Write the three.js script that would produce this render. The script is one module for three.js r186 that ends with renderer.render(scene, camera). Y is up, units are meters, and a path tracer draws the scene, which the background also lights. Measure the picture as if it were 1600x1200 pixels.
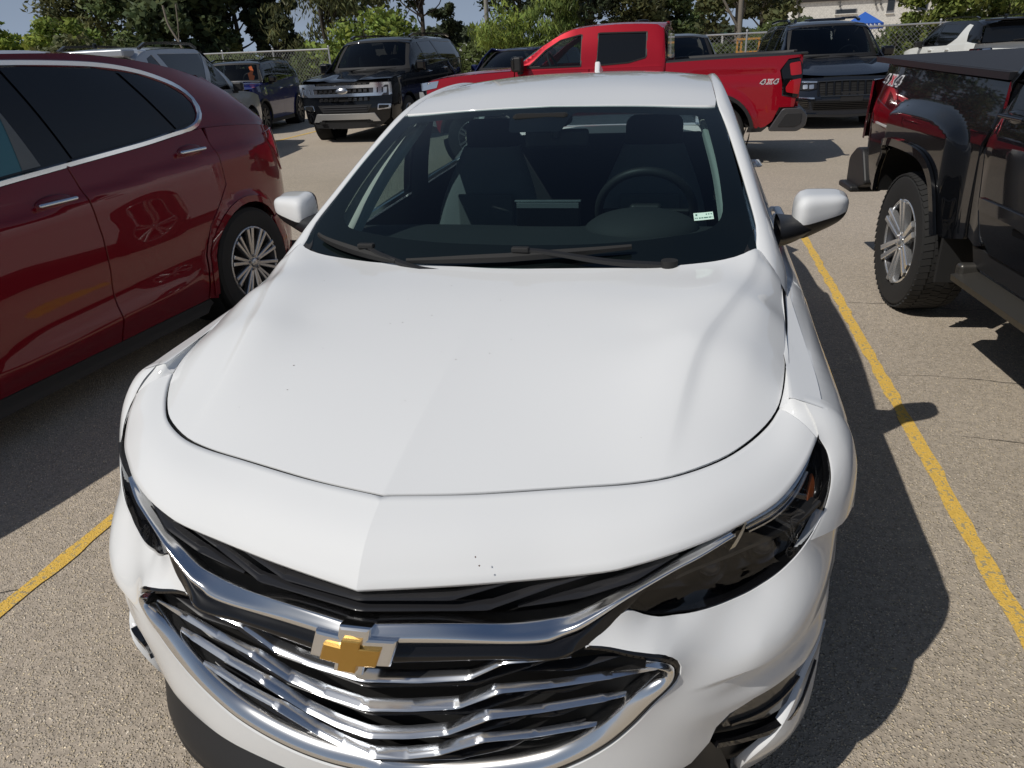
import * as THREE from 'three';
import { mergeGeometries, mergeVertices, toCreasedNormals } from 'three/addons/utils/BufferGeometryUtils.js';
import { RoundedBoxGeometry } from 'three/addons/geometries/RoundedBoxGeometry.js';
import { FontLoader } from 'three/addons/loaders/FontLoader.js';
import { TextGeometry } from 'three/addons/geometries/TextGeometry.js';

// ------------------------------------------------------------------ camera, sky, sun, exposure
const scene = new THREE.Scene();
const camera = new THREE.PerspectiveCamera(55.83, 4 / 3, 0.05, 1500);
camera.position.set(0, 1.57, 0);
camera.rotation.order = 'YXZ';
camera.rotation.set(-0.43435, 0.24351, -0.04915);
const renderer = new THREE.WebGLRenderer({ antialias: true });
renderer.toneMapping = THREE.LinearToneMapping;
renderer.toneMappingExposure = 0.60;
renderer.shadowMap.enabled = true;

const SKY = 0.46;   // brightness of the sky beside the sun
const sunDir = new THREE.Vector3(-0.60, 1, 0.61).normalize();   // towards the sun: behind the camera, to its left
// computed clear, slightly hazy sky: pale near the horizon, deeper overhead, thin high cloud
{
  const w = 512, h = 256, d = new Float32Array(w * h * 4); const hs = (x, y, q) => { let n = Math.imul(x | 0, 374761393) + Math.imul(y | 0, 668265263) + q * 974634777; n = Math.imul(n ^ (n >>> 13), 1274126177); return ((n ^ (n >>> 16)) >>> 0) / 4294967296; };
  const vn = (x, y, z, q) => { const xi = Math.floor(x), yi = Math.floor(y), zi = Math.floor(z); let s = 0; for (let i = 0; i < 8; i++) { const a = i & 1, b = (i >> 1) & 1, c = i >> 2; const fx = x - xi, fy = y - yi, fz = z - zi, sm = (t) => t * t * (3 - 2 * t); s += hs(xi + a, (yi + b) + 57 * (zi + c), q) * (a ? sm(fx) : 1 - sm(fx)) * (b ? sm(fy) : 1 - sm(fy)) * (c ? sm(fz) : 1 - sm(fz)); } return s; };
  for (let y = 0; y < h; y++) for (let x = 0; x < w; x++) { const el = ((y + .5) / h - .5) * Math.PI, az = ((x + .5) / w - .5) * Math.PI * 2; const v = new THREE.Vector3(Math.cos(el) * Math.cos(az), Math.sin(el), Math.cos(el) * Math.sin(az)); const i = (y * w + x) * 4;
    const e = Math.max(0, v.y), t = Math.pow(e, .46); let c = [1.18 + (.11 - 1.18) * t, 1.45 + (.205 - 1.45) * t, 1.85 + (.43 - 1.85) * t]; const sa = Math.max(0, v.dot(sunDir)); const gl = .55 * Math.pow(sa, 6) + 1.2 * Math.pow(sa, 60); c = c.map((q, k) => q + gl * [.62, .60, .56][k]);
    if (v.y > .02) { const k = 1 / (v.y + .25), n = vn(v.x * k * 2.2 + 9, v.z * k * 3.4 + 5, 1.5, 1) * .6 + vn(v.x * k * 5 + 3, v.z * k * 8, 4.5, 2) * .28 + vn(v.x * k * 12, v.z * k * 17, 7.5, 3) * .12; const a = .5 * Math.min(1, Math.max(0, (n - .50) / .28)); c = c.map((q, j) => q + a * ([.62, .66, .72][j] - q)); }
    if (v.y < 0) c = [.20, .19, .17]; for (let k = 0; k < 3; k++) d[i + k] = c[k] * SKY; d[i + 3] = 1; }
  const tx = new THREE.DataTexture(d, w, h, THREE.RGBAFormat, THREE.FloatType); tx.mapping = THREE.EquirectangularReflectionMapping; tx.magFilter = tx.minFilter = THREE.LinearFilter; tx.needsUpdate = true; scene.background = tx; scene.environment = tx;
}
const sun = new THREE.DirectionalLight(new THREE.Color(1, 0.955, 0.89), 5);
sun.name = 'sun';
sun.position.copy(sunDir).multiplyScalar(60); sun.castShadow = true;
sun.shadow.camera.left = -40; sun.shadow.camera.right = 40; sun.shadow.camera.top = 40; sun.shadow.camera.bottom = -40;
sun.shadow.camera.near = 1; sun.shadow.camera.far = 160; sun.shadow.mapSize.set(4096, 4096);
scene.add(sun); scene.add(sun.target);
// ------------------------------------------------------------------ small tools
const V3 = (x, y, z) => new THREE.Vector3(x, y, z);
const lerp = (a, b, t) => a + (b - a) * t;
const clamp = (x, a = 0, b = 1) => Math.min(b, Math.max(a, x));
const sstep = (a, b, x) => { const t = clamp((x - a) / (b - a)); return t * t * (3 - 2 * t); };
function rng(seed) { let s = seed >>> 0; return () => { s = (s + 0x6d2b79f5) >>> 0; let t = s; t = Math.imul(t ^ (t >>> 15), t | 1); t ^= t + Math.imul(t ^ (t >>> 7), t | 61); return ((t ^ (t >>> 14)) >>> 0) / 4294967296; }; }
const hash2 = (x, y, s = 0) => { let h = Math.imul(x | 0, 374761393) + Math.imul(y | 0, 668265263) + Math.imul(s | 0, 974634777); h = Math.imul(h ^ (h >>> 13), 1274126177); return ((h ^ (h >>> 16)) >>> 0) / 4294967296; };
function vnoise(x, y, per, s) { const xi = Math.floor(x), yi = Math.floor(y), fx = x - xi, fy = y - yi, u = fx * fx * (3 - 2 * fx), v = fy * fy * (3 - 2 * fy); const w = (a) => ((a % per) + per) % per;
  return lerp(lerp(hash2(w(xi), w(yi), s), hash2(w(xi + 1), w(yi), s), u), lerp(hash2(w(xi), w(yi + 1), s), hash2(w(xi + 1), w(yi + 1), s), u), v); }
const names = {};
function numbered(n) { names[n] = (names[n] ?? -1) + 1; return names[n] ? n + '_' + String(names[n]).padStart(3, '0') : n; }
function tag(o, label, category, group, kind) { if (label) o.userData.label = label; if (category) o.userData.category = category; if (group) o.userData.group = group; if (kind) o.userData.kind = kind; return o; }
function base(name, x, y, z, turn = 0) { const g = new THREE.Group(); g.name = numbered(name); g.position.set(x, y, z); g.rotation.y = turn; scene.add(g); return g; }
function part(name, geo, mat, parent) { const m = new THREE.Mesh(Array.isArray(geo) ? merge(geo) : geo, mat); m.name = name; m.castShadow = m.receiveShadow = true; parent.add(m); return m; }
function top(name, geo, mat) { const m = part(numbered(name), geo, mat, scene); return m; }
function merge(list) {
  const gs = list.map(g => { g = g.index ? g.toNonIndexed() : g; const k = new THREE.BufferGeometry(); k.setAttribute('position', g.attributes.position); k.setAttribute('normal', g.attributes.normal);
    k.setAttribute('uv', g.attributes.uv || new THREE.BufferAttribute(new Float32Array(g.attributes.position.count * 2), 2)); return k; });
  return gs.length > 1 ? mergeGeometries(gs) : gs[0];
}
function mirrorX(g) { g = (g.index ? g.toNonIndexed() : g.clone()); const p = g.attributes.position.array, n = g.attributes.normal.array, u = g.attributes.uv && g.attributes.uv.array;
  for (let i = 0; i < p.length; i += 3) { p[i] *= -1; n[i] *= -1; }
  for (let t = 0; t < p.length; t += 9) for (let k = 0; k < 3; k++) { let a = p[t + 3 + k]; p[t + 3 + k] = p[t + 6 + k]; p[t + 6 + k] = a; a = n[t + 3 + k]; n[t + 3 + k] = n[t + 6 + k]; n[t + 6 + k] = a; }
  if (u) for (let t = 0; t < u.length; t += 6) for (let k = 0; k < 2; k++) { const a = u[t + 2 + k]; u[t + 2 + k] = u[t + 4 + k]; u[t + 4 + k] = a; }
  return g; }
const both = (g) => [g, mirrorX(g)];
// open curve through points (arrays), sampled evenly by arc length
function cr(p0, p1, p2, p3, t) { const o = []; for (let k = 0; k < p1.length; k++) { const a = p0[k], b = p1[k], c = p2[k], d = p3[k]; o.push(0.5 * (2 * b + (c - a) * t + (2 * a - 5 * b + 4 * c - d) * t * t + (3 * b - a - 3 * c + d) * t * t * t)); } return o; }
function spline(pts, t) { const n = pts.length - 1, x = clamp(t) * n, i = Math.min(n - 1, Math.floor(x)); const g = (j) => j < 0 ? pts[0].map((v, k) => 2 * v - pts[1][k]) : j > n ? pts[n].map((v, k) => 2 * v - pts[n - 1][k]) : pts[j]; return cr(g(i - 1), g(i), g(i + 1), g(i + 2), x - i); }
function curve(pts, n, smooth = true) { const N = (pts.length - 1) * 16, raw = []; for (let i = 0; i <= N; i++) { const t = i / N; raw.push(smooth ? spline(pts, t) : (() => { const x = t * (pts.length - 1), j = Math.min(pts.length - 2, Math.floor(x)); return pts[j].map((v, k) => lerp(v, pts[j + 1][k], x - j)); })()); }
  const L = [0]; for (let i = 1; i <= N; i++) L.push(L[i - 1] + Math.hypot(...raw[i].map((v, k) => v - raw[i - 1][k])));
  const out = []; let j = 0; for (let i = 0; i <= n; i++) { const l = L[N] * i / n; while (j < N - 1 && L[j + 1] < l) j++; const f = clamp((l - L[j]) / Math.max(1e-9, L[j + 1] - L[j])); out.push(raw[j].map((v, k) => lerp(v, raw[j + 1][k], f))); } return out; }
// piecewise smooth scalar table [[x, y], ...]
function table(tb) { return (x) => { const n = tb.length; if (x <= tb[0][0]) return tb[0][1]; if (x >= tb[n - 1][0]) return tb[n - 1][1]; let i = 0; while (tb[i + 1][0] < x) i++; const h = tb[i + 1][0] - tb[i][0], t = (x - tb[i][0]) / h;
  const sl = (j) => j <= 0 ? (tb[1][1] - tb[0][1]) / (tb[1][0] - tb[0][0]) : j >= n - 1 ? (tb[n - 1][1] - tb[n - 2][1]) / (tb[n - 1][0] - tb[n - 2][0]) : (() => { const a = (tb[j][1] - tb[j - 1][1]) / (tb[j][0] - tb[j - 1][0]), b = (tb[j + 1][1] - tb[j][1]) / (tb[j + 1][0] - tb[j][0]); return a * b <= 0 ? 0 : 2 * a * b / (a + b); })();
  const m0 = sl(i) * h, m1 = sl(i + 1) * h, t2 = t * t, t3 = t2 * t; return (2 * t3 - 3 * t2 + 1) * tb[i][1] + (t3 - 2 * t2 + t) * m0 + (-2 * t3 + 3 * t2) * tb[i + 1][1] + (t3 - t2) * m1; }; }
// a grid of points rows[i][j] -> indexed smooth geometry
function grid(rows, flip = false) { const nu = rows.length, nv = rows[0].length, p = [], uv = [], ix = []; let lu = 0;
  for (let i = 0; i < nu; i++) { let lv = 0; if (i) lu += Math.hypot(...rows[i][nv >> 1].map((v, k) => v - rows[i - 1][nv >> 1][k])); for (let j = 0; j < nv; j++) { if (j) lv += Math.hypot(...rows[i][j].map((v, k) => v - rows[i][j - 1][k])); p.push(...rows[i][j]); uv.push(lu, lv); } }
  for (let i = 0; i < nu - 1; i++) for (let j = 0; j < nv - 1; j++) { const a = i * nv + j, b = a + 1, c = a + nv, d = c + 1; if (flip) ix.push(a, b, c, b, d, c); else ix.push(a, c, b, b, c, d); }
  const g = new THREE.BufferGeometry(); g.setAttribute('position', new THREE.Float32BufferAttribute(p, 3)); g.setAttribute('uv', new THREE.Float32BufferAttribute(uv, 2)); g.setIndex(ix); g.computeVertexNormals(); return g; }
// surface through several long curves (each an array of points), nu samples along, nv across
function loft(curves, nu, nv, flip = false, smooth = true) { const C = curves.map(c => curve(c, nu)), rows = []; for (let i = 0; i <= nu; i++) { const x = C.map(c => c[i]), r = []; for (let j = 0; j <= nv; j++) r.push(smooth && x.length > 2 ? spline(x, j / nv) : (() => { const t = j / nv * (x.length - 1), k = Math.min(x.length - 2, Math.floor(t)); return x[k].map((v, q) => lerp(v, x[k + 1][q], t - k)); })()); rows.push(r); } return grid(rows, flip); }
// the same from a function of (u, v) in 0..1
function surf(fn, nu, nv, flip = false) { const rows = []; for (let i = 0; i <= nu; i++) { const r = []; for (let j = 0; j <= nv; j++) r.push(fn(i / nu, j / nv)); rows.push(r); } return grid(rows, flip); }
function clipAxis(poly, k, lim, keepLess) { const out = []; for (let i = 0; i < poly.length; i++) { const a = poly[i], b = poly[(i + 1) % poly.length], ia = keepLess ? a[k] <= lim : a[k] >= lim, ib = keepLess ? b[k] <= lim : b[k] >= lim; if (ia) out.push(a); if (ia !== ib) { const t = (lim - a[k]) / (b[k] - a[k]); const q = [lerp(a[0], b[0], t), lerp(a[1], b[1], t)]; q[k] = lim; out.push(q); } } return out; }
const area2 = (p) => { let s = 0; for (let i = 0; i < p.length; i++) { const a = p[i], b = p[(i + 1) % p.length]; s += a[0] * b[1] - b[0] * a[1]; } return s / 2; };
function densify(poly, step) { const o = []; for (let i = 0; i < poly.length; i++) { const a = poly[i], b = poly[(i + 1) % poly.length], n = Math.max(1, Math.ceil(Math.hypot(a[0] - b[0], a[1] - b[1]) / step)); for (let k = 0; k < n; k++) o.push([lerp(a[0], b[0], k / n), lerp(a[1], b[1], k / n)]); } return o; }
// round a closed polygon's corners with a smooth closed curve
function smoothPoly(poly, n = 6) { const N = poly.length, o = []; for (let i = 0; i < N; i++) for (let k = 0; k < n; k++) o.push(cr(poly[(i - 1 + N) % N], poly[i], poly[(i + 1) % N], poly[(i + 2) % N], k / n)); return o; }
function roundPoly(poly, r, n = 5) { const N = poly.length, o = []; for (let i = 0; i < N; i++) { const p = poly[(i - 1 + N) % N], c = poly[i], q = poly[(i + 1) % N]; const d1 = Math.hypot(p[0] - c[0], p[1] - c[1]), d2 = Math.hypot(q[0] - c[0], q[1] - c[1]); const rr = Math.min((c[2] ?? r), d1 * 0.48, d2 * 0.48); if (rr < 1e-4) { o.push([c[0], c[1]]); continue; }
  const a = [lerp(c[0], p[0], rr / d1), lerp(c[1], p[1], rr / d1)], b = [lerp(c[0], q[0], rr / d2), lerp(c[1], q[1], rr / d2)]; for (let k = 0; k <= n; k++) { const t = k / n; o.push([(1 - t) * (1 - t) * a[0] + 2 * t * (1 - t) * c[0] + t * t * b[0], (1 - t) * (1 - t) * a[1] + 2 * t * (1 - t) * c[1] + t * t * b[1]]); } } return o; }
// shrink a closed polygon by d (towards its inside)
function inset(poly, d) { const s = Math.sign(area2(poly)), N = poly.length; return poly.map((c, i) => { const p = poly[(i - 1 + N) % N], q = poly[(i + 1) % N]; let ax = c[0] - p[0], ay = c[1] - p[1], bx = q[0] - c[0], by = q[1] - c[1]; const la = Math.hypot(ax, ay) || 1, lb = Math.hypot(bx, by) || 1; let nx = -(ay / la + by / lb) * s, ny = (ax / la + bx / lb) * s; const l = Math.hypot(nx, ny) || 1; nx /= l; ny /= l; const cs = Math.max(0.35, nx * (-ay / la) * s + ny * (ax / la) * s); return [c[0] + nx * d / cs, c[1] + ny * d / cs]; }); }
const circlePoly = (cx, cy, r, n = 24, ry = r) => Array.from({ length: n }, (_, i) => [cx + r * Math.cos(i / n * Math.PI * 2), cy + ry * Math.sin(i / n * Math.PI * 2)]);
// a piece of a curved sheet: the polygon (in the sheet's own two coordinates) cut out of map(u, v) -> [x, y, z], with a turned-in edge
// the outside of the sheet is the side that 'out' (a point) does not lie on
function panel(poly, map, { cell = 0.06, cellV = 0, depth = 0.012, gap = 0, inside = [0, 0.6, 0], holes = [], lift = 0, outward = null } = {}) {
  cellV = cellV || cell;
  if (gap) poly = inset(poly, gap);
  poly = densify(poly, Math.min(cell, cellV)); if (area2(poly) < 0) poly = poly.slice().reverse();
  let sub = poly;
  for (let h of holes) { h = densify(h, Math.min(cell, cellV)); if (area2(h) > 0) h = h.slice().reverse(); let bi = 0, bj = 0, bd = 1e9; sub.forEach((a, i) => h.forEach((b, j) => { const d = Math.hypot(a[0] - b[0], a[1] - b[1]); if (d < bd) { bd = d; bi = i; bj = j; } })); const hh = [...h.slice(bj), ...h.slice(0, bj), h[bj]]; sub = [...sub.slice(0, bi + 1), ...hh, ...sub.slice(bi)]; }
  let u0 = 1e9, u1 = -1e9, v0 = 1e9, v1 = -1e9; for (const p of poly) { u0 = Math.min(u0, p[0]); u1 = Math.max(u1, p[0]); v0 = Math.min(v0, p[1]); v1 = Math.max(v1, p[1]); }
  const nu = Math.max(1, Math.ceil((u1 - u0) / cell)), nv = Math.max(1, Math.ceil((v1 - v0) / cellV)), du = (u1 - u0) / nu, dv = (v1 - v0) / nv;
  const P = [], Nn = [], UV = [], IX = [], key = new Map();
  const e = 0.002; let sgn = 0;
  const nrm = (u, v) => { const a = map(u + e, v), b = map(u - e, v), c = map(u, v + e), d = map(u, v - e); const x1 = a[0] - b[0], y1 = a[1] - b[1], z1 = a[2] - b[2], x2 = c[0] - d[0], y2 = c[1] - d[1], z2 = c[2] - d[2]; let n = [y1 * z2 - z1 * y2, z1 * x2 - x1 * z2, x1 * y2 - y1 * x2]; const l = Math.hypot(...n) || 1; return n.map(t => t / l); };
  { let s = 0; for (const p of poly) { const q = map(p[0], p[1]), n = nrm(p[0], p[1]); s += outward ? n[0] * outward[0] + n[1] * outward[1] + n[2] * outward[2] : n[0] * (q[0] - inside[0]) + n[1] * (q[1] - inside[1]) + n[2] * (q[2] - inside[2]); } sgn = s >= 0 ? 1 : -1; }
  const vert = (u, v) => { const k = Math.round(u * 2e5) + ':' + Math.round(v * 2e5); let i = key.get(k); if (i === undefined) { i = P.length / 3; const n = nrm(u, v).map(t => t * sgn), q = map(u, v); P.push(q[0] + n[0] * lift, q[1] + n[1] * lift, q[2] + n[2] * lift); Nn.push(...n); UV.push(u, v); key.set(k, i); } return i; };
  for (let i = 0; i < nu; i++) { let strip = clipAxis(clipAxis(sub, 0, u0 + du * i, false), 0, u0 + du * (i + 1), true); if (strip.length < 3) continue;
    for (let j = 0; j < nv; j++) { let c = clipAxis(clipAxis(strip, 1, v0 + dv * j, false), 1, v0 + dv * (j + 1), true); if (c.length < 3 || Math.abs(area2(c)) < 1e-9) continue;
      const d = []; for (const q of c) { const l = d[d.length - 1]; if (!l || Math.hypot(q[0] - l[0], q[1] - l[1]) > 1e-6) d.push(q); } if (d.length > 1 && Math.hypot(d[0][0] - d[d.length - 1][0], d[0][1] - d[d.length - 1][1]) < 1e-6) d.pop(); if (d.length < 3) continue;
      const tris = d.length === 3 ? [[0, 1, 2]] : THREE.ShapeUtils.triangulateShape(d.map(q => new THREE.Vector2(q[0], q[1])), []);
      for (const t of tris) { const ar = area2(t.map(k => d[k])); if (Math.abs(ar) < 1e-10) continue; const id = t.map(k => vert(d[k][0], d[k][1])); const fl = (ar > 0) === (sgn > 0); if (fl) IX.push(id[0], id[1], id[2]); else IX.push(id[0], id[2], id[1]); } } }
  // turned-in edges
  if (depth) for (const loop of [poly, ...holes.map(h => { h = densify(h, Math.min(cell, cellV)); return area2(h) > 0 ? h.slice().reverse() : h; })]) { const n0 = P.length / 3, N = loop.length; for (let i = 0; i <= N; i++) { const [u, v] = loop[i % N], n = nrm(u, v).map(t => t * sgn), q = map(u, v); const a = loop[(i - 1 + N) % N], b = loop[(i + 1) % N]; const A = map(a[0], a[1]), B = map(b[0], b[1]); const tx = B[0] - A[0], ty = B[1] - A[1], tz = B[2] - A[2]; let o = [ty * n[2] - tz * n[1], tz * n[0] - tx * n[2], tx * n[1] - ty * n[0]].map(t => t * sgn); const l = Math.hypot(...o) || 1; o = o.map(t => t / l);
      for (let k = 0; k < 2; k++) { const dd = k ? depth : 0; P.push(q[0] + n[0] * (lift - dd), q[1] + n[1] * (lift - dd), q[2] + n[2] * (lift - dd)); const m = k ? o : o.map((t, c) => (t + n[c]) * 0.7071); Nn.push(...m); UV.push(u, v); } }
    for (let i = 0; i < N; i++) { const a = n0 + i * 2; if (sgn > 0) IX.push(a, a + 1, a + 2, a + 2, a + 1, a + 3); else IX.push(a, a + 2, a + 1, a + 2, a + 3, a + 1); } }
  const g = new THREE.BufferGeometry(); g.setAttribute('position', new THREE.Float32BufferAttribute(P, 3)); g.setAttribute('normal', new THREE.Float32BufferAttribute(Nn, 3)); g.setAttribute('uv', new THREE.Float32BufferAttribute(UV, 2)); g.setIndex(IX); return g;
}
// thin-plate height through scattered points [[a, b, h], ...]
function plate(pts, smooth = 1e-5) { const n = pts.length, N = n + 3, A = Array.from({ length: N }, () => new Float64Array(N + 1)); const K = (r2) => r2 < 1e-12 ? 0 : 0.5 * r2 * Math.log(r2);
  for (let i = 0; i < n; i++) { for (let j = 0; j < n; j++) A[i][j] = K((pts[i][0] - pts[j][0]) ** 2 + (pts[i][1] - pts[j][1]) ** 2); A[i][i] += smooth; A[i][n] = A[n][i] = 1; A[i][n + 1] = A[n + 1][i] = pts[i][0]; A[i][n + 2] = A[n + 2][i] = pts[i][1]; A[i][N] = pts[i][2]; }
  for (let c = 0; c < N; c++) { let p = c; for (let r = c + 1; r < N; r++) if (Math.abs(A[r][c]) > Math.abs(A[p][c])) p = r; [A[c], A[p]] = [A[p], A[c]]; for (let r = c + 1; r < N; r++) { const m = A[r][c] / A[c][c]; if (m) for (let k = c; k <= N; k++) A[r][k] -= m * A[c][k]; } }
  const w = new Float64Array(N); for (let r = N - 1; r >= 0; r--) { let s = A[r][N]; for (let k = r + 1; k < N; k++) s -= A[r][k] * w[k]; w[r] = s / A[r][r]; }
  return (a, b) => { let s = w[n] + w[n + 1] * a + w[n + 2] * b; for (let i = 0; i < n; i++) s += w[i] * K((a - pts[i][0]) ** 2 + (b - pts[i][1]) ** 2); return s; }; }
const box = (w, h, d, x = 0, y = 0, z = 0, r = 0) => { const g = r ? new RoundedBoxGeometry(w, h, d, 2, r) : new THREE.BoxGeometry(w, h, d); g.translate(x, y, z); return g; };
function tube(pts, r, n = 24, rad = 8, closed = false) { const c = new THREE.CatmullRomCurve3(pts.map(p => V3(...p)), closed); return new THREE.TubeGeometry(c, n, r, rad, closed); }
function capTube(pts, r, rad = 6) { const gs = []; for (let i = 0; i < pts.length - 1; i++) { const a = V3(...pts[i]), b = V3(...pts[i + 1]), d = b.clone().sub(a), L = d.length(); const g = new THREE.CylinderGeometry(r, r, L, rad); g.translate(0, L / 2, 0); g.applyQuaternion(new THREE.Quaternion().setFromUnitVectors(V3(0, 1, 0), d.normalize())); g.translate(a.x, a.y, a.z); gs.push(g); } return merge(gs); }
// a bar swept along points with a given closed cross-section [[across, up], ...]; 'up' is the bar's own up direction
function sweep(pts, sec, upv = [0, 1, 0], taper = null) { const N = pts.length, M = sec.length, rows = []; for (let i = 0; i < N; i++) { const a = pts[Math.max(0, i - 1)], b = pts[Math.min(N - 1, i + 1)]; const t = V3(b[0] - a[0], b[1] - a[1], b[2] - a[2]).normalize(); const u0 = V3(...upv), r = V3().crossVectors(t, u0).normalize(), u = V3().crossVectors(r, t); const k = taper ? taper(i / (N - 1)) : 1; const row = []; for (let j = 0; j <= M; j++) { const s = sec[j % M]; row.push([pts[i][0] + r.x * s[0] * k + u.x * s[1] * k, pts[i][1] + r.y * s[0] * k + u.y * s[1] * k, pts[i][2] + r.z * s[0] * k + u.z * s[1] * k]); } rows.push(row); }
  let g = grid(rows, area2(sec) < 0); const caps = []; for (const [i, f] of [[0, 1], [N - 1, -1]]) { const c = rows[i].slice(0, M), p = []; for (let j = 1; j < M - 1; j++) p.push(...c[0], ...(f * area2(sec) > 0 ? c[j] : c[j + 1]), ...(f * area2(sec) > 0 ? c[j + 1] : c[j])); const q = new THREE.BufferGeometry(); q.setAttribute('position', new THREE.Float32BufferAttribute(p, 3)); q.computeVertexNormals(); caps.push(q); }
  return merge([toCreasedNormals(g, 0.6), ...caps]); }
function extr(poly, depth, bevel = 0, seg = 1) { const s = new THREE.Shape(poly.map(p => new THREE.Vector2(p[0], p[1]))); return new THREE.ExtrudeGeometry(s, { depth, bevelEnabled: bevel > 0, bevelSize: bevel, bevelThickness: bevel, bevelSegments: seg, curveSegments: 6 }); }
function tex(w, h, fn, srgb = true, rep = true) { const d = new Uint8Array(w * h * 4); for (let y = 0; y < h; y++) for (let x = 0; x < w; x++) { const c = fn(x, y), i = (y * w + x) * 4; d[i] = clamp(c[0]) * 255; d[i + 1] = clamp(c[1] ?? c[0]) * 255; d[i + 2] = clamp(c[2] ?? c[0]) * 255; d[i + 3] = clamp(c[3] ?? 1) * 255; } const t = new THREE.DataTexture(d, w, h); t.magFilter = THREE.LinearFilter; t.minFilter = THREE.LinearMipmapLinearFilter; t.generateMipmaps = true; if (rep) t.wrapS = t.wrapT = THREE.RepeatWrapping; if (srgb) t.colorSpace = THREE.SRGBColorSpace; t.needsUpdate = true; return t; }
const std = (r, g, b, rough = 0.5, metal = 0, o = {}) => { const m = new THREE.MeshStandardMaterial({ roughness: rough, metalness: metal, ...o }); m.color.setRGB(r, g, b); return m; };
const paint = (r, g, b, rough = 0.4, o = {}) => { const m = new THREE.MeshPhysicalMaterial({ roughness: rough, clearcoat: 1, clearcoatRoughness: 0.03, specularIntensity: .12, ...o }); m.color.setRGB(r, g, b); return m; };
const glassMat = (r, g, b, o = {}) => { const m = new THREE.MeshPhysicalMaterial({ roughness: 0.0, transmission: 1, thickness: 0, ior: 1.5, ...o }); m.color.setRGB(r, g, b); return m; };
// ------------------------------------------------------------------ ground
function asphaltTex(N, metres, seed) { // pale stones in dark binder, worn to beige
  const col = new Float32Array(N * N * 3), hgt = new Float32Array(N * N); const r = rng(seed);
  for (let y = 0; y < N; y++) for (let x = 0; x < N; x++) { const i = y * N + x; const n = vnoise(x / 3, y / 3, N / 3 | 0, 5) * 0.5 + vnoise(x / 9, y / 9, N / 9 | 0, 6) * 0.5; const v = 0.53 + 0.18 * n; col[i * 3] = v * 1.03; col[i * 3 + 1] = v * 0.975; col[i * 3 + 2] = v * 0.90; hgt[i] = 0.25 * n; }
  const stones = N * N / 16;
  for (let k = 0; k < stones; k++) { const cx = r() * N, cy = r() * N, R = (0.0011 + 0.0026 * r() * r()) / metres * N, a = r() * 3.14, el = 0.6 + 0.4 * r(), ca = Math.cos(a), sa = Math.sin(a); const t = r(), v = t < 0.10 ? 0.86 + 0.12 * r() : t < 0.75 ? 0.66 + 0.18 * r() : 0.46 + 0.16 * r(); const w = r() * 0.12;
    for (let dy = -Math.ceil(R); dy <= R; dy++) for (let dx = -Math.ceil(R); dx <= R; dx++) { const u = (dx * ca + dy * sa) / R, q = (-dx * sa + dy * ca) / (R * el); const d = u * u + q * q; if (d > 1) continue; const x = ((Math.floor(cx) + dx) % N + N) % N, y = ((Math.floor(cy) + dy) % N + N) % N, i = y * N + x; col[i * 3] = v * (1 + w * 0.4); col[i * 3 + 1] = v * (0.97); col[i * 3 + 2] = v * (0.93 - w); hgt[i] = 0.55 + 0.45 * Math.sqrt(1 - d); } }
  return [tex(N, N, (x, y) => { const i = (y * N + x) * 3; return [col[i], col[i + 1], col[i + 2]]; }), tex(N, N, (x, y) => { const h = hgt[y * N + x]; return [h, h, h]; }, false)];
}
const [asMap, asBump] = asphaltTex(1536, 2.2, 11);
for (const t of [asMap, asBump]) t.repeat.set(1 / 2.2, 1 / 2.2);
const asphalt = new THREE.MeshStandardMaterial({ map: asMap, bumpMap: asBump, bumpScale: 0.004, roughness: 0.95, vertexColors: true });
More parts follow.
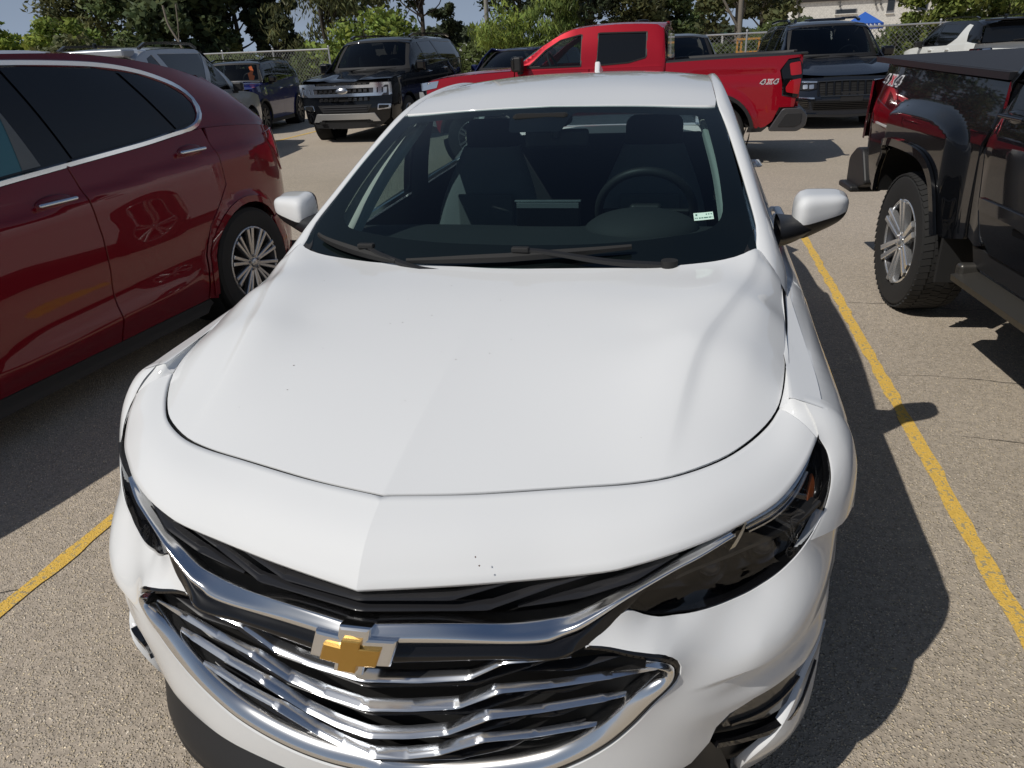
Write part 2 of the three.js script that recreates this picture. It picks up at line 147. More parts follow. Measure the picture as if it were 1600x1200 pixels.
{ // one sheet out to the horizon, finer near the camera, with worn and oil-darkened patches in its own colour
  const n = 200, p = [], c = [], uv = [], ix = []; const pos = (k) => { const t = k / n * 2 - 1; return 9 * t + 591 * Math.sign(t) * Math.pow(Math.abs(t), 7); };
  for (let j = 0; j <= n; j++) for (let i = 0; i <= n; i++) { const x = pos(i), z = pos(j) - 4; p.push(x, 0, z); uv.push(x, -z);
    const a = vnoise(x / 2.3 + 50, z / 2.3 + 50, 4096, 21), b = vnoise(x / 0.45 + 90, z / 0.45 + 90, 4096, 22), e = vnoise(x / 9 + 30, z / 9 + 30, 4096, 23); let v = 1.27 + 0.16 * (a - 0.5) + 0.12 * (b - 0.5) + 0.14 * (e - 0.5); c.push(v, v * 0.965, v * (0.90 + 0.05 * a)); }
  for (let j = 0; j < n; j++) for (let i = 0; i < n; i++) { const a = j * (n + 1) + i; ix.push(a, a + n + 1, a + 1, a + 1, a + n + 1, a + n + 2); }
  const g = new THREE.BufferGeometry(); g.setAttribute('position', new THREE.Float32BufferAttribute(p, 3)); g.setAttribute('color', new THREE.Float32BufferAttribute(c, 3)); g.setAttribute('uv', new THREE.Float32BufferAttribute(uv, 2)); g.setIndex(ix); g.computeVertexNormals();
  const gm = top('ground', g, asphalt); tag(gm, null, null, null, 'structure');
  // hairline cracks across the lot
  const R = rng(91), cm = std(.045, .042, .038, .95); const crack = (x, Z, a, L, w) => { const pts = []; let px = x, pz = Z, an = a; for (let i = 0; i <= L / .04; i++) { pts.push([px, pz]); an += (R() - .5) * .7; an = lerp(an, a, .12); px += Math.cos(an) * .04; pz += Math.sin(an) * .04; } const p = [], ix = []; pts.forEach(([x, z], i) => { const q = pts[Math.min(pts.length - 1, i + 1)], o = pts[Math.max(0, i - 1)]; const dx = q[0] - o[0], dz = q[1] - o[1], l = Math.hypot(dx, dz) || 1, h = w * (.35 + R() * .65) * Math.sin(Math.PI * (.04 + .92 * i / pts.length)); p.push(x - dz / l * h, .003, -(z + dx / l * h), x + dz / l * h, .003, -(z - dx / l * h)); if (i) { const k = i * 2; ix.push(k - 2, k - 1, k, k - 1, k + 1, k); } }); const c = new THREE.BufferGeometry(); c.setAttribute('position', new THREE.Float32BufferAttribute(p, 3)); c.setIndex(ix); c.computeVertexNormals(); part('crack', c, cm, gm); };
  crack(.95, 3.62, .05, 2.2, .0035); crack(.55, 4.75, .02, 2.0, .003); crack(1.05, 3.0, -.12, 1.5, .003); crack(-5, 9.4, .1, 6, .004); crack(.9, 8.6, .2, 3, .004); crack(1.35, 1.95, 1.1, .8, .003); crack(-2.6, 1.15, .5, .7, .003); crack(1.0, 1.55, .25, .9, .0025);
}
// ------------------------------------------------------------------ wheels
const tyreM = std(.018, .018, .018, .85);
const alloy = std(.62, .63, .64, .28, .9), alloyDark = std(.30, .30, .31, .35, .85);
function wheel(T, x, y, z, R, w, side, kind = 'five', opt = {}) {
  const rr = R * (opt.rim ?? .66), parent = new THREE.Group(); parent.name = 'wheel'; parent.position.set(x, y, z); parent.rotation.y = opt.steer || 0; T.add(parent);
  const h = w / 2, pr = [[rr * .97, -h * .8], [rr * 1.02, -h * .92], [lerp(rr, R, .45), -h * 1.02], [R * .93, -h * .98], [R * .985, -h * .86], [R, -h * .6], [R, h * .6], [R * .985, h * .86], [R * .93, h * .98], [lerp(rr, R, .45), h * 1.02], [rr * 1.02, h * .92], [rr * .97, h * .8]];
  const ty = new THREE.LatheGeometry(pr.map(p => new THREE.Vector2(p[0], p[1])), 56); ty.rotateZ(-Math.PI / 2);
  const gs = [toCreasedNormals(ty, .5)];
  if (opt.tread) { // tread blocks: grooves are the gaps between them
    const n = opt.tread, b = []; const rows = [[-.78, .22, .5], [-.36, .2, 0], [0, .2, .5], [.36, .2, 0], [.78, .22, .5]];
    for (const [c, ww, ph] of rows) for (let i = 0; i < n; i++) { const a = (i + ph) / n * Math.PI * 2, L = 2 * Math.PI * R / n * .86; const g = box(w * ww * .93, .009, L, 0, 0, 0); g.rotateY((c < 0 ? 1 : -1) * .22); const edge = Math.abs(c) > .6; g.rotateZ(edge ? -Math.sign(c) * .24 : 0); g.translate(c * h, R * (edge ? .988 : 1.0), 0); g.rotateX(a); b.push(g); } gs.push(merge(b)); }
  part('tyre', gs, tyreM, parent);
  const o = side, face = [];
  const barrel = new THREE.LatheGeometry([[rr * .98, h * .9], [rr * .95, h * .86], [rr * .90, h * .5], [rr * .88, -h * .8]].map(p => new THREE.Vector2(p[0], p[1])), 48); barrel.rotateZ(-Math.PI / 2); if (o < 0) barrel.rotateY(Math.PI);
  const lip = new THREE.TorusGeometry(rr * .965, rr * .035, 8, 48); lip.rotateY(Math.PI / 2); lip.translate(o * h * .86, 0, 0);
  const spoke = (a, w0, w1, th = .02, sk = 0) => { const pts = []; const s = [[-w0, rr * .16], [w0, rr * .16], [w1 + sk, rr * .95], [-w1 + sk, rr * .95]]; const g = extr(s, th, .004, 1); const p = g.attributes.position; for (let i = 0; i < p.count; i++) { const r = p.getY(i) / rr; p.setZ(i, p.getZ(i) + h * lerp(.52, .80, 1 - (1 - r) ** 2) * 1); } g.rotateY(o * Math.PI / 2); g.rotateX(a); g.computeVertexNormals(); return g; };
  const bar = (q, a, th) => { const g = extr(q.map(p => [p[0] * rr, p[1] * rr]), th, .004, 1); const p = g.attributes.position; for (let i = 0; i < p.count; i++) { const r = p.getY(i) / rr; p.setZ(i, p.getZ(i) + h * lerp(.50, .78, 1 - (1 - r) ** 2)); } g.rotateY(o * Math.PI / 2); g.rotateX(a); g.computeVertexNormals(); return g; };
  const sp = [];
  if (kind === 'twin') for (let i = 0; i < 5; i++) for (const d of [-.16, .16]) sp.push(spoke(i / 5 * Math.PI * 2 + d, rr * .045, rr * .05));
  else if (kind === 'multi') for (let i = 0; i < 10; i++) for (const d of [-.10, .10]) sp.push(spoke(i / 10 * Math.PI * 2 + d, rr * .024, rr * .034, .024));
  else if (kind === 'six') for (let i = 0; i < 6; i++) for (const d of [-1, 1]) sp.push(bar([[d * .075 - .036, .14], [d * .075 + .036, .14], [d * .125 + .050, .96], [d * .125 - .050, .96]], i / 6 * Math.PI * 2, .034));
  else for (let i = 0; i < (opt.n || 5); i++) sp.push(spoke(i / (opt.n || 5) * Math.PI * 2, rr * .11, rr * .15, .025));
  const hub = new THREE.CylinderGeometry(rr * .20, rr * .23, .03, 28); hub.rotateZ(Math.PI / 2); hub.translate(o * h * .70, 0, 0);
  const capg = new THREE.SphereGeometry(rr * .13, 18, 10); capg.scale(.35, 1, 1); capg.translate(o * h * .86, 0, 0);
  const mat = opt.mat || alloy; const rim = part('rim', barrel, opt.barrel || alloyDark, parent); part('rim_lip', lip, mat, rim); part('spokes', [...sp, hub], mat, rim); part('hub_cap', capg, opt.cap || mat, rim);
  const nuts = []; for (let i = 0; i < (opt.nuts || 5); i++) { const a = i / (opt.nuts || 5) * Math.PI * 2; const g = new THREE.CylinderGeometry(rr * .035, rr * .04, .03, 8); g.rotateZ(Math.PI / 2); g.translate(o * h * .80, rr * .19 * Math.cos(a), rr * .19 * Math.sin(a)); nuts.push(g); } part('wheel_nuts', nuts, opt.nutMat || alloyDark, rim);
  const disc = new THREE.CylinderGeometry(rr * .62, rr * .62, .02, 32); disc.rotateZ(Math.PI / 2); part('brake_disc', [disc, box(.05, rr * .5, rr * .35, 0, rr * .45, 0, .01)], std(.10, .09, .085, .45, .7), parent);
  return parent;
}
// ------------------------------------------------------------------ the white sedan in front
const white = paint(0.80, 0.81, 0.81, 0.5, { clearcoatRoughness: 0.05 });
const blackGloss = paint(0.006, 0.006, 0.007, 0.25);
const blackTrim = std(0.016, 0.016, 0.017, 0.55);
const rubber = std(0.012, 0.012, 0.012, 0.75);
const darkVoid = std(0.006, 0.006, 0.006, 0.9);
const chrome = std(0.90, 0.905, 0.91, 0.16, 1);
const chromeSoft = std(0.80, 0.82, 0.85, 0.18, 1);
const gunmetal = std(0.13, 0.125, 0.12, 0.16, 0.9);
const tint = glassMat(0.45, 0.56, 0.56);
{
  const T = tag(base('white_sedan', -0.5185, 0, -3.325), 'white sedan in the middle, nose to the camera, with chrome grille and gold cross emblem', 'car');
  const m = (s, y, Z) => [s, y, 3.325 - Z];
  const mm = (a) => a.map(p => m(...p));
  const IN = [0, 0.6, 0];
  // ---- hood: a height sheet over (s, Z) with two soft ridges
  const A = [[0, .827, 1.047], [.166, .823, 1.083], [.346, .821, 1.134], [.45, .822, 1.165], [.529, .825, 1.198], [.609, .829, 1.258], [.666, .833, 1.326], [.712, .841, 1.40], [.738, .852, 1.46], [.752, .864, 1.522], [.766, .877, 1.623], [.777, .889, 1.74], [.787, .903, 1.88], [.796, .921, 2.05], [.803, .935, 2.20]];
  const hoodT = plate([[0, 1.05, .827], [0, 1.2, .856], [0, 1.4, .889], [0, 1.65, .922], [0, 1.9, .947], [0, 2.11, .962],
    [.25, 1.10, .822], [.25, 1.35, .876], [.25, 1.65, .926], [.25, 1.9, .952], [.25, 2.11, .966],
    [.45, 1.165, .822], [.45, 1.4, .890], [.45, 1.65, .938], [.45, 1.9, .962], [.45, 2.11, .970],
    [.55, 1.6, .943], [.60, 1.8, .964], [.62, 2.1, .980], [.675, 2.13, .988], [.726, 2.178, .996],
    ...A.slice(4).map(([s, y, Z]) => [s, Z, y]), [.66, 1.5, .897], [.70, 1.65, .915], [.735, 1.85, .938], [.765, 2.1, .965], [.85, 1.6, .80], [.86, 2.1, .86], [.83, 1.45, .78]], 3e-4);
  const c1 = table([[1.2, .50], [1.5, .545], [1.64, .578], [1.82, .637], [2.06, .705], [2.2, .73]]), c2 = table([[1.2, .60], [1.4, .645], [1.6, .675], [1.85, .72], [2.2, .775]]);
  const ridge = (x, wi, wo) => Math.exp(-((x < 0 ? x / wi : x / wo) ** 2));
  const hoodY = (s, Z) => { const a = Math.abs(s), fade = sstep(1.16, 1.5, Z); return hoodT(a, Z) + fade * (0.010 * ridge(a - c1(Z), 0.10, 0.022) + 0.005 * ridge(a - c2(Z), 0.06, 0.04) * sstep(1.25, 1.6, Z)) ; };
  for (const p of A) p[1] = hoodY(p[0], p[2]);
  const hoodMap = (s, Z) => m(s, hoodY(s, Z), Z);
  const rear = [[0, 2.095], [.3, 2.098], [.474, 2.107], [.6, 2.118], [.66, 2.13], [.70, 2.150], [.722, 2.178], [.745, 2.200], [.775, 2.205], [.803, 2.20]];
  { const edge = [...curve(A.map(a => [a[0], a[2]]), 60), ...curve(rear, 30).reverse()];
    const full = [...edge, ...edge.slice(1, -1).reverse().map(p => [-p[0], p[1]])], warp = (Z) => c1(Z) / .6; part('hood', panel(inset(densify(full, .012), .0034).map(([a, Z]) => [a / warp(Z), Z]), (q, Z) => hoodMap(q * warp(Z), Z), { cell: 0.010, cellV: 0.02, depth: 0.007, outward: [0, 1, 0] }), white, T); part('hood_seal', both(loft([A.map(([s, y, Z]) => m(Math.max(0, s - .018), y - .012, Z + .016)), A.map(([s, y, Z]) => m(s + .004, y - .011, Z - .004)), A.map(([s, y, Z]) => m(s + .012, y - .03, Z - .012))], 50, 4, false)), rubber, T); }
  // ---- white panel between hood and grille, wrapping to the lamps
  const B = [[0, .731, .897], [.10, .734, .918], [.199, .736, .942], [.318, .737, .977], [.415, .743, 1.003], [.463, .748, 1.021], [.535, .757, 1.058], [.609, .762, 1.112], [.662, .765, 1.162], [.717, .771, 1.22], [.757, .784, 1.281], [.788, .803, 1.342], [.808, .818, 1.395]];
  { const A1 = A.slice(0, 9), n = 40, CA = curve(A1, n), CB = curve(B, n), rows = [];
    for (let i = 0; i <= n; i++) { const a = CA[i], b = CB[i], k = [a[0] - b[0], a[1] - b[1], a[2] - b[2]]; const w = i / n; const q = [0, .5, .0]; const up = 0.016 * (1 - 0.5 * w); const row = [[a[0], a[1] - .008, a[2] - .004]];
      for (let j = 0; j <= 12; j++) { const t = j / 12, e = t * t * (0.35 + 0.65 * t), h = Math.sin(Math.PI * Math.min(1, t * 1.02)); row.push([lerp(a[0], b[0], t) , lerp(a[1], b[1], t) + up * h * (0.7 + 0.6 * t), lerp(a[2], b[2], t) - up * h * 0.55 * t - 0.005 * (1 - t)]); }
      row.push([b[0] * 0.998, b[1] - 0.008, b[2] + 0.003], [b[0] * .99, b[1] - 0.014, b[2] + 0.03]); rows.push(row.map(p => m(...p))); }
    part('nose_panel', both(grid(rows, true)), white, T); }
  { const R = rng(314), gs = []; const speck = (c, n, r) => { const k = 5 + (R() * 3 | 0), p = []; const u = V3(1, 0, 0).cross(n).normalize(), v = n.clone().cross(u); const ring = Array.from({ length: k }, (_, i) => { const a = i / k * 6.283, q = r * (.5 + R()); return c.clone().addScaledVector(u, q * Math.cos(a)).addScaledVector(v, q * Math.sin(a) * (.5 + R())); }); const mid = c.clone().addScaledVector(n, r * .25); for (let i = 0; i < k; i++) { const a = ring[i], b = ring[(i + 1) % k]; p.push(mid.x, mid.y, mid.z, a.x, a.y, a.z, b.x, b.y, b.z); } const g = new THREE.BufferGeometry(); g.setAttribute('position', new THREE.Float32BufferAttribute(p, 3)); g.computeVertexNormals(); gs.push(g); };
    for (let i = 0; i < 22; i++) { const s = (R() - .5) * 1.1, Z = 1.22 + R() * .8, q = hoodMap(s, Z); speck(V3(q[0], q[1] + .0006, q[2]), V3(0, 1, 0), .0007 + .0011 * R() * R()); }
    for (const [s, y, Z] of [[.205, .780, .955], [.213, .768, .949]]) speck(V3(...m(s, y + .010, Z - .010)), V3(0, .7, .7), .0016);
    tag(part('bug_specks', gs, std(.09, .05, .035, .9), T), null, null, null, 'stuff'); }
  // ---- fascia sheet x = s, y, Z = fz(s, y)
  const F = [[.391, .627], [.43, .622], [.47, .612], [.51, .602], [.535, .590], [.552, .572], [.556, .553], [.548, .530], [.516, .496], [.476, .441], [.435, .395], [.377, .352], [.31, .322], [.2, .298], [.1, .288], [0, .284]];
  const G = [[.391, .627], [.425, .652], [.458, .674], [.50, .648], [.545, .631], [.593, .623], [.646, .619], [.70, .623], [.755, .641], [.795, .668], [.826, .700], [.838, .745], [.830, .785], [.812, .815]];
  const fzT = plate([[0, .284, .868], [.1, .288, .872], [.2, .298, .882], [.31, .322, .902], [.377, .354, .918], [.435, .397, .933], [.476, .441, .944], [.516, .497, .958], [.55, .533, .978], [.555, .560, .984], [.535, .59, .975], [.507, .602, .962], [.46, .612, .951], [.391, .627, .94], [.425, .65, .962], [.458, .672, .987],
    [.50, .648, 1.015], [.545, .63, 1.045], [.593, .624, 1.073], [.646, .62, 1.115], [.70, .623, 1.161], [.755, .641, 1.212], [.795, .668, 1.262], [.826, .70, 1.315], [.838, .745, 1.355], [.83, .785, 1.385], [.808, .815, 1.394], [.757, .785, 1.281], [.717, .771, 1.222], [.662, .763, 1.165], [.61, .75, 1.118], [.537, .733, 1.06], [.46, .705, 1.0],
    [.70, .55, 1.08], [.76, .55, 1.135], [.80, .55, 1.19], [.83, .55, 1.245], [.86, .56, 1.33], [.885, .55, 1.43], [.89, .62, 1.46], [.86, .64, 1.385], [.62, .52, 1.02], [.60, .44, 1.0], [.63, .37, 1.03], [.70, .44, 1.075], [.78, .44, 1.16], [.82, .42, 1.215], [.85, .42, 1.28], [.87, .42, 1.35], [.80, .27, 1.165], [.84, .28, 1.26], [.86, .33, 1.33], [.70, .28, 1.09], [.55, .27, .985], [.4, .22, .925], [.2, .2, .885], [0, .19, .87], [.70, .16, 1.13], [.55, .16, 1.03]], 2e-4);
  const fz = (s, y) => { s = Math.abs(s); return fzT(s, y) + .024 * sstep(.506, .494, y) * sstep(.420, .470, y) * sstep(.56, .78, s); };
  const fmap = (off = 0) => (s, y) => m(s, y, fz(s, y) + off);
  const pOpt = { cell: 0.03, depth: 0.02, outward: [0.25, 0.2, 1] };
  { const poly = [...curve(G.slice(0, 11), 40), [.86, .632], [.885, .625], [.892, .58], [.889, .52], [.882, .46], [.866, .405], [.84, .402], [.78, .412], [.70, .413], [.655, .402], [.632, .375], [.622, .335], [.59, .292], [.5, .262], [.35, .243], [.2, .232], [0, .228], ...curve(F, 60).reverse()];
    part('front_bumper', both(panel(poly, fmap(), { ...pOpt, cell: 0.008, gap: 0.0015 })), white, T); }
  { const can = smoothPoly([[.868, .402], [.872, .36], [.858, .29], [.82, .215], [.76, .165], [.70, .146], [.702, .205], [.74, .27], [.79, .328], [.832, .375]], 4);
    const g = panel(can, fmap(-0.012), { ...pOpt, cell: 0.02 }); part('bumper_corner', g, white, T); part('bumper_corner', mirrorX(g), white, T); }
  // dark recess with lamp blade
  { const rec = [[.85, .40], [.78, .412], [.70, .413], [.655, .402], [.632, .375], [.622, .335], [.59, .292], [.5, .262], [.35, .243], [.2, .232], [0, .228], [0, .15], [.3, .15], [.55, .145], [.70, .145], [.76, .17], [.82, .25], [.845, .35]];
    part('lower_intake', both(panel(rec, fmap(0.03), { ...pOpt, depth: 0 })), blackTrim, T);
    const lamp = roundPoly([[.640, .352], [.665, .388], [.70, .400], [.78, .400], [.848, .392], [.836, .352], [.79, .325], [.73, .322]], .012);
    const lg = panel(lamp, fmap(0.012), { ...pOpt, depth: 0.012 }), lm = paint(0.045, 0.042, 0.038, 0.3);
    const vane = curve([[.63, .322], [.68, .300], [.74, .296], [.80, .305], [.84, .33]], 16).map(([s, y]) => m(s, y, fz(s, y) + 0.008)), vg = sweep(vane, [[-.012, -.006], [.012, -.006], [.012, .006], [-.012, .006]]);
    for (const f of [g => g, mirrorX]) { const d = part('daytime_lamp', f(lg), lm, T); part('lamp_rib', f(sweep(curve([[.66, .356], [.72, .352], [.80, .364]], 12).map(([s, y]) => m(s, y, fz(s, y) + 0.008)), [[-.004, -.003], [.004, -.003], [.004, .003], [-.004, .003]])), gunmetal, d); part('intake_vane', f(vg), blackGloss, T); } }
  // black chin along the bottom
  { const e = [[0, .229], [.2, .233], [.35, .244], [.5, .263], [.585, .291], [.620, .333]]; const t0 = e.map(([s, y]) => m(s, y, fz(s, y) + .006)), t1 = [[0, .185, .850], [.2, .186, .862], [.35, .188, .884], [.5, .198, .940], [.600, .218, 1.01], [.650, .262, 1.075]], t2 = [[0, .155, .842], [.2, .155, .855], [.35, .155, .878], [.5, .158, .935], [.610, .165, 1.01], [.680, .160, 1.10]], t3 = [[0, .135, .88], [.2, .135, .89], [.35, .135, .91], [.5, .138, .965], [.600, .142, 1.04], [.68, .142, 1.14]];
    part('chin_lip', both(loft([t0, mm(t1), mm(t2), mm(t3), mm(t3.map(p => [p[0], p[1], p[2] + .3]))], 40, 16, true)), blackTrim, T); }
  // ---- grille
  const bar1 = [[0, .680, .868], [.138, .678, .896], [.239, .664, .932], [.294, .662, .950], [.336, .665, .962], [.364, .672, .968], [.391, .683, .977], [.43, .699, .997], [.47, .713, 1.022], [.53, .732, 1.058], [.58, .743, 1.092], [.632, .7555, 1.132]];
  const bar2 = [[0, .638, .862], [.135, .636, .888], [.275, .637, .911], [.329, .638, .924], [.354, .642, .937], [.381, .655, .945], [.407, .668, .959], [.433, .684, .973], [.459, .699, .988], [.537, .727, 1.042], [.58, .736, 1.075], [.642, .744, 1.137]];
  { const n = 60, a = curve(bar1, n), b = curve(bar2, n), rows = []; for (let i = 0; i <= n; i++) { const p = a[i], q = b[i], row = []; const th = 1 - 0.55 * i / n; for (let j = 0; j <= 14; j++) { const t = j / 14; const bulge = 0.020 * th * Math.sin(Math.PI * t) ** 0.8 - 0.004 * Math.sin(2 * Math.PI * t); row.push(m(lerp(p[0], q[0], t), lerp(p[1], q[1], t) + bulge * 0.35, lerp(p[2], q[2], t) - bulge * 0.75)); } row.unshift(m(p[0], p[1] - .004, p[2] + .03)); row.push(m(q[0], q[1] + .004, q[2] + .03)); rows.push(row); }
    part('grille_bar', both(grid(rows, true)), chrome, T); }
  // dark band below the bar, down to the opening
  const Ecv = [[0, .602, .853], [.137, .606, .88], [.248, .613, .898], [.34, .618, .908], [.391, .623, .935], [.45, .611, .945], [.51, .598, .958], [.545, .577, .976]];
  { const up = [[0, .640, .866], [.135, .638, .892], [.275, .638, .914], [.33, .638, .928], [.37, .648, .944], [.42, .672, .968], [.46, .697, .995], [.50, .706, 1.03]], mid = [[0, .622, .848], [.135, .622, .876], [.25, .626, .896], [.33, .63, .914], [.37, .636, .928], [.395, .632, .943], [.43, .655, .965], [.46, .676, .992]], lo = [...Ecv.slice(0, 4), [.372, .624, .924], [.388, .626, .942], [.424, .648, .968], [.455, .67, .996]];
    part('grille_band', both(loft([mm(up), mm(mid), mm(lo), mm(lo).map(p => [p[0], p[1] - .003, p[2] - .05])], 50, 8, true)), blackGloss, T); }
  // opening rim and chrome surround
  const Fi = curve(F, 70);
  const rimPt = (d, dz) => inset([...Fi, ...Fi.slice().reverse().map(p => [-p[0], p[1]])], d).slice(0, Fi.length).map(p => m(Math.max(0, p[0]), p[1], fz(p[0], p[1]) + dz));
  part('grille_rim', both(loft([rimPt(0, 0.004), rimPt(0.008, 0.004), rimPt(0.010, 0.03)], 70, 4, false, false)), blackGloss, T);
  { const i0 = 9, q = (d, dz) => { const lo = rimPt(.009, dz), hi = rimPt(d, dz); return hi.map((p, i) => { const k = sstep(i0 - 1, 24, i); return p.map((v, c) => lerp(lo[i][c], v, c === 2 ? 1 : .12 + .88 * k)); }).slice(i0); };
    part('grille_surround', both(loft([q(.010, .012), q(.012, -.002), q(.026, .002), q(.042, .022), q(.044, .05)], 70, 8, true)), chrome, T); }
  { const back = [[0, .77], [.35, .77], [.62, .77], [.64, .74], [.45, .70], [.43, .66], [.60, .60], [.61, .53], [.47, .37], [.3, .27], [0, .24]];
    part('grille_backing', both(panel(back, (s, y) => m(s, y, Math.max(.97 - .02 * (s > .4), fz(s, Math.min(y, .62)) + .05) + (y > .66 ? 0.045 : 0)), { cell: 0.05, depth: 0, outward: [0, 0, 1] })), darkVoid, T); }
  const slatSec = [[-.008, -.0055], [.004, -.0070], [.0100, -.0052], [.0112, -.0015], [.0085, .0020], [.002, .0055], [-.010, .0100]];
  const kink = (pts) => { const o = []; for (let i = 0; i < pts.length; i++) { if (!i || i === pts.length - 1) { o.push(pts[i]); continue; } const a = pts[i - 1], b = pts[i], c = pts[i + 1], f = (q, t) => b.map((v, k) => lerp(v, q[k], t)); const la = Math.hypot(a[0] - b[0], a[1] - b[1]), lc = Math.hypot(c[0] - b[0], c[1] - b[1]), r = .010; const p = f(a, Math.min(.45, r / la)), q = f(c, Math.min(.45, r / lc)); for (const t of [0, .33, .67, 1]) o.push(b.map((v, k) => (1 - t) * (1 - t) * p[k] + 2 * t * (1 - t) * v + t * t * q[k])); } return o; };
  const slat = (pts, mat, h = .78, w = 1) => { const sec = slatSec.map(([x, y]) => [x * w, y * h]); if (pts[0][0] === 0) { const full = [...pts.slice(1).reverse().map(p => [-p[0], p[1], p[2]]), ...pts]; part('grille_slat', sweep(kink(full).map(p => m(...p)), sec, [0, 1, 0], t => Math.min(1, .35 + Math.min(t, 1 - t) * 22) * lerp(1, .66, sstep(.20, .34, Math.abs(t - .5)))), mat, T); } else { const g = sweep(kink(pts).map(p => m(...p)), sec, [0, 1, 0], t => Math.min(1, .25 + Math.min(t, 1 - t) * 8)); part('grille_slat', g, mat, T); part('grille_slat', mirrorX(g), mat, T); } };
  slat([[0, .560, .866], [.10, .560, .881], [.192, .563, .902], [.252, .604, .905], [.30, .610, .913], [.37, .615, .925]], chromeSoft);
  slat([[0, .492, .862], [.08, .491, .876], [.166, .493, .896], [.240, .541, .897], [.33, .541, .925], [.43, .547, .958], [.515, .552, .985]], chromeSoft);
  slat([[0, .425, .858], [.07, .425, .87], [.143, .428, .889], [.222, .483, .888], [.32, .485, .920], [.42, .492, .955], [.486, .497, .978]], chromeSoft);
  slat([[0, .372, .856], [.06, .372, .866], [.124, .378, .882], [.205, .425, .884], [.30, .424, .913], [.37, .428, .938], [.428, .431, .955]], chromeSoft);
  const slatDark = paint(.02, .02, .022, .25); const bs = (pts) => slat(pts.map(([s, y, Z]) => [s, y, Z + .002]), slatDark, .62, .95);
  bs([[0, .527, .880], [.2, .531, .918], [.30, .585, .925], [.35, .603, .935]]); bs([[0, .460, .876], [.19, .463, .913], [.28, .512, .917], [.34, .538, .938]]); bs([[0, .400, .872], [.17, .403, .908], [.26, .449, .912], [.32, .478, .933]]); bs([[0, .345, .870], [.16, .348, .902], [.25, .385, .908], [.31, .415, .928]]);
  bs([[.26, .560, .925], [.37, .570, .948], [.46, .594, .968]]); bs([[.25, .505, .92], [.36, .515, .948], [.47, .546, .978]]); bs([[.24, .448, .915], [.34, .456, .943], [.44, .488, .973]]); bs([[.23, .392, .91], [.31, .40, .933], [.39, .428, .958]]);
  // upper grille slats
  bs([[0, .708, .905], [.16, .706, .935], [.27, .732, .972], [.31, .738, .985]]); bs([[0, .688, .90], [.22, .684, .945], [.33, .716, .985], [.42, .738, 1.012]]); bs([[.27, .676, .962], [.38, .694, .995], [.46, .718, 1.02], [.54, .742, 1.07]]);
  // emblem: a gold cross with slanted ends in a chrome frame
  { const bow = (k) => [[-.105 - k, -.022 - k * .5], [-.030 - k, -.022 - k * .5], [-.036 - k, -.043 - k], [.022 + k, -.043 - k], [.028 + k, -.022 - k * .5], [.092 + k, -.022 - k * .5], [.110 + k, .022 + k * .5], [.040 + k, .022 + k * .5], [.044 + k, .043 + k], [-.016 - k, .043 + k], [-.022 - k, .022 + k * .5], [-.088 - k, .022 + k * .5]].map(([x, y]) => [x * 0.86, y]);
    const fr = extr(bow(.003).map(([x, y]) => [x * .80, y * .84]), .052, .006, 2), in_ = extr(bow(-.001).map(([x, y]) => [x * .60, y * .66 - .006]), .014, .002, 1); const wrap = (g, dz) => { g.translate(0, 0, dz); const p = g.attributes.position; for (let i = 0; i < p.count; i++) { const x = p.getX(i); p.setZ(i, p.getZ(i) - Math.abs(x) * 0.16); } g.rotateX(-0.26); g.translate(0, .640, 3.325 - .862); g.computeVertexNormals(); return g; };
    const e = part('emblem', wrap(fr, -.030), chrome, T); part('emblem_face', wrap(in_, .020), std(.66, .40, .11, .24, 0.95), e); }
  // ---- headlamps
  { const lens = [[.459, .674], [.462, .699], [.50, .715], [.537, .726], [.60, .7395], [.646, .7475], [.658, .763], [.717, .7695], [.757, .7825], [.788, .801], ...curve(G, 60).reverse().slice(0, 49)];
    const hmap = (s, y) => { const k = 1 - sstep(.66, .82, s); return m(s * .992 - .004, y - 0.004, fz(s, y) + .018 + .057 * k); }; const lp = densify(lens, .02); const house = merge([panel(lens, hmap, { ...pOpt, depth: 0, outward: [0.25, 0.2, 1] }), grid([...lp, lp[0]].map(([s, y]) => [m(s, y, fz(s, y) + .003), hmap(s, y)]))]), lg = panel(lens, fmap(0.004), { ...pOpt, depth: 0.0, gap: 0.001 });
    const drl = (a, b, n = 30) => { const rows = []; for (let i = 0; i <= n; i++) { const p = a[i], q = b[i]; const row = []; for (let j = 0; j <= 5; j++) { const t = j / 5; row.push(m(lerp(p[0], q[0], t), lerp(p[1], q[1], t), lerp(p[2], q[2], t) - .006 * Math.sin(Math.PI * t))); } rows.push(row); } return grid(rows, true); };
    const up = curve([[.662, .755], [.717, .763], [.757, .777], [.788, .794], [.803, .806]], 30).map(([s, y]) => [s - .004, y - .003, fz(s, y) + .016]), dn = curve([[.668, .736], [.717, .742], [.757, .757], [.785, .778], [.802, .800]], 30).map(([s, y]) => [s - .004, y - .003, fz(s, y) + .012]);
    const dg = drl(up, dn), thin = sweep(curve([[.672, .727], [.717, .733], [.76, .75], [.79, .775]], 24).map(([s, y]) => m(s - .004, y, fz(s, y) + .014)), [[-.002, -.002], [.002, -.002], [.002, .002], [-.002, .002]]);
    const post = sweep(curve([[.632, .70], [.645, .722], [.657, .750]], 10).map(([s, y]) => m(s, y, fz(s, y) + .02)), [[-.006, -.005], [.006, -.005], [.006, .005], [-.006, .005]]);
    const amber = panel(roundPoly([[.790, .690], [.803, .712], [.811, .745], [.804, .768], [.796, .735]], .008), (s, y) => m(s - .006, y, fz(s, y) + .022), { ...pOpt, cell: .015, depth: .01 });
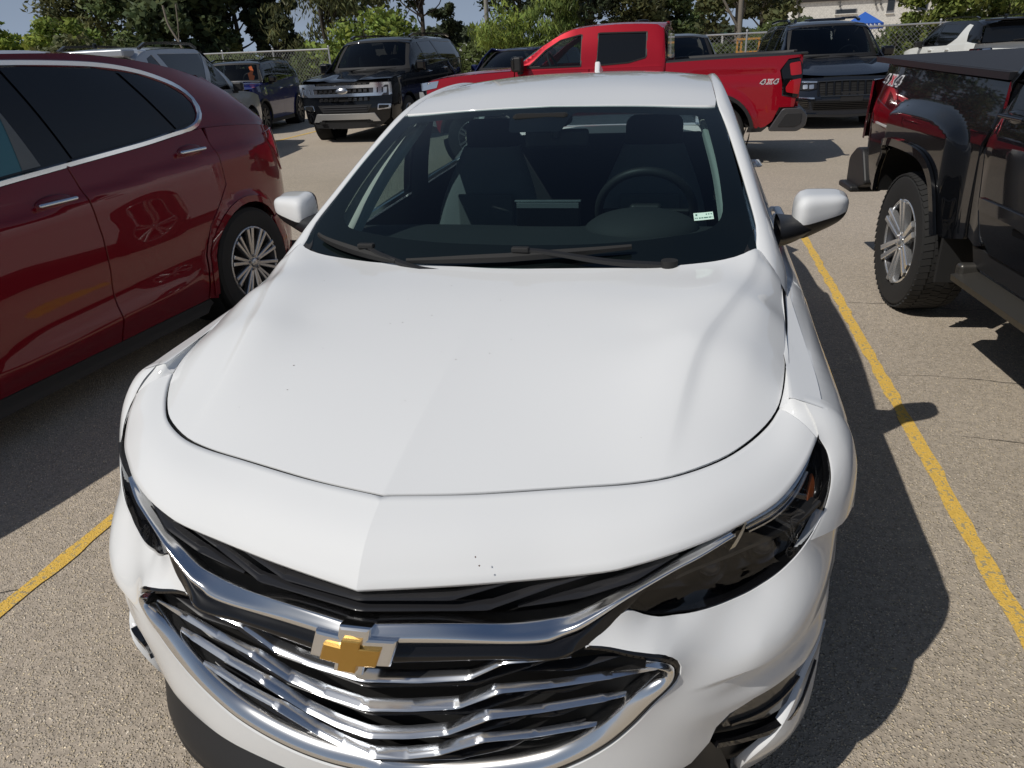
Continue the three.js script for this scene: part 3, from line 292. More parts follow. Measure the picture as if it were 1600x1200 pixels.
    const bowl = (s, y, r) => { const pr = [[0.001, -.028], [r * .35, -.026], [r * .7, -.012], [r, .008], [r * 1.06, .012]].map(p => new THREE.Vector2(p[0], p[1])); const g = new THREE.LatheGeometry(pr, 24); g.rotateX(Math.PI / 2); g.rotateY(0.55); const q = m(s, y, fz(s, y) + .042); g.translate(...q); return g; };
    const ball = (s, y, r) => { const g = new THREE.SphereGeometry(r, 20, 12); const q = m(s, y, fz(s, y) + .052); g.translate(...q); return g; };
    const shelf = sweep(curve([[.52, .690], [.60, .695], [.66, .698], [.73, .703], [.79, .725]], 24).map(([s, y]) => m(s, y, fz(s, y) + .045)), [[-.03, -.004], [.03, -.004], [.03, .004], [-.03, .004]]);
    const lensM = glassMat(.80, .81, .82), black = paint(.008, .008, .009, .2), refl = std(.16, .16, .17, .2, 1), amb = std(.26, .065, .016, .35);
    for (const [side, f] of [[0, g => g], [1, mirrorX]]) { const h = part('headlight', f(house), black, T); part('headlight_lens', f(lg), lensM, h); part('light_strip', f(dg), chrome, h); part('light_trim', f(merge([thin, post])), chromeSoft, h); part('amber_reflector', f(amber), amb, h); part('lamp_bowl', [f(bowl(.60, .662, .03)), f(bowl(.70, .668, .034))], refl, h); part('projector', [f(ball(.60, .662, .022)), f(ball(.70, .668, .025))], paint(.03, .03, .035, .05), h); part('lamp_shelf', f(shelf), blackTrim, h); } }
  // ---- body sides: s = W(Z, y)
  const prof = table([[.14, .93], [.22, .955], [.35, .975], [.5, .99], [.62, 1.0], [.70, .995], [.78, .975], [.83, .945], [.858, .908], [.872, .865], [.885, .82]]);
  const rise = table([[1.3, -.012], [1.65, 0], [2.0, .022], [2.3, .048], [2.8, .075], [3.6, .10], [4.4, .125], [5.0, .15], [5.8, .14]]);
  const plan = table([[1.2, .86], [1.35, .905], [1.45, .917], [1.65, .927], [2.2, .927], [3.4, .925], [4.4, .925], [4.9, .905], [5.3, .86], [5.6, .79], [5.8, .66]]);
  const W = (Z, y) => { const r = rise(Z); const yy = y > .6 ? .6 + (y - .6) * (.285 / (.285 + r)) : y; return plan(Z) * prof(yy); };
  const smap = (Z, y) => m(W(Z, y), y, Z);
  const arch = (Zc, a0, a1, n = 20) => Array.from({ length: n + 1 }, (_, i) => { const a = lerp(a0, a1, i / n) * Math.PI / 180; return [Zc + .365 * Math.cos(a), .335 + .365 * Math.sin(a)]; });
  const sOpt = { cell: 0.05, cellV: 0.03, depth: 0.02, outward: [1, 0, 0], gap: 0.002 };
  const yA = table(A.slice(8).map(p => [p[2], p[1] - .002])), belt = (Z) => .885 + rise(Z);
  const fAx = 1.825, rAx = 4.655;
  const shoulder = (Z0, Z1, n = 12) => Array.from({ length: n + 1 }, (_, i) => { const Z = lerp(Z0, Z1, i / n); return [Z, belt(Z) - .002]; });
  // front fender: from the lamp tip back to the door
  { const P = [[1.462, .862], [1.462, .632], [1.462, .612], ...arch(fAx, 124, 6).map(p => p), [2.20, .20], [2.26, .20], [2.27, .55], [2.25, .86], [2.22, .925], ...shoulder(1.462, 2.2).reverse()];
    const e1 = curve([[.799, .660], [.826, .698], [.839, .745], [.831, .787], [.811, .817]], 20).map(([s, y]) => [s + .002, y, fz(s, y) + .001]), e2 = curve([[.632], [.69], [.75], [.815], [.868]], 20).map(([y]) => [W(1.464, y), y, 1.464]), em = e1.map((p, i) => { const q = e2[i]; return [lerp(p[0], q[0], .55) + .006, lerp(p[1], q[1], .5), lerp(p[2], q[2], .42)]; });
    const lampSide = loft([e1.map(p => m(p[0] - .001, p[1], p[2] + .006)), mm(e1), mm(em), mm(e2), mm(e2.map(([a, y]) => [W(1.50, y) + .0012, y, 1.50]))], 24, 14, false);
    const g = panel(P.map(p => p), smap, sOpt), strip = loft([mm(curve(A.slice(8), 20)), mm(curve(A.slice(8), 20).map(([s, y, Z]) => { const yb = belt(Z) - .004; return [lerp(s, W(Z, yb), .5) + .004, lerp(y, yb, .4) + .001, Z]; })), mm(curve(A.slice(8), 20).map(([s, y, Z]) => { const yb = belt(Z) - .002; return [W(Z, yb), yb, Z]; })), mm(curve(A.slice(8), 20).map(([s, y, Z]) => { const yb = belt(Z) - .022; return [W(Z, yb) + .0008, yb, Z]; }))], 30, 10, true);
    const capE = Array.from({ length: 9 }, (_, j) => { const t = j / 8, h = Math.sin(Math.PI * Math.min(1, t * 1.02)), a = A[8], b = B[B.length - 1]; return [lerp(a[0], b[0], t), lerp(a[1], b[1], t) + .008 * h * (.7 + .6 * t) - (j ? 0 : .004), lerp(a[2], b[2], t) - .008 * h * .55 * t - .005 * (1 - t)]; }), cap = loft([mm(capE), mm(capE.map(p => [p[0] + .001, p[1] - .001, p[2] + .006])), mm((() => { const [q, y, Z] = A[8], yb = belt(Z) - .002; return [[q, y, Z], [lerp(q, W(Z, yb), .5) + .004, lerp(y, yb, .4) + .001, Z], [W(Z, yb), yb, Z + .002], [W(1.466, .868) + .0012, .868, 1.466], [W(1.466, .852) + .0016, .852, 1.466]]; })())], 12, 6, true, false);
    for (const f of [g => g, mirrorX]) part('front_fender', [f(g), f(strip), f(cap), f(lampSide)], white, T); }
  const doorF = [[2.275, .22], [3.25, .22], [3.27, .55], [3.27, .95], ...shoulder(2.255, 3.268, 8).reverse(), [2.255, .86], [2.275, .55]], doorR = [[3.256, .22], [4.20, .22], [4.235, .30], [4.32, .50], [4.45, .70], [4.46, .80], [4.45, .98], ...shoulder(3.275, 4.45, 8).reverse(), [3.276, .95], [3.276, .55]];
  const quarter = [[4.21, .22], [4.29, .22], [4.29, .34], ...arch(rAx, 180, 0).map(p => p), [5.03, .25], [5.72, .30], [5.78, .5], [5.76, .8], [5.70, 1.0], ...shoulder(4.46, 5.65, 10).reverse(), [4.465, .80], [4.455, .70], [4.325, .50], [4.24, .30]];
  const sill = [[2.2, .15], [4.29, .15], [4.29, .218], [2.2, .218]];
  const handle = (Z, y) => { const g = new THREE.CapsuleGeometry(.017, .15, 6, 10); g.scale(1, 1, .6); g.rotateX(Math.PI / 2); const q = m(W(Z, y) + .028, y, Z); g.translate(...q); return merge([g, box(.03, .02, .02, W(Z, y) + .012, y, 3.325 - Z - .07, .006), box(.03, .02, .02, W(Z, y) + .012, y, 3.325 - Z + .07, .006)]); };
  for (const f of [g => g, mirrorX]) { const a = part('front_door', f(panel(doorF, smap, sOpt)), white, T); part('handle', f(handle(3.17, .905)), white, a); const b = part('rear_door', f(panel(doorR, smap, sOpt)), white, T); part('handle', f(handle(4.30, .935)), white, b); part('rear_quarter', f(panel(quarter, smap, sOpt)), white, T); part('sill', f(panel(sill, (Z, y) => m(W(Z, y) - .01, y, Z), sOpt)), blackTrim, T); }
  // ---- greenhouse: pillar, rails and glass between belt and roof
  const rail = [[.808, .912, 2.08], [.815, .945, 2.20], [.795, 1.01, 2.36], [.765, 1.09, 2.53], [.730, 1.19, 2.74], [.693, 1.285, 2.95], [.668, 1.345, 3.13], [.650, 1.385, 3.36], [.640, 1.402, 3.66], [.632, 1.398, 3.95], [.620, 1.362, 4.28], [.600, 1.29, 4.62], [.590, 1.20, 4.92], [.60, 1.10, 5.2], [.62, 1.06, 5.35]];
  const inn = [[.742, .970, 2.14], [.735, 1.00, 2.22], [.736, 1.047, 2.318], [.711, 1.125, 2.50], [.681, 1.206, 2.686], [.652, 1.278, 2.85], [.624, 1.336, 2.99], [.612, 1.378, 3.22], [.602, 1.408, 3.6], [.595, 1.406, 3.95], [.580, 1.372, 4.28], [.545, 1.30, 4.62], [.53, 1.21, 4.92], [.54, 1.11, 5.2], [.55, 1.07, 5.35]];
  { const mid = rail.map((r, i) => [lerp(r[0], inn[i][0], .55) + .004, lerp(r[1], inn[i][1], .6) + .010, lerp(r[2], inn[i][2], .5) - .006]);
    const low = rail.map(r => [r[0] + .008, r[1] - .028, r[2] + .018]), tuck = rail.map(r => [r[0] - .012, r[1] - .036, r[2] + .02]);
    for (const f of [g => g, mirrorX]) part('roof_rail', f(loft([inn.map(p => m(p[0], p[1] - .012, p[2] + .004)), mm(inn), mm(mid), mm(rail), mm(low), mm(tuck)], 70, 16, true)), white, T); }
  // roof skin
  const roofT = plate([[0, 2.93, 1.362], [0, 3.2, 1.406], [0, 3.6, 1.438], [0, 3.95, 1.440], [0, 4.3, 1.418], [0, 4.65, 1.365], [.35, 2.95, 1.353], [.35, 3.2, 1.398], [.35, 3.6, 1.430], [.35, 3.95, 1.432], [.35, 4.3, 1.407], [.33, 4.65, 1.353], [.56, 2.975, 1.342], [.56, 3.2, 1.381], [.56, 3.6, 1.412], [.555, 3.95, 1.411], [.54, 4.3, 1.381], [.50, 4.65, 1.318]], 1e-5);
  { const P = [[0, 2.925], [.3, 2.940], [.5, 2.965], [.612, 2.99], ...curve(inn.slice(6, 12).map(p => [p[0] - .004, p[2]]), 20).slice(1, 19), [.535, 4.6], [.3, 4.64], [0, 4.66]];
    part('roof', panel([...P, ...P.slice(1, -1).reverse().map(p => [-p[0], p[1]])], (s, Z) => m(s, roofT(Math.abs(s), Z), Z), { cell: .05, depth: .02, outward: [0, 1, 0], gap: .0015 }), white, T); }
  { const fin = extr([[0, 0], [.19, 0], [.165, .02], [.09, .036], [.045, .058], [.025, .058]], .012, .008, 2); fin.rotateY(-Math.PI / 2); fin.translate(.006, roofT(0, 4.35) - .002, 3.325 - 4.42); fin.rotateY(Math.PI); fin.translate(0, 0, 2 * (3.325 - 4.42)); part('antenna_fin', fin, white, T); }
  // windscreen
  const wsB = [[0, .958, 2.085], [.3, .962, 2.098], [.5, .968, 2.122], [.65, .978, 2.16], [.735, .996, 2.215]], wsT = [[0, 1.360, 2.922], [.3, 1.352, 2.937], [.5, 1.340, 2.962], [.58, 1.335, 2.978], [.624, 1.334, 2.992]];
  const cB = curve(wsB, 40), cT = curve(wsT, 40), at = (c, t) => { const x = clamp(t) * 40, i = Math.min(39, Math.floor(x)); return c[i].map((v, k) => lerp(v, c[i + 1][k], x - i)); };
  const ws = (u, v, off = 0) => { const a = Math.abs(u), b = at(cB, a), t = at(cT, a), k = Math.sin(Math.PI * clamp(v)); return m(Math.sign(u || 1) * lerp(b[0], t[0], v), lerp(b[1], t[1], v) + .022 * k * .75 - off * .9, lerp(b[2], t[2], v) - .022 * k * .9 + off * .42); };
  part('windscreen', panel([[-1, 0], [1, 0], [1, 1], [-1, 1]], (u, v) => ws(u, v), { cell: .05, depth: 0, outward: [0, 1, 1] }), tint, T);
  { const outer = [[-1, 0], [1, 0], [1, 1], [-1, 1]], hole = roundPoly([[-.88, .17, .12], [-.4, .12, .3], [.4, .12, .3], [.88, .17, .12], [.905, .5, .3], [.90, .93, .07], [.14, .952, .05], [.10, .80, .03], [-.20, .80, .03], [-.24, .952, .05], [-.90, .93, .07], [-.905, .5, .3]], .1, 6);
    part('windscreen_border', panel(outer, (u, v) => ws(u, v, .004), { cell: .05, depth: 0, outward: [0, 1, 1], holes: [hole] }), std(.008, .008, .009, .5), T); }
  // cowl under the glass edge
  part('cowl', both(loft([mm(wsB.map(p => [p[0], p[1] + .004, p[2] + .02])), mm(wsB.map(p => [p[0] * 1.02, p[1] - .02, p[2] - .02])), mm(wsB.map(p => [p[0] * 1.04, p[1] - .06, p[2] - .06]))], 20, 4)), blackTrim, T);
  for (const f of [g => g, mirrorX]) part('cowl_corner', f(panel([[0, 0], [1, 0], [1, 1], [0, 1]], (u, v) => { const a = [.70, .972, 2.165], b = [.730, .982, 2.19], c = [.700, .992, 2.20], e = [.728, 1.035, 2.31]; return m(...[0, 1, 2].map(k => lerp(lerp(a[k], b[k], u), lerp(c[k], e[k], u), v) + (k === 1 ? .004 : 0))); }, { cell: .2, depth: .01, outward: [0, 1, .5] })), blackTrim, T);
  // side glass and its frames
  const side = (Z, y) => { const r = curveAt(rail, Z); const b = belt(Z) - .002, wb = W(Z, b) - .012; const t = clamp((y - b) / Math.max(.05, r[1] - b)); return m(lerp(wb, r[0] - .008, t) + .02 * Math.sin(Math.PI * t), y, Z); };
  function curveAt(c, Z) { let i = 0; while (i < c.length - 2 && c[i + 1][2] < Z) i++; const t = clamp((Z - c[i][2]) / (c[i + 1][2] - c[i][2])); return c[i].map((v, k) => lerp(v, c[i + 1][k], t)); }
  const topAt = (Z) => curveAt(rail, Z)[1] - .032;
  const topEdge = (Z0, Z1, n = 8) => Array.from({ length: n + 1 }, (_, i) => { const Z = lerp(Z0, Z1, i / n); return [Z, topAt(Z)]; });
  const bl = (Z) => belt(Z) + .012;
  const winF = [[2.60, bl(2.6)], [3.22, bl(3.22)], ...topEdge(2.60, 3.22).reverse()], winR = [[3.36, bl(3.36)], [4.12, bl(4.12)], [4.40, bl(4.4) + .06], ...topEdge(3.36, 4.34).reverse()], winQ = [[2.36, bl(2.36) - .004], [2.57, bl(2.57)], ...topEdge(2.40, 2.57, 4).reverse()];
  for (const f of [g => g, mirrorX]) { for (const w of [winF, winR, winQ]) part('side_window', f(panel(w, side, { cell: .06, depth: 0, outward: [1, 0, 0] })), tint, T);
    part('door_pillar', f(panel([[3.22, bl(3.2)], [3.36, bl(3.36)], [3.36, topAt(3.36)], [3.22, topAt(3.22)]], side, { cell: .06, depth: .03, outward: [1, 0, 0], lift: .002 })), blackGloss, T);
    part('belt_trim', f(sweep(Array.from({ length: 16 }, (_, i) => { const Z = lerp(2.3, 4.45, i / 15); return side(Z, belt(Z) + .004); }), [[-.006, -.009], [.006, -.009], [.006, .009], [-.006, .009]])), chrome, T);
    part('rear_pillar', f(panel([[4.12, bl(4.12) - .01], [5.2, belt(5.2)], ...topEdge(4.34, 5.2).reverse(), [4.40, bl(4.4) + .05]], side, { cell: .06, depth: .03, outward: [1, 0, 0] })), white, T); }
  // rear glass, boot, tail
  part('rear_window', panel([[-1, 0], [1, 0], [1, 1], [-1, 1]], (u, v) => { const a = [.535 * u, 1.362 - .02 * u * u - .02, 4.64], b = [.56 * u, 1.07, 5.2 - .04 * u * u]; return m(lerp(a[0], b[0], v), lerp(a[1], b[1], v) + .02 * Math.sin(Math.PI * v), lerp(a[2], b[2], v)); }, { cell: .15, depth: 0, outward: [0, 1, -.5] }), glassMat(.10, .12, .13), T);
  part('boot_lid', panel([[-.66, 5.2], [.66, 5.2], [.62, 5.6], [.5, 5.76], [-.5, 5.76], [-.62, 5.6]], (s, Z) => m(s, 1.062 - .05 * s * s + .03 * sstep(5.2, 5.76, Z) - .02 * sstep(5.7, 5.78, Z), Z), { cell: .06, depth: .3, outward: [0, 1, 0] }), white, T);
  part('tail', loft([mm([[-.83, 1.0, 5.45], [-.62, 1.03, 5.70], [0, 1.05, 5.79], [.62, 1.03, 5.70], [.83, 1.0, 5.45]]), mm([[-.88, .7, 5.45], [-.62, .7, 5.76], [0, .7, 5.83], [.62, .7, 5.76], [.88, .7, 5.45]]), mm([[-.87, .3, 5.4], [-.6, .3, 5.74], [0, .3, 5.8], [.6, .3, 5.74], [.87, .3, 5.4]])], 24, 10), white, T);
  // underside and wheels
  part('underbody', [box(1.5, .06, 4.3, 0, .20, 0), box(1.62, .10, 1.7, 0, .24, 0), box(1.35, .45, .9, 0, .42, 1.75 - .1), box(1.35, .6, .5, 0, .6, 3.325 - 2.0)], darkVoid, T);
  for (const [x, z] of [[.79, 3.325 - fAx], [-.79, 3.325 - fAx], [.79, 3.325 - rAx], [-.79, 3.325 - rAx]]) wheel(T, x, .332, z, .332, .225, Math.sign(x), 'twin');
  for (const f of [g => g, mirrorX]) for (const ax of [fAx, rAx]) part('wheel_liner', f(new THREE.CylinderGeometry(.385, .385, .28, 28, 1, true, -Math.PI / 2 - 1.5, 3.0).rotateZ(Math.PI / 2).translate(.74, .335, 3.325 - ax)), std(.01, .01, .01, .9, 0, { side: THREE.DoubleSide }), T);
  // ---- door mirrors
  { const sup = (u, v, k) => { // a rounded wedge, lateral axis s from .865 to 1.05
      const L = clamp(u), cx = lerp(.868, 1.048, L), end = Math.pow(Math.max(0, 1 - Math.pow(Math.abs(2 * L - 1), 5)), .45); const a = v * Math.PI * 2, c = Math.cos(a), s = Math.sin(a), pw = (t) => Math.sign(t) * Math.pow(Math.abs(t), .52); const hy = (s > 0 ? lerp(.066, .036, L) : lerp(.100, .044, L)) * end, hz = lerp(.088, .070, L) * end; const y = lerp(1.038, 1.056, L) + hy * pw(s) - .006 * (c < 0 ? 1 : 0), Z = lerp(2.555, 2.625, L) + hz * pw(c) * (1 - .22 * Math.max(0, -s)); return [cx, y, Z]; };
    const shell = panel([[0.0, 0], [1, 0], [1, 1], [0, 1]], (u, v) => m(...sup(.5 - .5 * Math.cos(Math.PI * clamp(u)), v, 0)), { cell: .04, cellV: .02, depth: 0, outward: null, inside: m(.958, 1.046, 2.59) });
    const cut = (g, keep) => { g = g.toNonIndexed(); const p = g.attributes.position.array, n = g.attributes.normal.array, P = [], N = []; for (let i = 0; i < p.length; i += 9) { const y = (p[i + 1] + p[i + 4] + p[i + 7]) / 3, z = (p[i + 2] + p[i + 5] + p[i + 8]) / 3, x = (p[i] + p[i + 3] + p[i + 6]) / 3; const Z = 3.325 - z, up = y > lerp(.998, 1.036, clamp((x - .87) / .18)) && Z < lerp(2.60, 2.665, clamp((x - .87) / .18)); if (up === keep) for (let k = 0; k < 9; k++) { P.push(p[i + k]); N.push(n[i + k]); } } const o = new THREE.BufferGeometry(); o.setAttribute('position', new THREE.Float32BufferAttribute(P, 3)); o.setAttribute('normal', new THREE.Float32BufferAttribute(N, 3)); return o; };
    const arm = loft([mm([[.82, .945, 2.44], [.88, .955, 2.49], [.96, .985, 2.56]]), mm([[.82, .985, 2.40], [.88, .985, 2.46], [.96, .992, 2.54]]), mm([[.82, 1.025, 2.46], [.88, 1.020, 2.50], [.96, 1.012, 2.57]]), mm([[.82, 1.02, 2.60], [.88, 1.012, 2.61], [.96, 1.01, 2.63]]), mm([[.82, .955, 2.60], [.88, .965, 2.60], [.96, .99, 2.62]]), mm([[.82, .945, 2.44], [.88, .955, 2.49], [.96, .985, 2.56]])], 10, 20);
    for (const f of [g => g, mirrorX]) { const M = part('door_mirror', [f(cut(shell, false)), f(arm)], std(.012, .012, .013, .4), T); part('mirror_cap', f(cut(shell, true)), white, M); } }
  // ---- wipers
  const onGlass = (s, v, off) => { let u = s / lerp(at(cB, Math.abs(s) / .735)[0] ? .735 : .735, .624, v); return ws(clamp(u, -1, 1), v, -off); };
  const wiper = (p0, p1, arm) => { const P = Array.from({ length: 14 }, (_, i) => { const t = i / 13; return onGlass(lerp(p0[0], p1[0], t), lerp(p0[1], p1[1], t), .022); }); const w = part('wiper', sweep(P, [[-.012, -.010], [.012, -.010], [.008, .006], [-.004, .012]], [0, 1, .4], t => .55 + .45 * Math.sin(Math.PI * t)), rubber, T);
    const Q = arm.map(([s, v, o]) => onGlass(s, v, o)); part('wiper_arm', [sweep(curve(Q, 16), [[-.010, -.006], [.010, -.006], [.007, .006], [-.007, .006]], [0, 1, .4], t => 1.1 - .35 * t)], std(.014, .014, .015, .5), w); const c = onGlass(arm[arm.length - 1][0], arm[arm.length - 1][1], .036); part('wiper_clip', box(.055, .016, .024, ...c, .005), rubber, w); };
  wiper([-.665, .065], [-.345, -.012], [[-.20, -.035, .006], [-.28, -.025, .012], [-.40, .008, .028], [-.455, .035, .034]]);
  wiper([-.31, -.005], [.36, .075], [[.48, -.015, .012], [.30, .01, .02], [.12, .045, .03], [.04, .05, .036]]);
  { const g = new THREE.CylinderGeometry(.024, .026, .03, 16); g.translate(...onGlass(.47, -.01, .012)); part('wiper_pivot', g, rubber, T); }
  // ---- inside the cabin
  const cloth = std(.26, .27, .27, .95), dashM = std(.05, .052, .053, .75), trimG = std(.55, .58, .53, .8);
  part('dashboard', [...both(loft([mm([[0, .945, 2.13], [.4, .948, 2.16], [.70, .955, 2.22]]), mm([[0, .955, 2.4], [.4, .955, 2.42], [.74, .955, 2.44]]), mm([[0, .950, 2.70], [.4, .95, 2.72], [.76, .945, 2.72]]), mm([[0, .87, 2.80], [.4, .87, 2.82], [.76, .87, 2.80]]), mm([[0, .6, 2.80], [.4, .6, 2.80], [.76, .6, 2.80]])], 20, 14, true)), merge([(() => { const g = new THREE.SphereGeometry(1, 20, 12, 0, Math.PI * 2, 0, Math.PI / 2); g.scale(.21, .085, .16); g.translate(...m(.37, .94, 2.66)); return g; })()])], dashM, T);
  part('screen', [box(.245, .115, .02, .02, .985, 3.325 - 2.70, .008)], blackGloss, T).rotation.x = 0; part('screen_bezel', [box(.25, .006, .024, .02, 1.045, 3.325 - 2.70, .002), box(.235, .02, .004, .02, 1.030, 3.325 - 2.688, .001)], std(.55, .60, .60, .25, .8), T);
  { const g = new THREE.TorusGeometry(.185, .017, 12, 48), sp = [box(.34, .03, .02, 0, 0, 0, .008), box(.03, .17, .02, 0, -.09, 0, .008), box(.13, .11, .04, 0, -.01, .01, .02)]; const w = merge([g, ...sp]); w.rotateX(0.42); w.translate(...m(.37, .955, 2.93)); part('steering_wheel', w, std(.035, .036, .036, .5), T); }
  const seat = (x) => { const back = loft([[-.25, -.22, -.17], [-.13, -.25, -.07]].length ? [0, .2, .45, .7, 1].map(t => { const h = lerp(.45, 1.16, t), w = [.24, .265, .255, .22, .13][Math.round(t * 4)], Z = lerp(3.22, 3.42, t); return Array.from({ length: 25 }, (_, i) => { const a = i / 24 * Math.PI * 2, c = Math.cos(a), s = Math.sin(a); return m(x + w * Math.sign(c) * Math.abs(c) ** .6, h + (t === 1 ? 0.0 : 0), Z - .065 * Math.sign(s) * Math.abs(s) ** .6 - .035 * Math.abs(c) ** 4 * (t < .8 ? 1 : 0)); }); }) : [], 24, 14, true); const hd = new RoundedBoxGeometry(.25, .17, .11, 3, .045); hd.translate(...m(x, 1.19, 3.45)); const cu = new RoundedBoxGeometry(.50, .16, .52, 3, .06); cu.translate(...m(x, .46, 3.0)); const s = part('seat', [back, cu], cloth, T); part('headrest', hd, std(.03, .03, .032, .9), s); part('seat_panel', box(.26, .34, .02, ...m(x, .80, 3.245), .01), std(.20, .205, .20, .9), s); };
  seat(-.37); seat(.37);
  part('rear_seat', [box(1.36, .62, .16, ...m(0, .78, 4.42), .05), box(1.36, .16, .5, ...m(0, .46, 4.1), .05), box(1.2, .04, .6, ...m(0, 1.0, 4.85), .01)], std(.05, .05, .053, .95), T);
  part('headliner', panel([[-.60, 3.0], [.60, 3.0], [.56, 4.6], [-.56, 4.6]], (s, Z) => m(s, roofT(Math.abs(s), Z) - .04, Z), { cell: .15, depth: 0, outward: [0, -1, 0] }), std(.10, .105, .105, .95), T);
  part('cabin_floor', box(1.6, .04, 3.0, ...m(0, .27, 3.5)), darkVoid, T);
  for (const f of [g => g, mirrorX]) { part('pillar_trim', f(loft([mm([[.735, .975, 2.42], [.700, 1.12, 2.68], [.650, 1.24, 2.92], [.612, 1.315, 3.10]]), mm([[.668, .975, 2.40], [.632, 1.12, 2.64], [.590, 1.235, 2.87], [.556, 1.31, 3.05]]), mm([[.640, .975, 2.47], [.610, 1.12, 2.72], [.570, 1.235, 2.94], [.545, 1.31, 3.10]])], 14, 8, true)), trimG, T);
    part('door_card', f(loft([mm([[.80, .90, 2.35], [.83, .955, 3.2], [.83, .985, 4.4]]), mm([[.75, .90, 2.40], [.765, .945, 3.2], [.76, .975, 4.4]]), mm([[.76, .6, 2.40], [.76, .6, 3.2], [.76, .6, 4.4]]), mm([[.78, .3, 2.4], [.78, .3, 3.2], [.78, .3, 4.4]])], 10, 10, true)), dashM, T);
    part('pillar_cover', f(panel([[3.18, bl(3.2) - .02], [3.42, bl(3.4) - .02], [3.38, topAt(3.36)], [3.2, topAt(3.22)]], (Z, y) => { const q = side(Z, y); return [q[0] - .05, q[1], q[2]]; }, { cell: .08, depth: 0, outward: [-1, 0, 0] })), std(.07, .075, .075, .9), T); }
  { const g = new RoundedBoxGeometry(.25, .07, .03, 3, .014); g.translate(...m(.02, 1.24, 2.93)); part('cabin_mirror', [g, box(.03, .10, .03, ...m(.02, 1.29, 2.90), .01)], std(.02, .02, .02, .4), T); part('sensor_cover', box(.22, .05, .12, ...m(-.03, 1.315, 2.90), .02), darkVoid, T); }
  { // inspection label at the corner of the glass: pale green with grey rows
    const lab = tex(64, 32, (x, y) => { const b = x < 3 || x > 60 || y < 3 || y > 28; const row = (y > 6 && y < 12 && hash2(x >> 1, 1, 7) > .45) || (y > 20 && y < 26 && x > 22 && hash2(x >> 2, 2, 7) > .4) || (x > 5 && x < 12 && y > 18 && y < 27); return row && !b ? [.30, .45, .40] : [.80, .92, .86]; }, true, false);
    const g = panel([[0, 0], [1, 0], [1, 1], [0, 1]], (a, b) => ws(lerp(.755, .838, a), lerp(.212, .252, b), -.0015), { cell: .5, depth: 0, outward: [0, 1, 1] }); part('inspection_label', g, new THREE.MeshStandardMaterial({ map: lab, roughness: .6 }), T); }
}
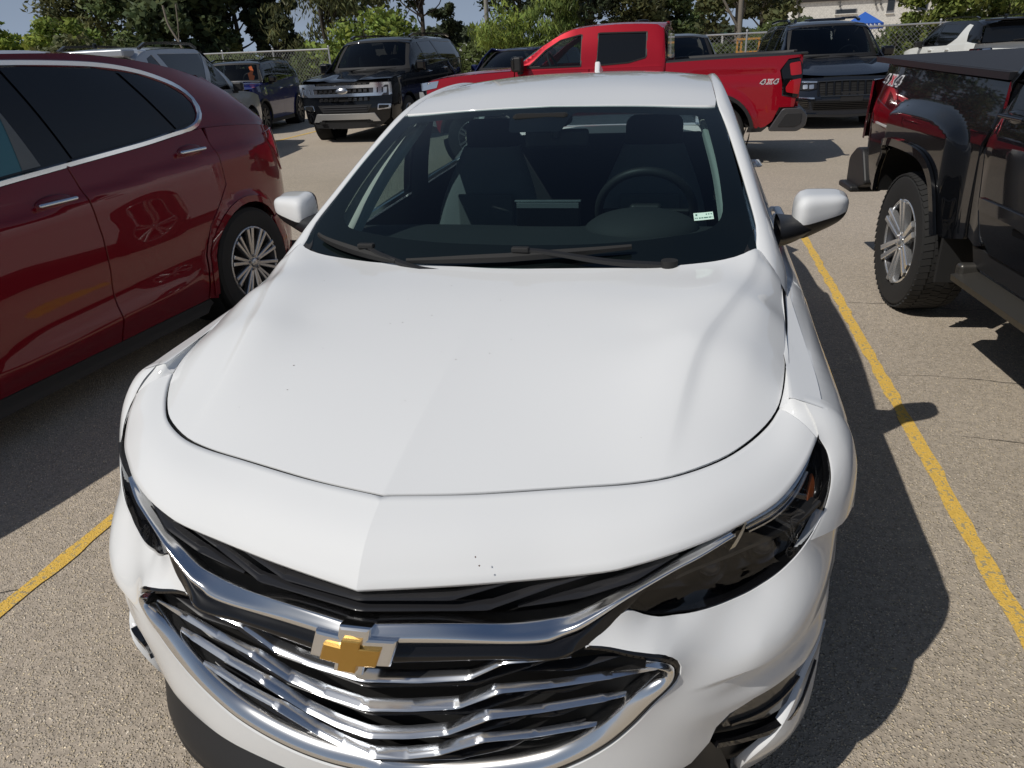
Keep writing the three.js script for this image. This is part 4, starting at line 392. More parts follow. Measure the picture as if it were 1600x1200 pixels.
// ------------------------------------------------------------------ the other vehicles: one kit, a specification each
// own axes: x to the vehicle's left, y up, z forward; t is metres behind the nose, z = L / 2 - t
const flat = (k) => [];
const glassDark = glassMat(.20, .24, .26), glassPrivacy = paint(.006, .007, .009, .06), glassCab = glassMat(.45, .52, .54);
function kit(name, label, category, X, Z, deg, S) {
  const phi = Math.PI - deg * Math.PI / 180; const T = tag(base(name, X, 0, -Z, phi), label, category);
  const L = S.L, P = (x, y, t) => [x, y, L / 2 - t], half = table(S.half), prof = table(S.prof || [[.2, .92], [.35, .96], [.6, .995], [.75, 1], [.95, .985], [1.1, .96], [1.4, .93]]), belt = table(S.belt), railY = table(S.rail.map(r => [r[0], r[1]])), railW = table(S.rail.map(r => [r[0], r[2]])), roofC = table(S.roofC), hoodC = table(S.hood);
  const flare = S.flare || (() => 0);
  const W = (t, y) => half(t) * prof(y) + flare(t, y);
  const side = (t, y) => P(W(t, y), y, t);
  const gh = (t, y) => { const b = belt(t), r = railY(t), k = clamp((y - b) / Math.max(.06, r - b), -.3, 1.2), wb = W(t, b) - .012; return P(lerp(wb, railW(t), k) + .022 * Math.sin(Math.PI * clamp(k)), y, t); };
  const O = { cell: S.cell || .08, cellV: (S.cell || .08) * .8, depth: .02, outward: [1, 0, 0] };
  const sides = S.sides || [1, -1], F = (s) => s > 0 ? (g => g) : mirrorX;
  const k = { T, P, W, side, gh, belt, railY, railW, half, L, O, sides, F, hoodC, roofC };
  k.sidePanel = (nm, poly, mat, o = {}) => { const g = panel(poly, o.gh ? gh : side, { ...O, gap: .0025, ...o }); return (o.only || sides).map(s => part(nm, F(s)(g), mat, T)); };
  k.beltLine = (a, b, n = 10, d = 0) => Array.from({ length: n + 1 }, (_, i) => { const t = lerp(a, b, i / n); return [t, belt(t) + d]; });
  k.railLine = (a, b, n = 10, d = 0) => Array.from({ length: n + 1 }, (_, i) => { const t = lerp(a, b, i / n); return [t, railY(t) + d]; });
  k.arch = (tc, r, y0, n = 18) => { const a0 = Math.asin(clamp((y0 - S.wheel.R) / r, -1, 1)); return Array.from({ length: n + 1 }, (_, i) => { const a = lerp(Math.PI - a0, a0, i / n); return [tc + r * Math.cos(a), S.wheel.R + r * Math.sin(a)]; }); };
  const hoodW = (t) => W(t, belt(t)) - .004;
  k.hoodPanel = (t0, t1, mat, nm = 'hood') => { const rows = []; const n = 18, mN = 16; for (let i = 0; i <= n; i++) { const row = []; for (let j = -mN; j <= mN; j++) { const s = j / mN; const t = lerp(t0(s), t1(s), i / n); const w = hoodW(t); const c = hoodC(t), b = belt(t); let y = c - (c - b) * Math.pow(Math.abs(s), S.hoodP || 3); if (S.bulge) y += S.bulge(t, s); row.push(P(s * w, y, t)); } rows.push(row); } return part(nm, grid(rows), mat, T); };
  k.roofPanel = (t0, t1, mat) => part('roof', panel([...Array.from({ length: 9 }, (_, i) => [-railW(lerp(t0, t1, i / 8)), lerp(t0, t1, i / 8)]), ...Array.from({ length: 9 }, (_, i) => [railW(lerp(t1, t0, i / 8)), lerp(t1, t0, i / 8)])], (s, t) => { const w = railW(t), c = roofC(t), r = railY(t); return P(s, c - (c - r) * Math.pow(Math.min(1, Math.abs(s / w)), 3), t); }, { cell: .12, depth: .03, outward: [0, 1, 0] }), mat, T);
  k.screen = (nm, b, tp, mat, bulge = .03, flip = 1) => { // b, tp: [t at centre, y, half width, sweep back at the corners]
    return part(nm, panel([[-1, 0], [1, 0], [1, 1], [-1, 1]], (u, v) => { const w = lerp(b[2], tp[2], v), q = u * u; const kx = Math.sin(Math.PI * clamp(v)) * bulge; return P(u * w, lerp(b[1], tp[1] - .02 * q, v) + kx * .7, lerp(b[0] + b[3] * q, tp[0] + tp[3] * q, v) - kx * .6 * flip); }, { cell: .12, depth: 0, outward: [0, 1, flip] }), mat, T); };
  k.screenBorder = (b, tp, mat, inn, flip = 1, bulge = .03) => part('screen_border', panel([[-1, 0], [1, 0], [1, 1], [-1, 1]], (u, v) => { const w = lerp(b[2], tp[2], v), q = u * u; const kx = Math.sin(Math.PI * clamp(v)) * bulge; return P(u * w, lerp(b[1], tp[1] - .02 * q, v) + kx * .7 + .003, lerp(b[0] + b[3] * q, tp[0] + tp[3] * q, v) - kx * .6 * flip - .003 * flip); }, { cell: .12, depth: 0, outward: [0, 1, flip], holes: [roundPoly([[-inn[0], inn[1]], [inn[0], inn[1]], [inn[0], inn[2]], [-inn[0], inn[2]]], .06, 4)] }), mat, T);
  // a sheet across the nose or tail: (s, y) -> point; tf(s, y) gives t
  k.faceMap = (tf, off = 0) => (s, y) => P(s, y, tf(s, y) - off);
  k.face = (nm, poly, tf, mat, o = {}) => part(nm, panel(poly, k.faceMap(tf, o.off || 0), { cell: .08, depth: .02, outward: [0, 0, o.back ? -1 : 1], ...o }), mat, T);
  k.sym = (poly) => [...poly, ...poly.slice().reverse().map(p => [-p[0], p[1]])];
  k.wheels = (o = {}) => { for (const t of S.axles) for (const s of [1, -1]) wheel(T, s * (S.track || (S.halfMax - S.wheel.w / 2 - .02)), S.wheel.R, L / 2 - t, S.wheel.R, S.wheel.w, s, S.wheel.kind || 'five', { ...(S.wheel.opt || {}), ...(o.near !== undefined && s !== o.near ? { tread: 0 } : {}) }); };
  k.liners = (r) => S.axles.forEach(t => [1, -1].forEach(s => part('wheel_liner', new THREE.CylinderGeometry(r, r, .34, 26, 1, true, -Math.PI / 2 - 1.55, 3.1).rotateZ(Math.PI / 2).translate(s * (S.halfMax - .21), S.wheel.R, L / 2 - t), std(.008, .008, .008, .95, 0, { side: THREE.DoubleSide }), T)));
  k.under = () => part('underbody', [box(S.halfMax * 1.7, .10, L * .90, 0, (S.sillY ?? .25) + .05, 0), box(S.halfMax * 1.3, .34, L * .86, 0, (S.sillY ?? .25) + .22, 0)], darkVoid, T);
  k.mirrors = (t, y, w, mat, cap, sz = [.10, .20, .15], only = [1, -1]) => { for (const s of only) { const M = part('door_mirror', [box(sz[0] * 1.9, sz[1], sz[2] * .9, s * (w + sz[0] * 1.1), y + sz[1] * .3, L / 2 - t, .03), box(.12, .05, .06, s * (w + .02), y - sz[1] * .25, L / 2 - t, .012)], mat, T); const c = new RoundedBoxGeometry(sz[0] * 1.95, sz[1] * 1.02, sz[2] * .7, 3, .05); c.translate(s * (w + sz[0] * 1.1), y + sz[1] * .31, L / 2 - t + sz[2] * .35); part('mirror_cap', c, cap || mat, M); } };
  k.handle = (t, y, mat, s = 1, len = .19, chr = null) => { const q = side(t, y); const g = new THREE.CapsuleGeometry(.015, len, 6, 10); g.scale(1, 1, .7); g.rotateX(Math.PI / 2); g.rotateY(.02); g.translate(q[0] + .028, q[1], q[2]); const c = new THREE.SphereGeometry(1, 16, 10); c.scale(.016, .034, len * .55); c.translate(q[0] - .002, q[1] - .002, q[2]); const h = part('handle', F(s)(merge([g, box(.035, .02, .03, q[0] + .012, y, q[2] + len * .42, .006), box(.035, .02, .03, q[0] + .012, y, q[2] - len * .42, .006)])), chr || mat, T); part('handle_cup', F(s)(c), mat, h); return h; };
  k.cabin = (t0, t1, y, wheelSide = 1, o = {}) => { const w = S.halfMax - .12; const c = std(.05, .05, .052, .95);
    part('dashboard', box(w * 2, .30, .5, 0, y - .16, L / 2 - t0 - .25, .08), std(.025, .025, .026, .8), T);
    for (const s of [1, -1]) { const st = part('seat', [box(.50, .70, .16, s * w * .48, y - .08, L / 2 - t0 - 1.25, .07), box(.5, .16, .5, s * w * .48, y - .48, L / 2 - t0 - 1.0, .06)], c, T); part('headrest', box(.26, .19, .11, s * w * .48, y + .36, L / 2 - t0 - 1.30, .045), c, st); }
    const tg = new THREE.TorusGeometry(.185, .018, 8, 32); tg.rotateX(.45); tg.translate(wheelSide * w * .48, y + .02, L / 2 - t0 - .62); part('steering_wheel', [tg, box(.33, .04, .03, wheelSide * w * .48, y + .02, L / 2 - t0 - .62, .01)], std(.03, .03, .03, .6), T);
    part('rear_seat', box(w * 1.9, .75, .2, 0, y - .1, L / 2 - lerp(t0, t1, .78), .08), c, T); part('cabin_floor', box(w * 2, .05, t1 - t0, 0, y - .62, L / 2 - (t0 + t1) / 2), darkVoid, T); };
  return k;
}
// ------------------------------------------------------------------ black pickup on the right
const blackPaint = paint(.0045, .005, .0065, .30, { clearcoatRoughness: .02 });
const redLens = paint(.07, .002, .005, .12), redLensDark = paint(.06, .003, .005, .12), clearLens = paint(.5, .5, .5, .1);
function decal4x4(T, mapFn, s, t0, t1, y0, y1, font, outlineM, fillM, xM, dirT = 1) { // three glyphs: 4 x 4, slanted, outlined
  const glyph4 = [[.30, 0], [.52, 0], [.56, .22], [.70, .22], [.74, .42], [.60, .42], [.70, 1], [.44, 1], [.02, .42], [-.02, .22], [.34, .22]], hole4 = [[.38, .42], [.44, .76], [.20, .42]];
  const X = [[0, 0], [.24, 0], [.42, .34], [.54, 0], [.80, 0], [.58, .50], [.86, 1], [.62, 1], [.46, .68], [.36, 1], [.10, 1], [.30, .50]];
  const put = (poly, off, k) => poly.map(([a, b]) => { const u = off + a * .30 + b * .04; return [lerp(t0, t1, u), lerp(y0, y1, b * k + (1 - k) / 2)]; });
  const d = [];
  for (const [poly, off, kind] of [[glyph4, .02, 0], [X, .36, 1], [glyph4, .70, 0]]) { const q = put(poly, off, 1), o = inset(q, -.007); const g = panel(o, mapFn, { cell: .05, depth: .002, outward: [1, 0, 0], lift: .002 }); part('decal_letter', s > 0 ? g : mirrorX(g), outlineM, T); const i = inset(q, .002), f = panel(i, mapFn, { cell: .05, depth: .001, outward: [1, 0, 0], lift: .0035 }); part('decal_letter', s > 0 ? f : mirrorX(f), kind ? xM : fillM, T); if (!kind) { const hq = put(hole4, off, 1), hg = panel(inset(hq, .004), mapFn, { cell: .05, depth: .001, outward: [1, 0, 0], lift: .0042 }); part('decal_letter', s > 0 ? hg : mirrorX(hg), outlineM, T); } }
}
{
  const hubT = 4.61, tyreR = .40;
  const boxFlare = (t, y) => { // squared arch bulge of the bed side
    const a = sstep(3.92, 4.14, t) * (1 - sstep(5.03, 5.13, t)), top = 1.165 - .10 * Math.pow(Math.abs((t - 4.62) / .6), 3); return .052 * a * (1 - sstep(top - .05, top + .03, y)); };
  const k = kit('black_pickup', 'black pickup on the right with bed cover, 4x4 decal and chrome six-spoke wheel', 'pickup truck', 2.39, 3.15, 175, {
    L: 5.84, halfMax: 1.0, cell: .045, half: [[0, .70], [.3, .90], [.7, .96], [1.2, .965], [3.7, .962], [3.79, .955], [5.2, .955], [5.5, .945], [5.7, .90], [5.84, .84]], prof: [[.3, .955], [.5, .985], [.75, 1], [1.04, 1.004], [1.10, .997], [1.16, .982], [1.34, .930], [1.4, .912]],
    belt: [[0, 1.05], [1.2, 1.22], [3.78, 1.30], [3.80, 1.335], [5.7, 1.37]], rail: [[1.6, 1.30, .88], [2.1, 1.72, .72], [2.5, 1.84, .68], [3.3, 1.86, .67], [3.62, 1.80, .68], [3.78, 1.36, .86]], roofC: [[2.3, 1.82], [2.6, 1.88], [3.3, 1.90], [3.6, 1.85]], hood: [[0, 1.08], [.4, 1.2], [1.4, 1.28]],
    axles: [.97, hubT], wheel: { R: tyreR, w: .275, kind: 'six', opt: { rim: .63, tread: 60, nuts: 6, mat: std(.84, .85, .86, .22, .85), barrel: std(.16, .16, .17, .35, .9), nutMat: chrome } }, track: .845, flare: boxFlare, sillY: .5, sides: [-1, 1] });
  const { T, P, W, side, gh, O } = k, near = { only: [-1, 1] };
  const ar = [[5.24, .60], [5.21, .72], [5.13, .86], [5.0, .925], [4.82, .945], [4.5, .94], [4.33, .912], [4.20, .84], [4.12, .72], [4.08, .57]].reverse();
  // bed side with arch
  k.sidePanel('bed_side', [[3.845, .60], ...[[4.02, .56]], ...ar, [5.32, .60], [5.55, .72], [5.60, .88], [5.135, .90], [5.10, 1.0], [5.10, 1.14], [5.20, 1.22], [5.62, 1.255], [5.72, 1.362], [3.81, 1.325], [3.815, 1.12], [3.85, 1.05]].map(p => p), blackPaint, { cell: .018, cellV: .014 });
  // rear corner beneath and behind the lamp
  k.sidePanel('rear_corner', [[5.10, 1.002], [5.14, .895], [5.62, .875], [5.66, 1.25], [5.20, 1.222], [5.10, 1.14]], redLensDark, { lift: .004, cell: .03 });
  k.sidePanel('lamp_inner', [[5.155, .985], [5.16, .91], [5.55, .90], [5.55, 1.02]], paint(.02, .003, .004, .08), { lift: .007 });
  k.sidePanel('lamp_inner', [[5.16, 1.10], [5.16, 1.03], [5.53, 1.06], [5.53, 1.15]], redLensDark, { lift: .007 });
  k.sidePanel('lamp_inner', [[5.17, .998], [5.40, 1.004], [5.40, 1.016], [5.17, 1.01]], clearLens, { lift: .010, gap: 0 });
  const lamp = loft([P => 0].length ? [[[.93, 1.25, L_(5.66)], [.955, .88, L_(5.62)]], [[.915, 1.25, L_(5.74)], [.93, .88, L_(5.73)]], [[.80, 1.26, L_(5.82)], [.80, .88, L_(5.80)]]] : [], 8, 8); function L_(t) { return 2.92 - t; }
  for (const s of [1, -1]) part('taillight', k.F(s)(lamp), redLens, T);
  // arch lip, liner
  { const rim = ar.map(([t, y]) => { const q = side(t, y); return [q[0] + .012, q[1] - .004, q[2]]; }); for (const s of [1, -1]) part('arch_trim', k.F(s)(sweep(curve(rim, 40), [[-.03, -.008], [.012, -.012], [.012, .012], [-.03, .010]], [1, 0, 0])), blackPaint, T); }
  for (const s of [1, -1]) part('wheel_well', loft([ar.map(([t, y]) => [s * .94, y - .01, 2.92 - t]), ar.map(([t, y]) => [s * .60, y - .01, 2.92 - t])], 20, 2), std(.008, .008, .008, .95, 0, { side: THREE.DoubleSide }), T); part('bed_front', box(1.5, .62, .02, 0, .88, 2.92 - 3.95), darkVoid, T); part('bed_rear', box(1.5, .5, .02, 0, .8, 2.92 - 5.35), darkVoid, T);
  part('chassis', [box(.9, .16, 5.0, 0, .52, 0), box(1.2, .14, .14, 0, .40, 2.92 - hubT), box(1.7, .05, 2.0, 0, .62, 1.2 - 1.2)], darkVoid, T);
  // cover over the bed, rails, tailgate
  part('bed_cover', panel([[-.905, 3.80], [.905, 3.80], [.895, 5.70], [-.895, 5.70]], (s, t) => P(s, lerp(1.372, 1.402, (t - 3.8) / 1.9) + .014 * (1 - (s / .93) ** 2), t), { cell: .1, depth: .035, outward: [0, 1, 0] }), std(.022, .023, .028, .62), T);
  for (const s of [1, -1]) { part('cover_rail', k.F(s)(sweep([[3.80, 1.352], [4.5, 1.362], [5.70, 1.384]].map(([t, y]) => P(.905, y, t)), [[-.03, -.015], [.02, -.015], [.02, .018], [-.03, .018]])), std(.015, .015, .018, .5), T); part('bed_rail', k.F(s)(loft([[[3.81, 1.326], [4.7, 1.343], [5.72, 1.362]].map(([t, y]) => P(W(t, y) - .002, y, t)), [[3.81, 1.338], [4.7, 1.355], [5.72, 1.374]].map(([t, y]) => P(W(t, y) - .03, y, t)), [[3.81, 1.333], [4.7, 1.35], [5.72, 1.37]].map(([t, y]) => P(W(t, y) - .12, y, t))], 10, 6, true)), blackPaint, T); }
  part('tailgate', panel(k.sym([[0, .62], [.80, .62], [.80, 1.37], [0, 1.38]]), (s, y) => P(s, y, 5.84 - .02 * (s / .8) ** 2 - .03 * (1.3 - y)), { cell: .1, depth: .05, outward: [0, 0, -1] }), blackPaint, T);
  { const b = roundPoly([[5.45, .60], [5.60, .80], [5.72, .80], [5.86, .72], [5.86, .55], [5.62, .55]], .03); for (const s of [1, -1]) { const g = extr(b.map(([t, y]) => [2.92 - t, y]), .16, .012, 2); g.rotateY(-Math.PI / 2); g.translate(.95, 0, 0); part('bumper_step', k.F(s)(merge([g, box(.22, .045, .30, .90, .535, 2.92 - 5.74, .018)])), blackTrim, T); } part('rear_bumper', box(1.7, .22, .16, 0, .66, 2.92 - 5.86, .04), blackTrim, T); }
  // cab: rear door, pillar, front door
  k.sidePanel('rear_door', [[2.55, .60], [3.55, .60], [3.66, .66], [3.74, .80], [3.80, 1.05], [3.785, 1.33], ...[[3.4, 1.30], [2.55, 1.285]]], blackPaint, { cell: .05, gap: .004 });
  k.sidePanel('front_door', [[1.55, .60], [2.54, .60], [2.54, 1.284], [1.55, 1.25]], blackPaint, { cell: .06, gap: .004 });
  k.sidePanel('front_fender', [[.1, .60], [.45, .60], [.5, .80], [.7, .92], [.97, .95], [1.25, .92], [1.45, .80], [1.5, .60], [1.545, .60], [1.545, 1.25], [.1, 1.06]], blackPaint, { cell: .08 });
  k.sidePanel('door_moulding', [[1.6, .775], [3.70, .775], [3.715, .835], [1.6, .835]], paint(.006, .006, .008, .25), { lift: .014, depth: .016 });
  k.sidePanel('cab_corner', [[3.63, .62], [3.70, .60], [3.80, .62], [3.835, 1.0], [3.80, 1.05], [3.75, .80], [3.67, .66]], blackPaint, { cell: .05 });
  k.sidePanel('rocker', [[1.5, .50], [3.70, .50], [3.76, .60], [1.5, .598]], blackTrim, { lift: -.01 });
  for (const s of [1, -1]) part('side_step', k.F(s)(merge([sweep([[1.45, .455], [3.70, .455]].map(([t, y]) => P(.975, y, t)), [[-.055, -.02], [.055, -.02], [.06, .01], [-.05, .03]]), box(.10, .10, .06, .96, .47, 2.92 - 3.70, .02)])), std(.10, .095, .085, .35, .6), T);
  const wn = [[2.62, 1.33], [3.46, 1.345], [3.60, 1.36], [3.50, 1.74], [3.2, 1.79], [2.70, 1.79]], wf = [[1.72, 1.30], [2.52, 1.325], [2.52, 1.78], [2.32, 1.74]];
  k.sidePanel('cab_frame', [[1.55, 1.25], [2.55, 1.285], [3.785, 1.332], [3.76, 1.42], [3.66, 1.70], [3.60, 1.80], [3.3, 1.86], [2.5, 1.84], [2.1, 1.72]], blackPaint, { gh: true, holes: [wn, wf], gap: 0, cell: .06 });
  k.sidePanel('side_window', wn, glassPrivacy, { gh: true, depth: 0, gap: 0, lift: -.006 }); k.sidePanel('side_window', wf, glassDark, { gh: true, depth: 0, gap: 0, lift: -.006 });
  part('cab_back', panel(k.sym([[0, 1.0], [.93, 1.0], [.92, 1.33], [.70, 1.80], [0, 1.84]]), (s, y) => P(s, y, 3.79 - .22 * sstep(1.3, 1.85, y)), { cell: .1, depth: .03, outward: [0, 0, -1] }), blackPaint, T);
  k.roofPanel(2.25, 3.62, blackPaint); k.screen('windscreen', [1.40, 1.26, .80, .25], [2.28, 1.82, .66, .12], glassDark);
  k.hoodPanel(s => .05 + .25 * s * s, s => 1.42 + .22 * s * s, blackPaint); k.face('front_fascia', k.sym([[0, .4], [.70, .4], [.72, 1.05], [0, 1.08]]), (s, y) => .02 + .2 * (s / .75) ** 2, blackTrim);
  for (const s of [-1, 1]) { k.handle(3.60, 1.195, blackPaint, s, .22); k.handle(2.45, 1.19, blackPaint, s, .22); }
  k.wheels({ near: -1 }); k.cabin(1.35, 3.7, 1.25);
  // fuel door outline on the far side is not seen; mud guard ahead of the rear wheel
  for (const s of [1, -1]) part('mud_guard', k.F(s)(merge([box(.22, .30, .02, .86, .47, 2.92 - 4.03, .006), box(.20, .012, .03, .86, .40, 2.92 - 4.045, .003), box(.20, .012, .03, .86, .44, 2.92 - 4.045, .003)])), rubber, T);
  const gl = (t, y) => { const q = side(t, y); return q; };
  decal4x4(T, gl, -1, 5.57, 5.18, 1.238, 1.296, null, std(.62, .62, .64, .4), std(.03, .03, .035, .4), std(.55, .03, .05, .4));
}
// ------------------------------------------------------------------ dark red SUV on the left
const maroon = paint(.16, .004, .011, .36, { metalness: .2, clearcoatRoughness: .02 });
{
  const L = 4.62, ax = [.95, 3.715], R = .36;
  const k = kit('dark_red_suv', 'dark red SUV on the left with chrome window trim and dark rear glass', 'car', -3.74, 2.84, 184.5, {
    L, halfMax: .92, cell: .04, half: [[0, .55], [.2, .78], [.5, .88], [.9, .91], [2, .915], [3.4, .912], [3.8, .905], [4.1, .87], [4.3, .80], [4.45, .70], [4.6, .55]],
    prof: [[.2, .93], [.26, .945], [.34, .97], [.45, .985], [.6, .99], [.70, .995], [.80, 1.0], [.90, .998], [.98, .99], [1.06, .975], [1.12, .96], [1.22, .93], [1.3, .9]],
    belt: [[0, .85], [.9, 1.0], [1.5, 1.07], [2.16, 1.128], [2.5, 1.150], [3.2, 1.196], [3.5, 1.225], [4.0, 1.20], [4.4, 1.15]], rail: [[1.2, 1.10, .80], [1.6, 1.38, .74], [2.0, 1.58, .69], [2.35, 1.648, .665], [2.8, 1.645, .655], [3.2, 1.617, .645], [3.6, 1.56, .62], [3.95, 1.47, .60], [4.15, 1.36, .64], [4.3, 1.22, .70]], roofC: [[1.8, 1.60], [2.3, 1.675], [2.8, 1.675], [3.3, 1.645], [3.8, 1.575], [4.0, 1.51]], hood: [[0, .85], [.4, 1.0], [1.3, 1.10]], axles: ax, wheel: { R, w: .235, kind: 'multi', opt: { rim: .66, nuts: 5, mat: std(.55, .55, .56, .3, .9), barrel: std(.12, .12, .12, .5, .6) } }, track: .79, sillY: .24,
    // soft crease under the handles and a hollow low on the doors
    flare: (t, y) => { const c = lerp(.955, 1.075, clamp((t - 2.0) / 1.6)); const d = y - c; const on = sstep(1.7, 2.2, t) * (1 - sstep(3.9, 4.3, t)); const arch = sstep(.47, .40, Math.hypot(t - 3.715, y - .36)) ; return on * (.016 * Math.exp(-((d > 0 ? d / .03 : d / .12) ** 2)) - .018 * Math.exp(-(((y - (.50 + .03 * (t - 2))) / .10) ** 2))) + .022 * arch * (t > 3 ? 1 : 0) + .018 * Math.exp(-(((y - (.355 + .04 * (t - 2))) / .05) ** 2)) * sstep(1.5, 2, t) * (1 - sstep(3.0, 3.25, t)); } });
  const { T, P, W, side, gh } = k;
  const ar = k.arch(ax[1], .405, .24);
  const seam1 = [[2.555, .25], [2.56, .42], [2.57, .62], [2.568, .81], [2.545, 1.0], [2.52, 1.15]], seam2 = [[3.255, .255], [3.265, .40], [3.29, .52], [3.36, .68], [3.48, .80], [3.565, .89], [3.56, 1.05], [3.54, 1.15]];
  k.sidePanel('front_door', [[1.42, .25], ...seam1, ...k.beltLine(1.40, 2.52, 8, -.004).reverse()], maroon);
  k.sidePanel('rear_door', [...seam1.map(p => [p[0] + .006, p[1]]), ...k.beltLine(2.525, 3.53, 8, -.004), ...seam2.slice().reverse(), [2.561, .25]], maroon);
  k.sidePanel('rear_quarter', [...seam2.map(p => [p[0] + .006, p[1]]), ...k.beltLine(3.56, 4.30, 6, -.004), [4.36, 1.0], [4.40, .80], [4.40, .40], [4.14, .30], ...ar.slice().reverse(), [3.27, .255]], maroon);
  k.sidePanel('front_fender', [[.25, .35], [.5, .30], ...k.arch(ax[0], .40, .28), [1.40, .25], [1.40, 1.05], [.9, .99], [.35, .90]], maroon);
  k.sidePanel('sill_trim', [[1.35, .155], [3.25, .165], [3.30, .215], [3.28, .246], [1.35, .242]], std(.03, .03, .032, .5), { lift: -.006 });
  for (const s of [1, -1]) { part('arch_lip', k.F(s)(sweep(k.arch(ax[1], .402, .27).map(([t, y]) => { const q = side(t, y); return [q[0] - .004, q[1], q[2]]; }), [[-.03, -.006], [.006, -.010], [.008, .010], [-.03, .006]], [1, 0, 0])), maroon, T); }
  // windows: outline with chrome round it
  const dlo = [...k.beltLine(1.55, 3.40, 14, .012), [3.50, 1.245], [3.575, 1.30], [3.595, 1.355], [3.57, 1.41], [3.49, 1.468], [3.30, 1.532], [3.0, 1.577], [2.5, 1.600], [2.2, 1.590], [1.95, 1.54], [1.7, 1.36]];
  k.sidePanel('cabin_frame', [[1.35, 1.06], ...k.beltLine(1.45, 4.25, 20, -.004), [4.26, 1.25], [4.15, 1.36], [3.95, 1.49], ...k.railLine(3.9, 1.3, 20).map(p => p)], maroon, { gh: true, holes: [dlo], gap: 0, cell: .05, cellV: .03 });
  k.sidePanel('pillar_cover', dlo, blackGloss, { gh: true, gap: 0, lift: -.006, depth: 0 });
  const w0 = [...k.beltLine(1.75, 2.40, 5, .03), [2.30, 1.59], [2.15, 1.585], [1.95, 1.52], [1.85, 1.40]], w1 = [...k.beltLine(2.585, 3.235, 6, .026), [3.04, 1.565], [2.60, 1.590], [2.475, 1.590]], w2 = [[3.345, 1.238], [3.48, 1.258], [3.555, 1.315], [3.57, 1.36], [3.54, 1.41], [3.44, 1.475], [3.30, 1.522], [3.155, 1.550]];
  k.sidePanel('side_window', w1, glassPrivacy, { gh: true, gap: 0, lift: .001, depth: 0 }); k.sidePanel('side_window', w2, glassPrivacy, { gh: true, gap: 0, lift: .001, depth: 0 });
  k.sidePanel('side_window', w0, paint(.045, .15, .18, .05), { gh: true, gap: 0, lift: .001, depth: 0 });
  k.sidePanel('window_edge', [...k.beltLine(2.30, 2.40, 2, .03), [2.30, 1.59], [2.27, 1.585], [2.33, 1.4]], std(.13, .14, .14, .6), { gh: true, gap: 0, lift: .003, depth: 0 });
  const trim = (pts, w) => { for (const s of [1, -1]) part('window_chrome', k.F(s)(sweep(curve(pts, 60).map(([t, y]) => { const q = gh(t, y); return [q[0] + .004, q[1], q[2]]; }), [[-.006, -w], [.008, -w], [.008, w], [-.006, w]], [1, 0, 0])), chromeSoft, T); };
  { const loop = [...k.beltLine(1.55, 3.30, 8, .006), [3.42, 1.222], [3.52, 1.245], [3.592, 1.295], [3.612, 1.355], [3.585, 1.42], [3.50, 1.478], [3.30, 1.543], [3.0, 1.588], [2.5, 1.610], [2.2, 1.602], [1.95, 1.552]]; const pts = curve(loop, 90).map(([t, y]) => { const q = gh(t, y); return [q[0] + .004, q[1], q[2]]; }); for (const s of [1, -1]) part('window_chrome', k.F(s)(sweep(pts, [[-.015, -.006], [.015, -.006], [.010, .008], [-.010, .008]], [1, 0, .02])), chromeSoft, T); }
  for (const s of [1, -1]) { k.handle(2.37, 1.018, maroon, s, .19, chromeSoft); k.handle(3.355, 1.117, maroon, s, .19, chromeSoft); }
  k.roofPanel(1.95, 3.95, maroon); k.screen('windscreen', [1.15, 1.10, .74, .25], [1.98, 1.62, .62, .10], glassDark); k.hoodPanel(s => .05 + .35 * s * s, s => 1.18 + .24 * s * s, maroon);
  k.screen('rear_window', [4.32, 1.16, .66, -.12], [3.98, 1.52, .56, -.05], glassPrivacy, .02, -1);
  k.face('rear_fascia', k.sym([[0, .30], [.62, .30], [.70, .5], [.70, 1.1], [.62, 1.17], [0, 1.18]]), (s, y) => 4.60 - .22 * (s / .7) ** 2 - .25 * sstep(.8, 1.2, y), maroon, { back: true });
  // lamp at the rear corner, deflector, fin
  { const lp = panel([[4.14, 1.13], [4.20, 1.02], [4.34, .86], [4.46, .84], [4.46, 1.0], [4.36, 1.14]], (t, y) => side(t, y), { cell: .03, depth: .02, outward: [1, 0, -1], lift: .008 }); for (const s of [1, -1]) part('taillight', k.F(s)(lp), paint(.20, .004, .012, .15), T); }
  k.sidePanel('rear_bumper', [[4.0, .60], [4.06, .44], [4.10, .25], [4.40, .25], [4.50, .42], [4.5, .62], [4.3, .70]], maroon, { lift: .012, cell: .05 });
  { const g = extr([[0, 0], [.16, 0], [.03, .05], [0, .055]], .03, .01, 2); g.rotateY(Math.PI / 2); g.translate(-.015 + 0, 1.665, L / 2 - 2.9); part('antenna_fin', g, maroon, T); }
  k.face('front_fascia', k.sym([[0, .25], [.60, .3], [.62, .85], [0, .86]]), (s, y) => .02 + .3 * (s / .7) ** 2, maroon);
  k.wheels(); k.under(); k.cabin(1.2, 3.9, 1.1); k.liners(.40); k.mirrors(1.62, 1.12, .88, blackTrim, maroon, [.09, .15, .12]);
}
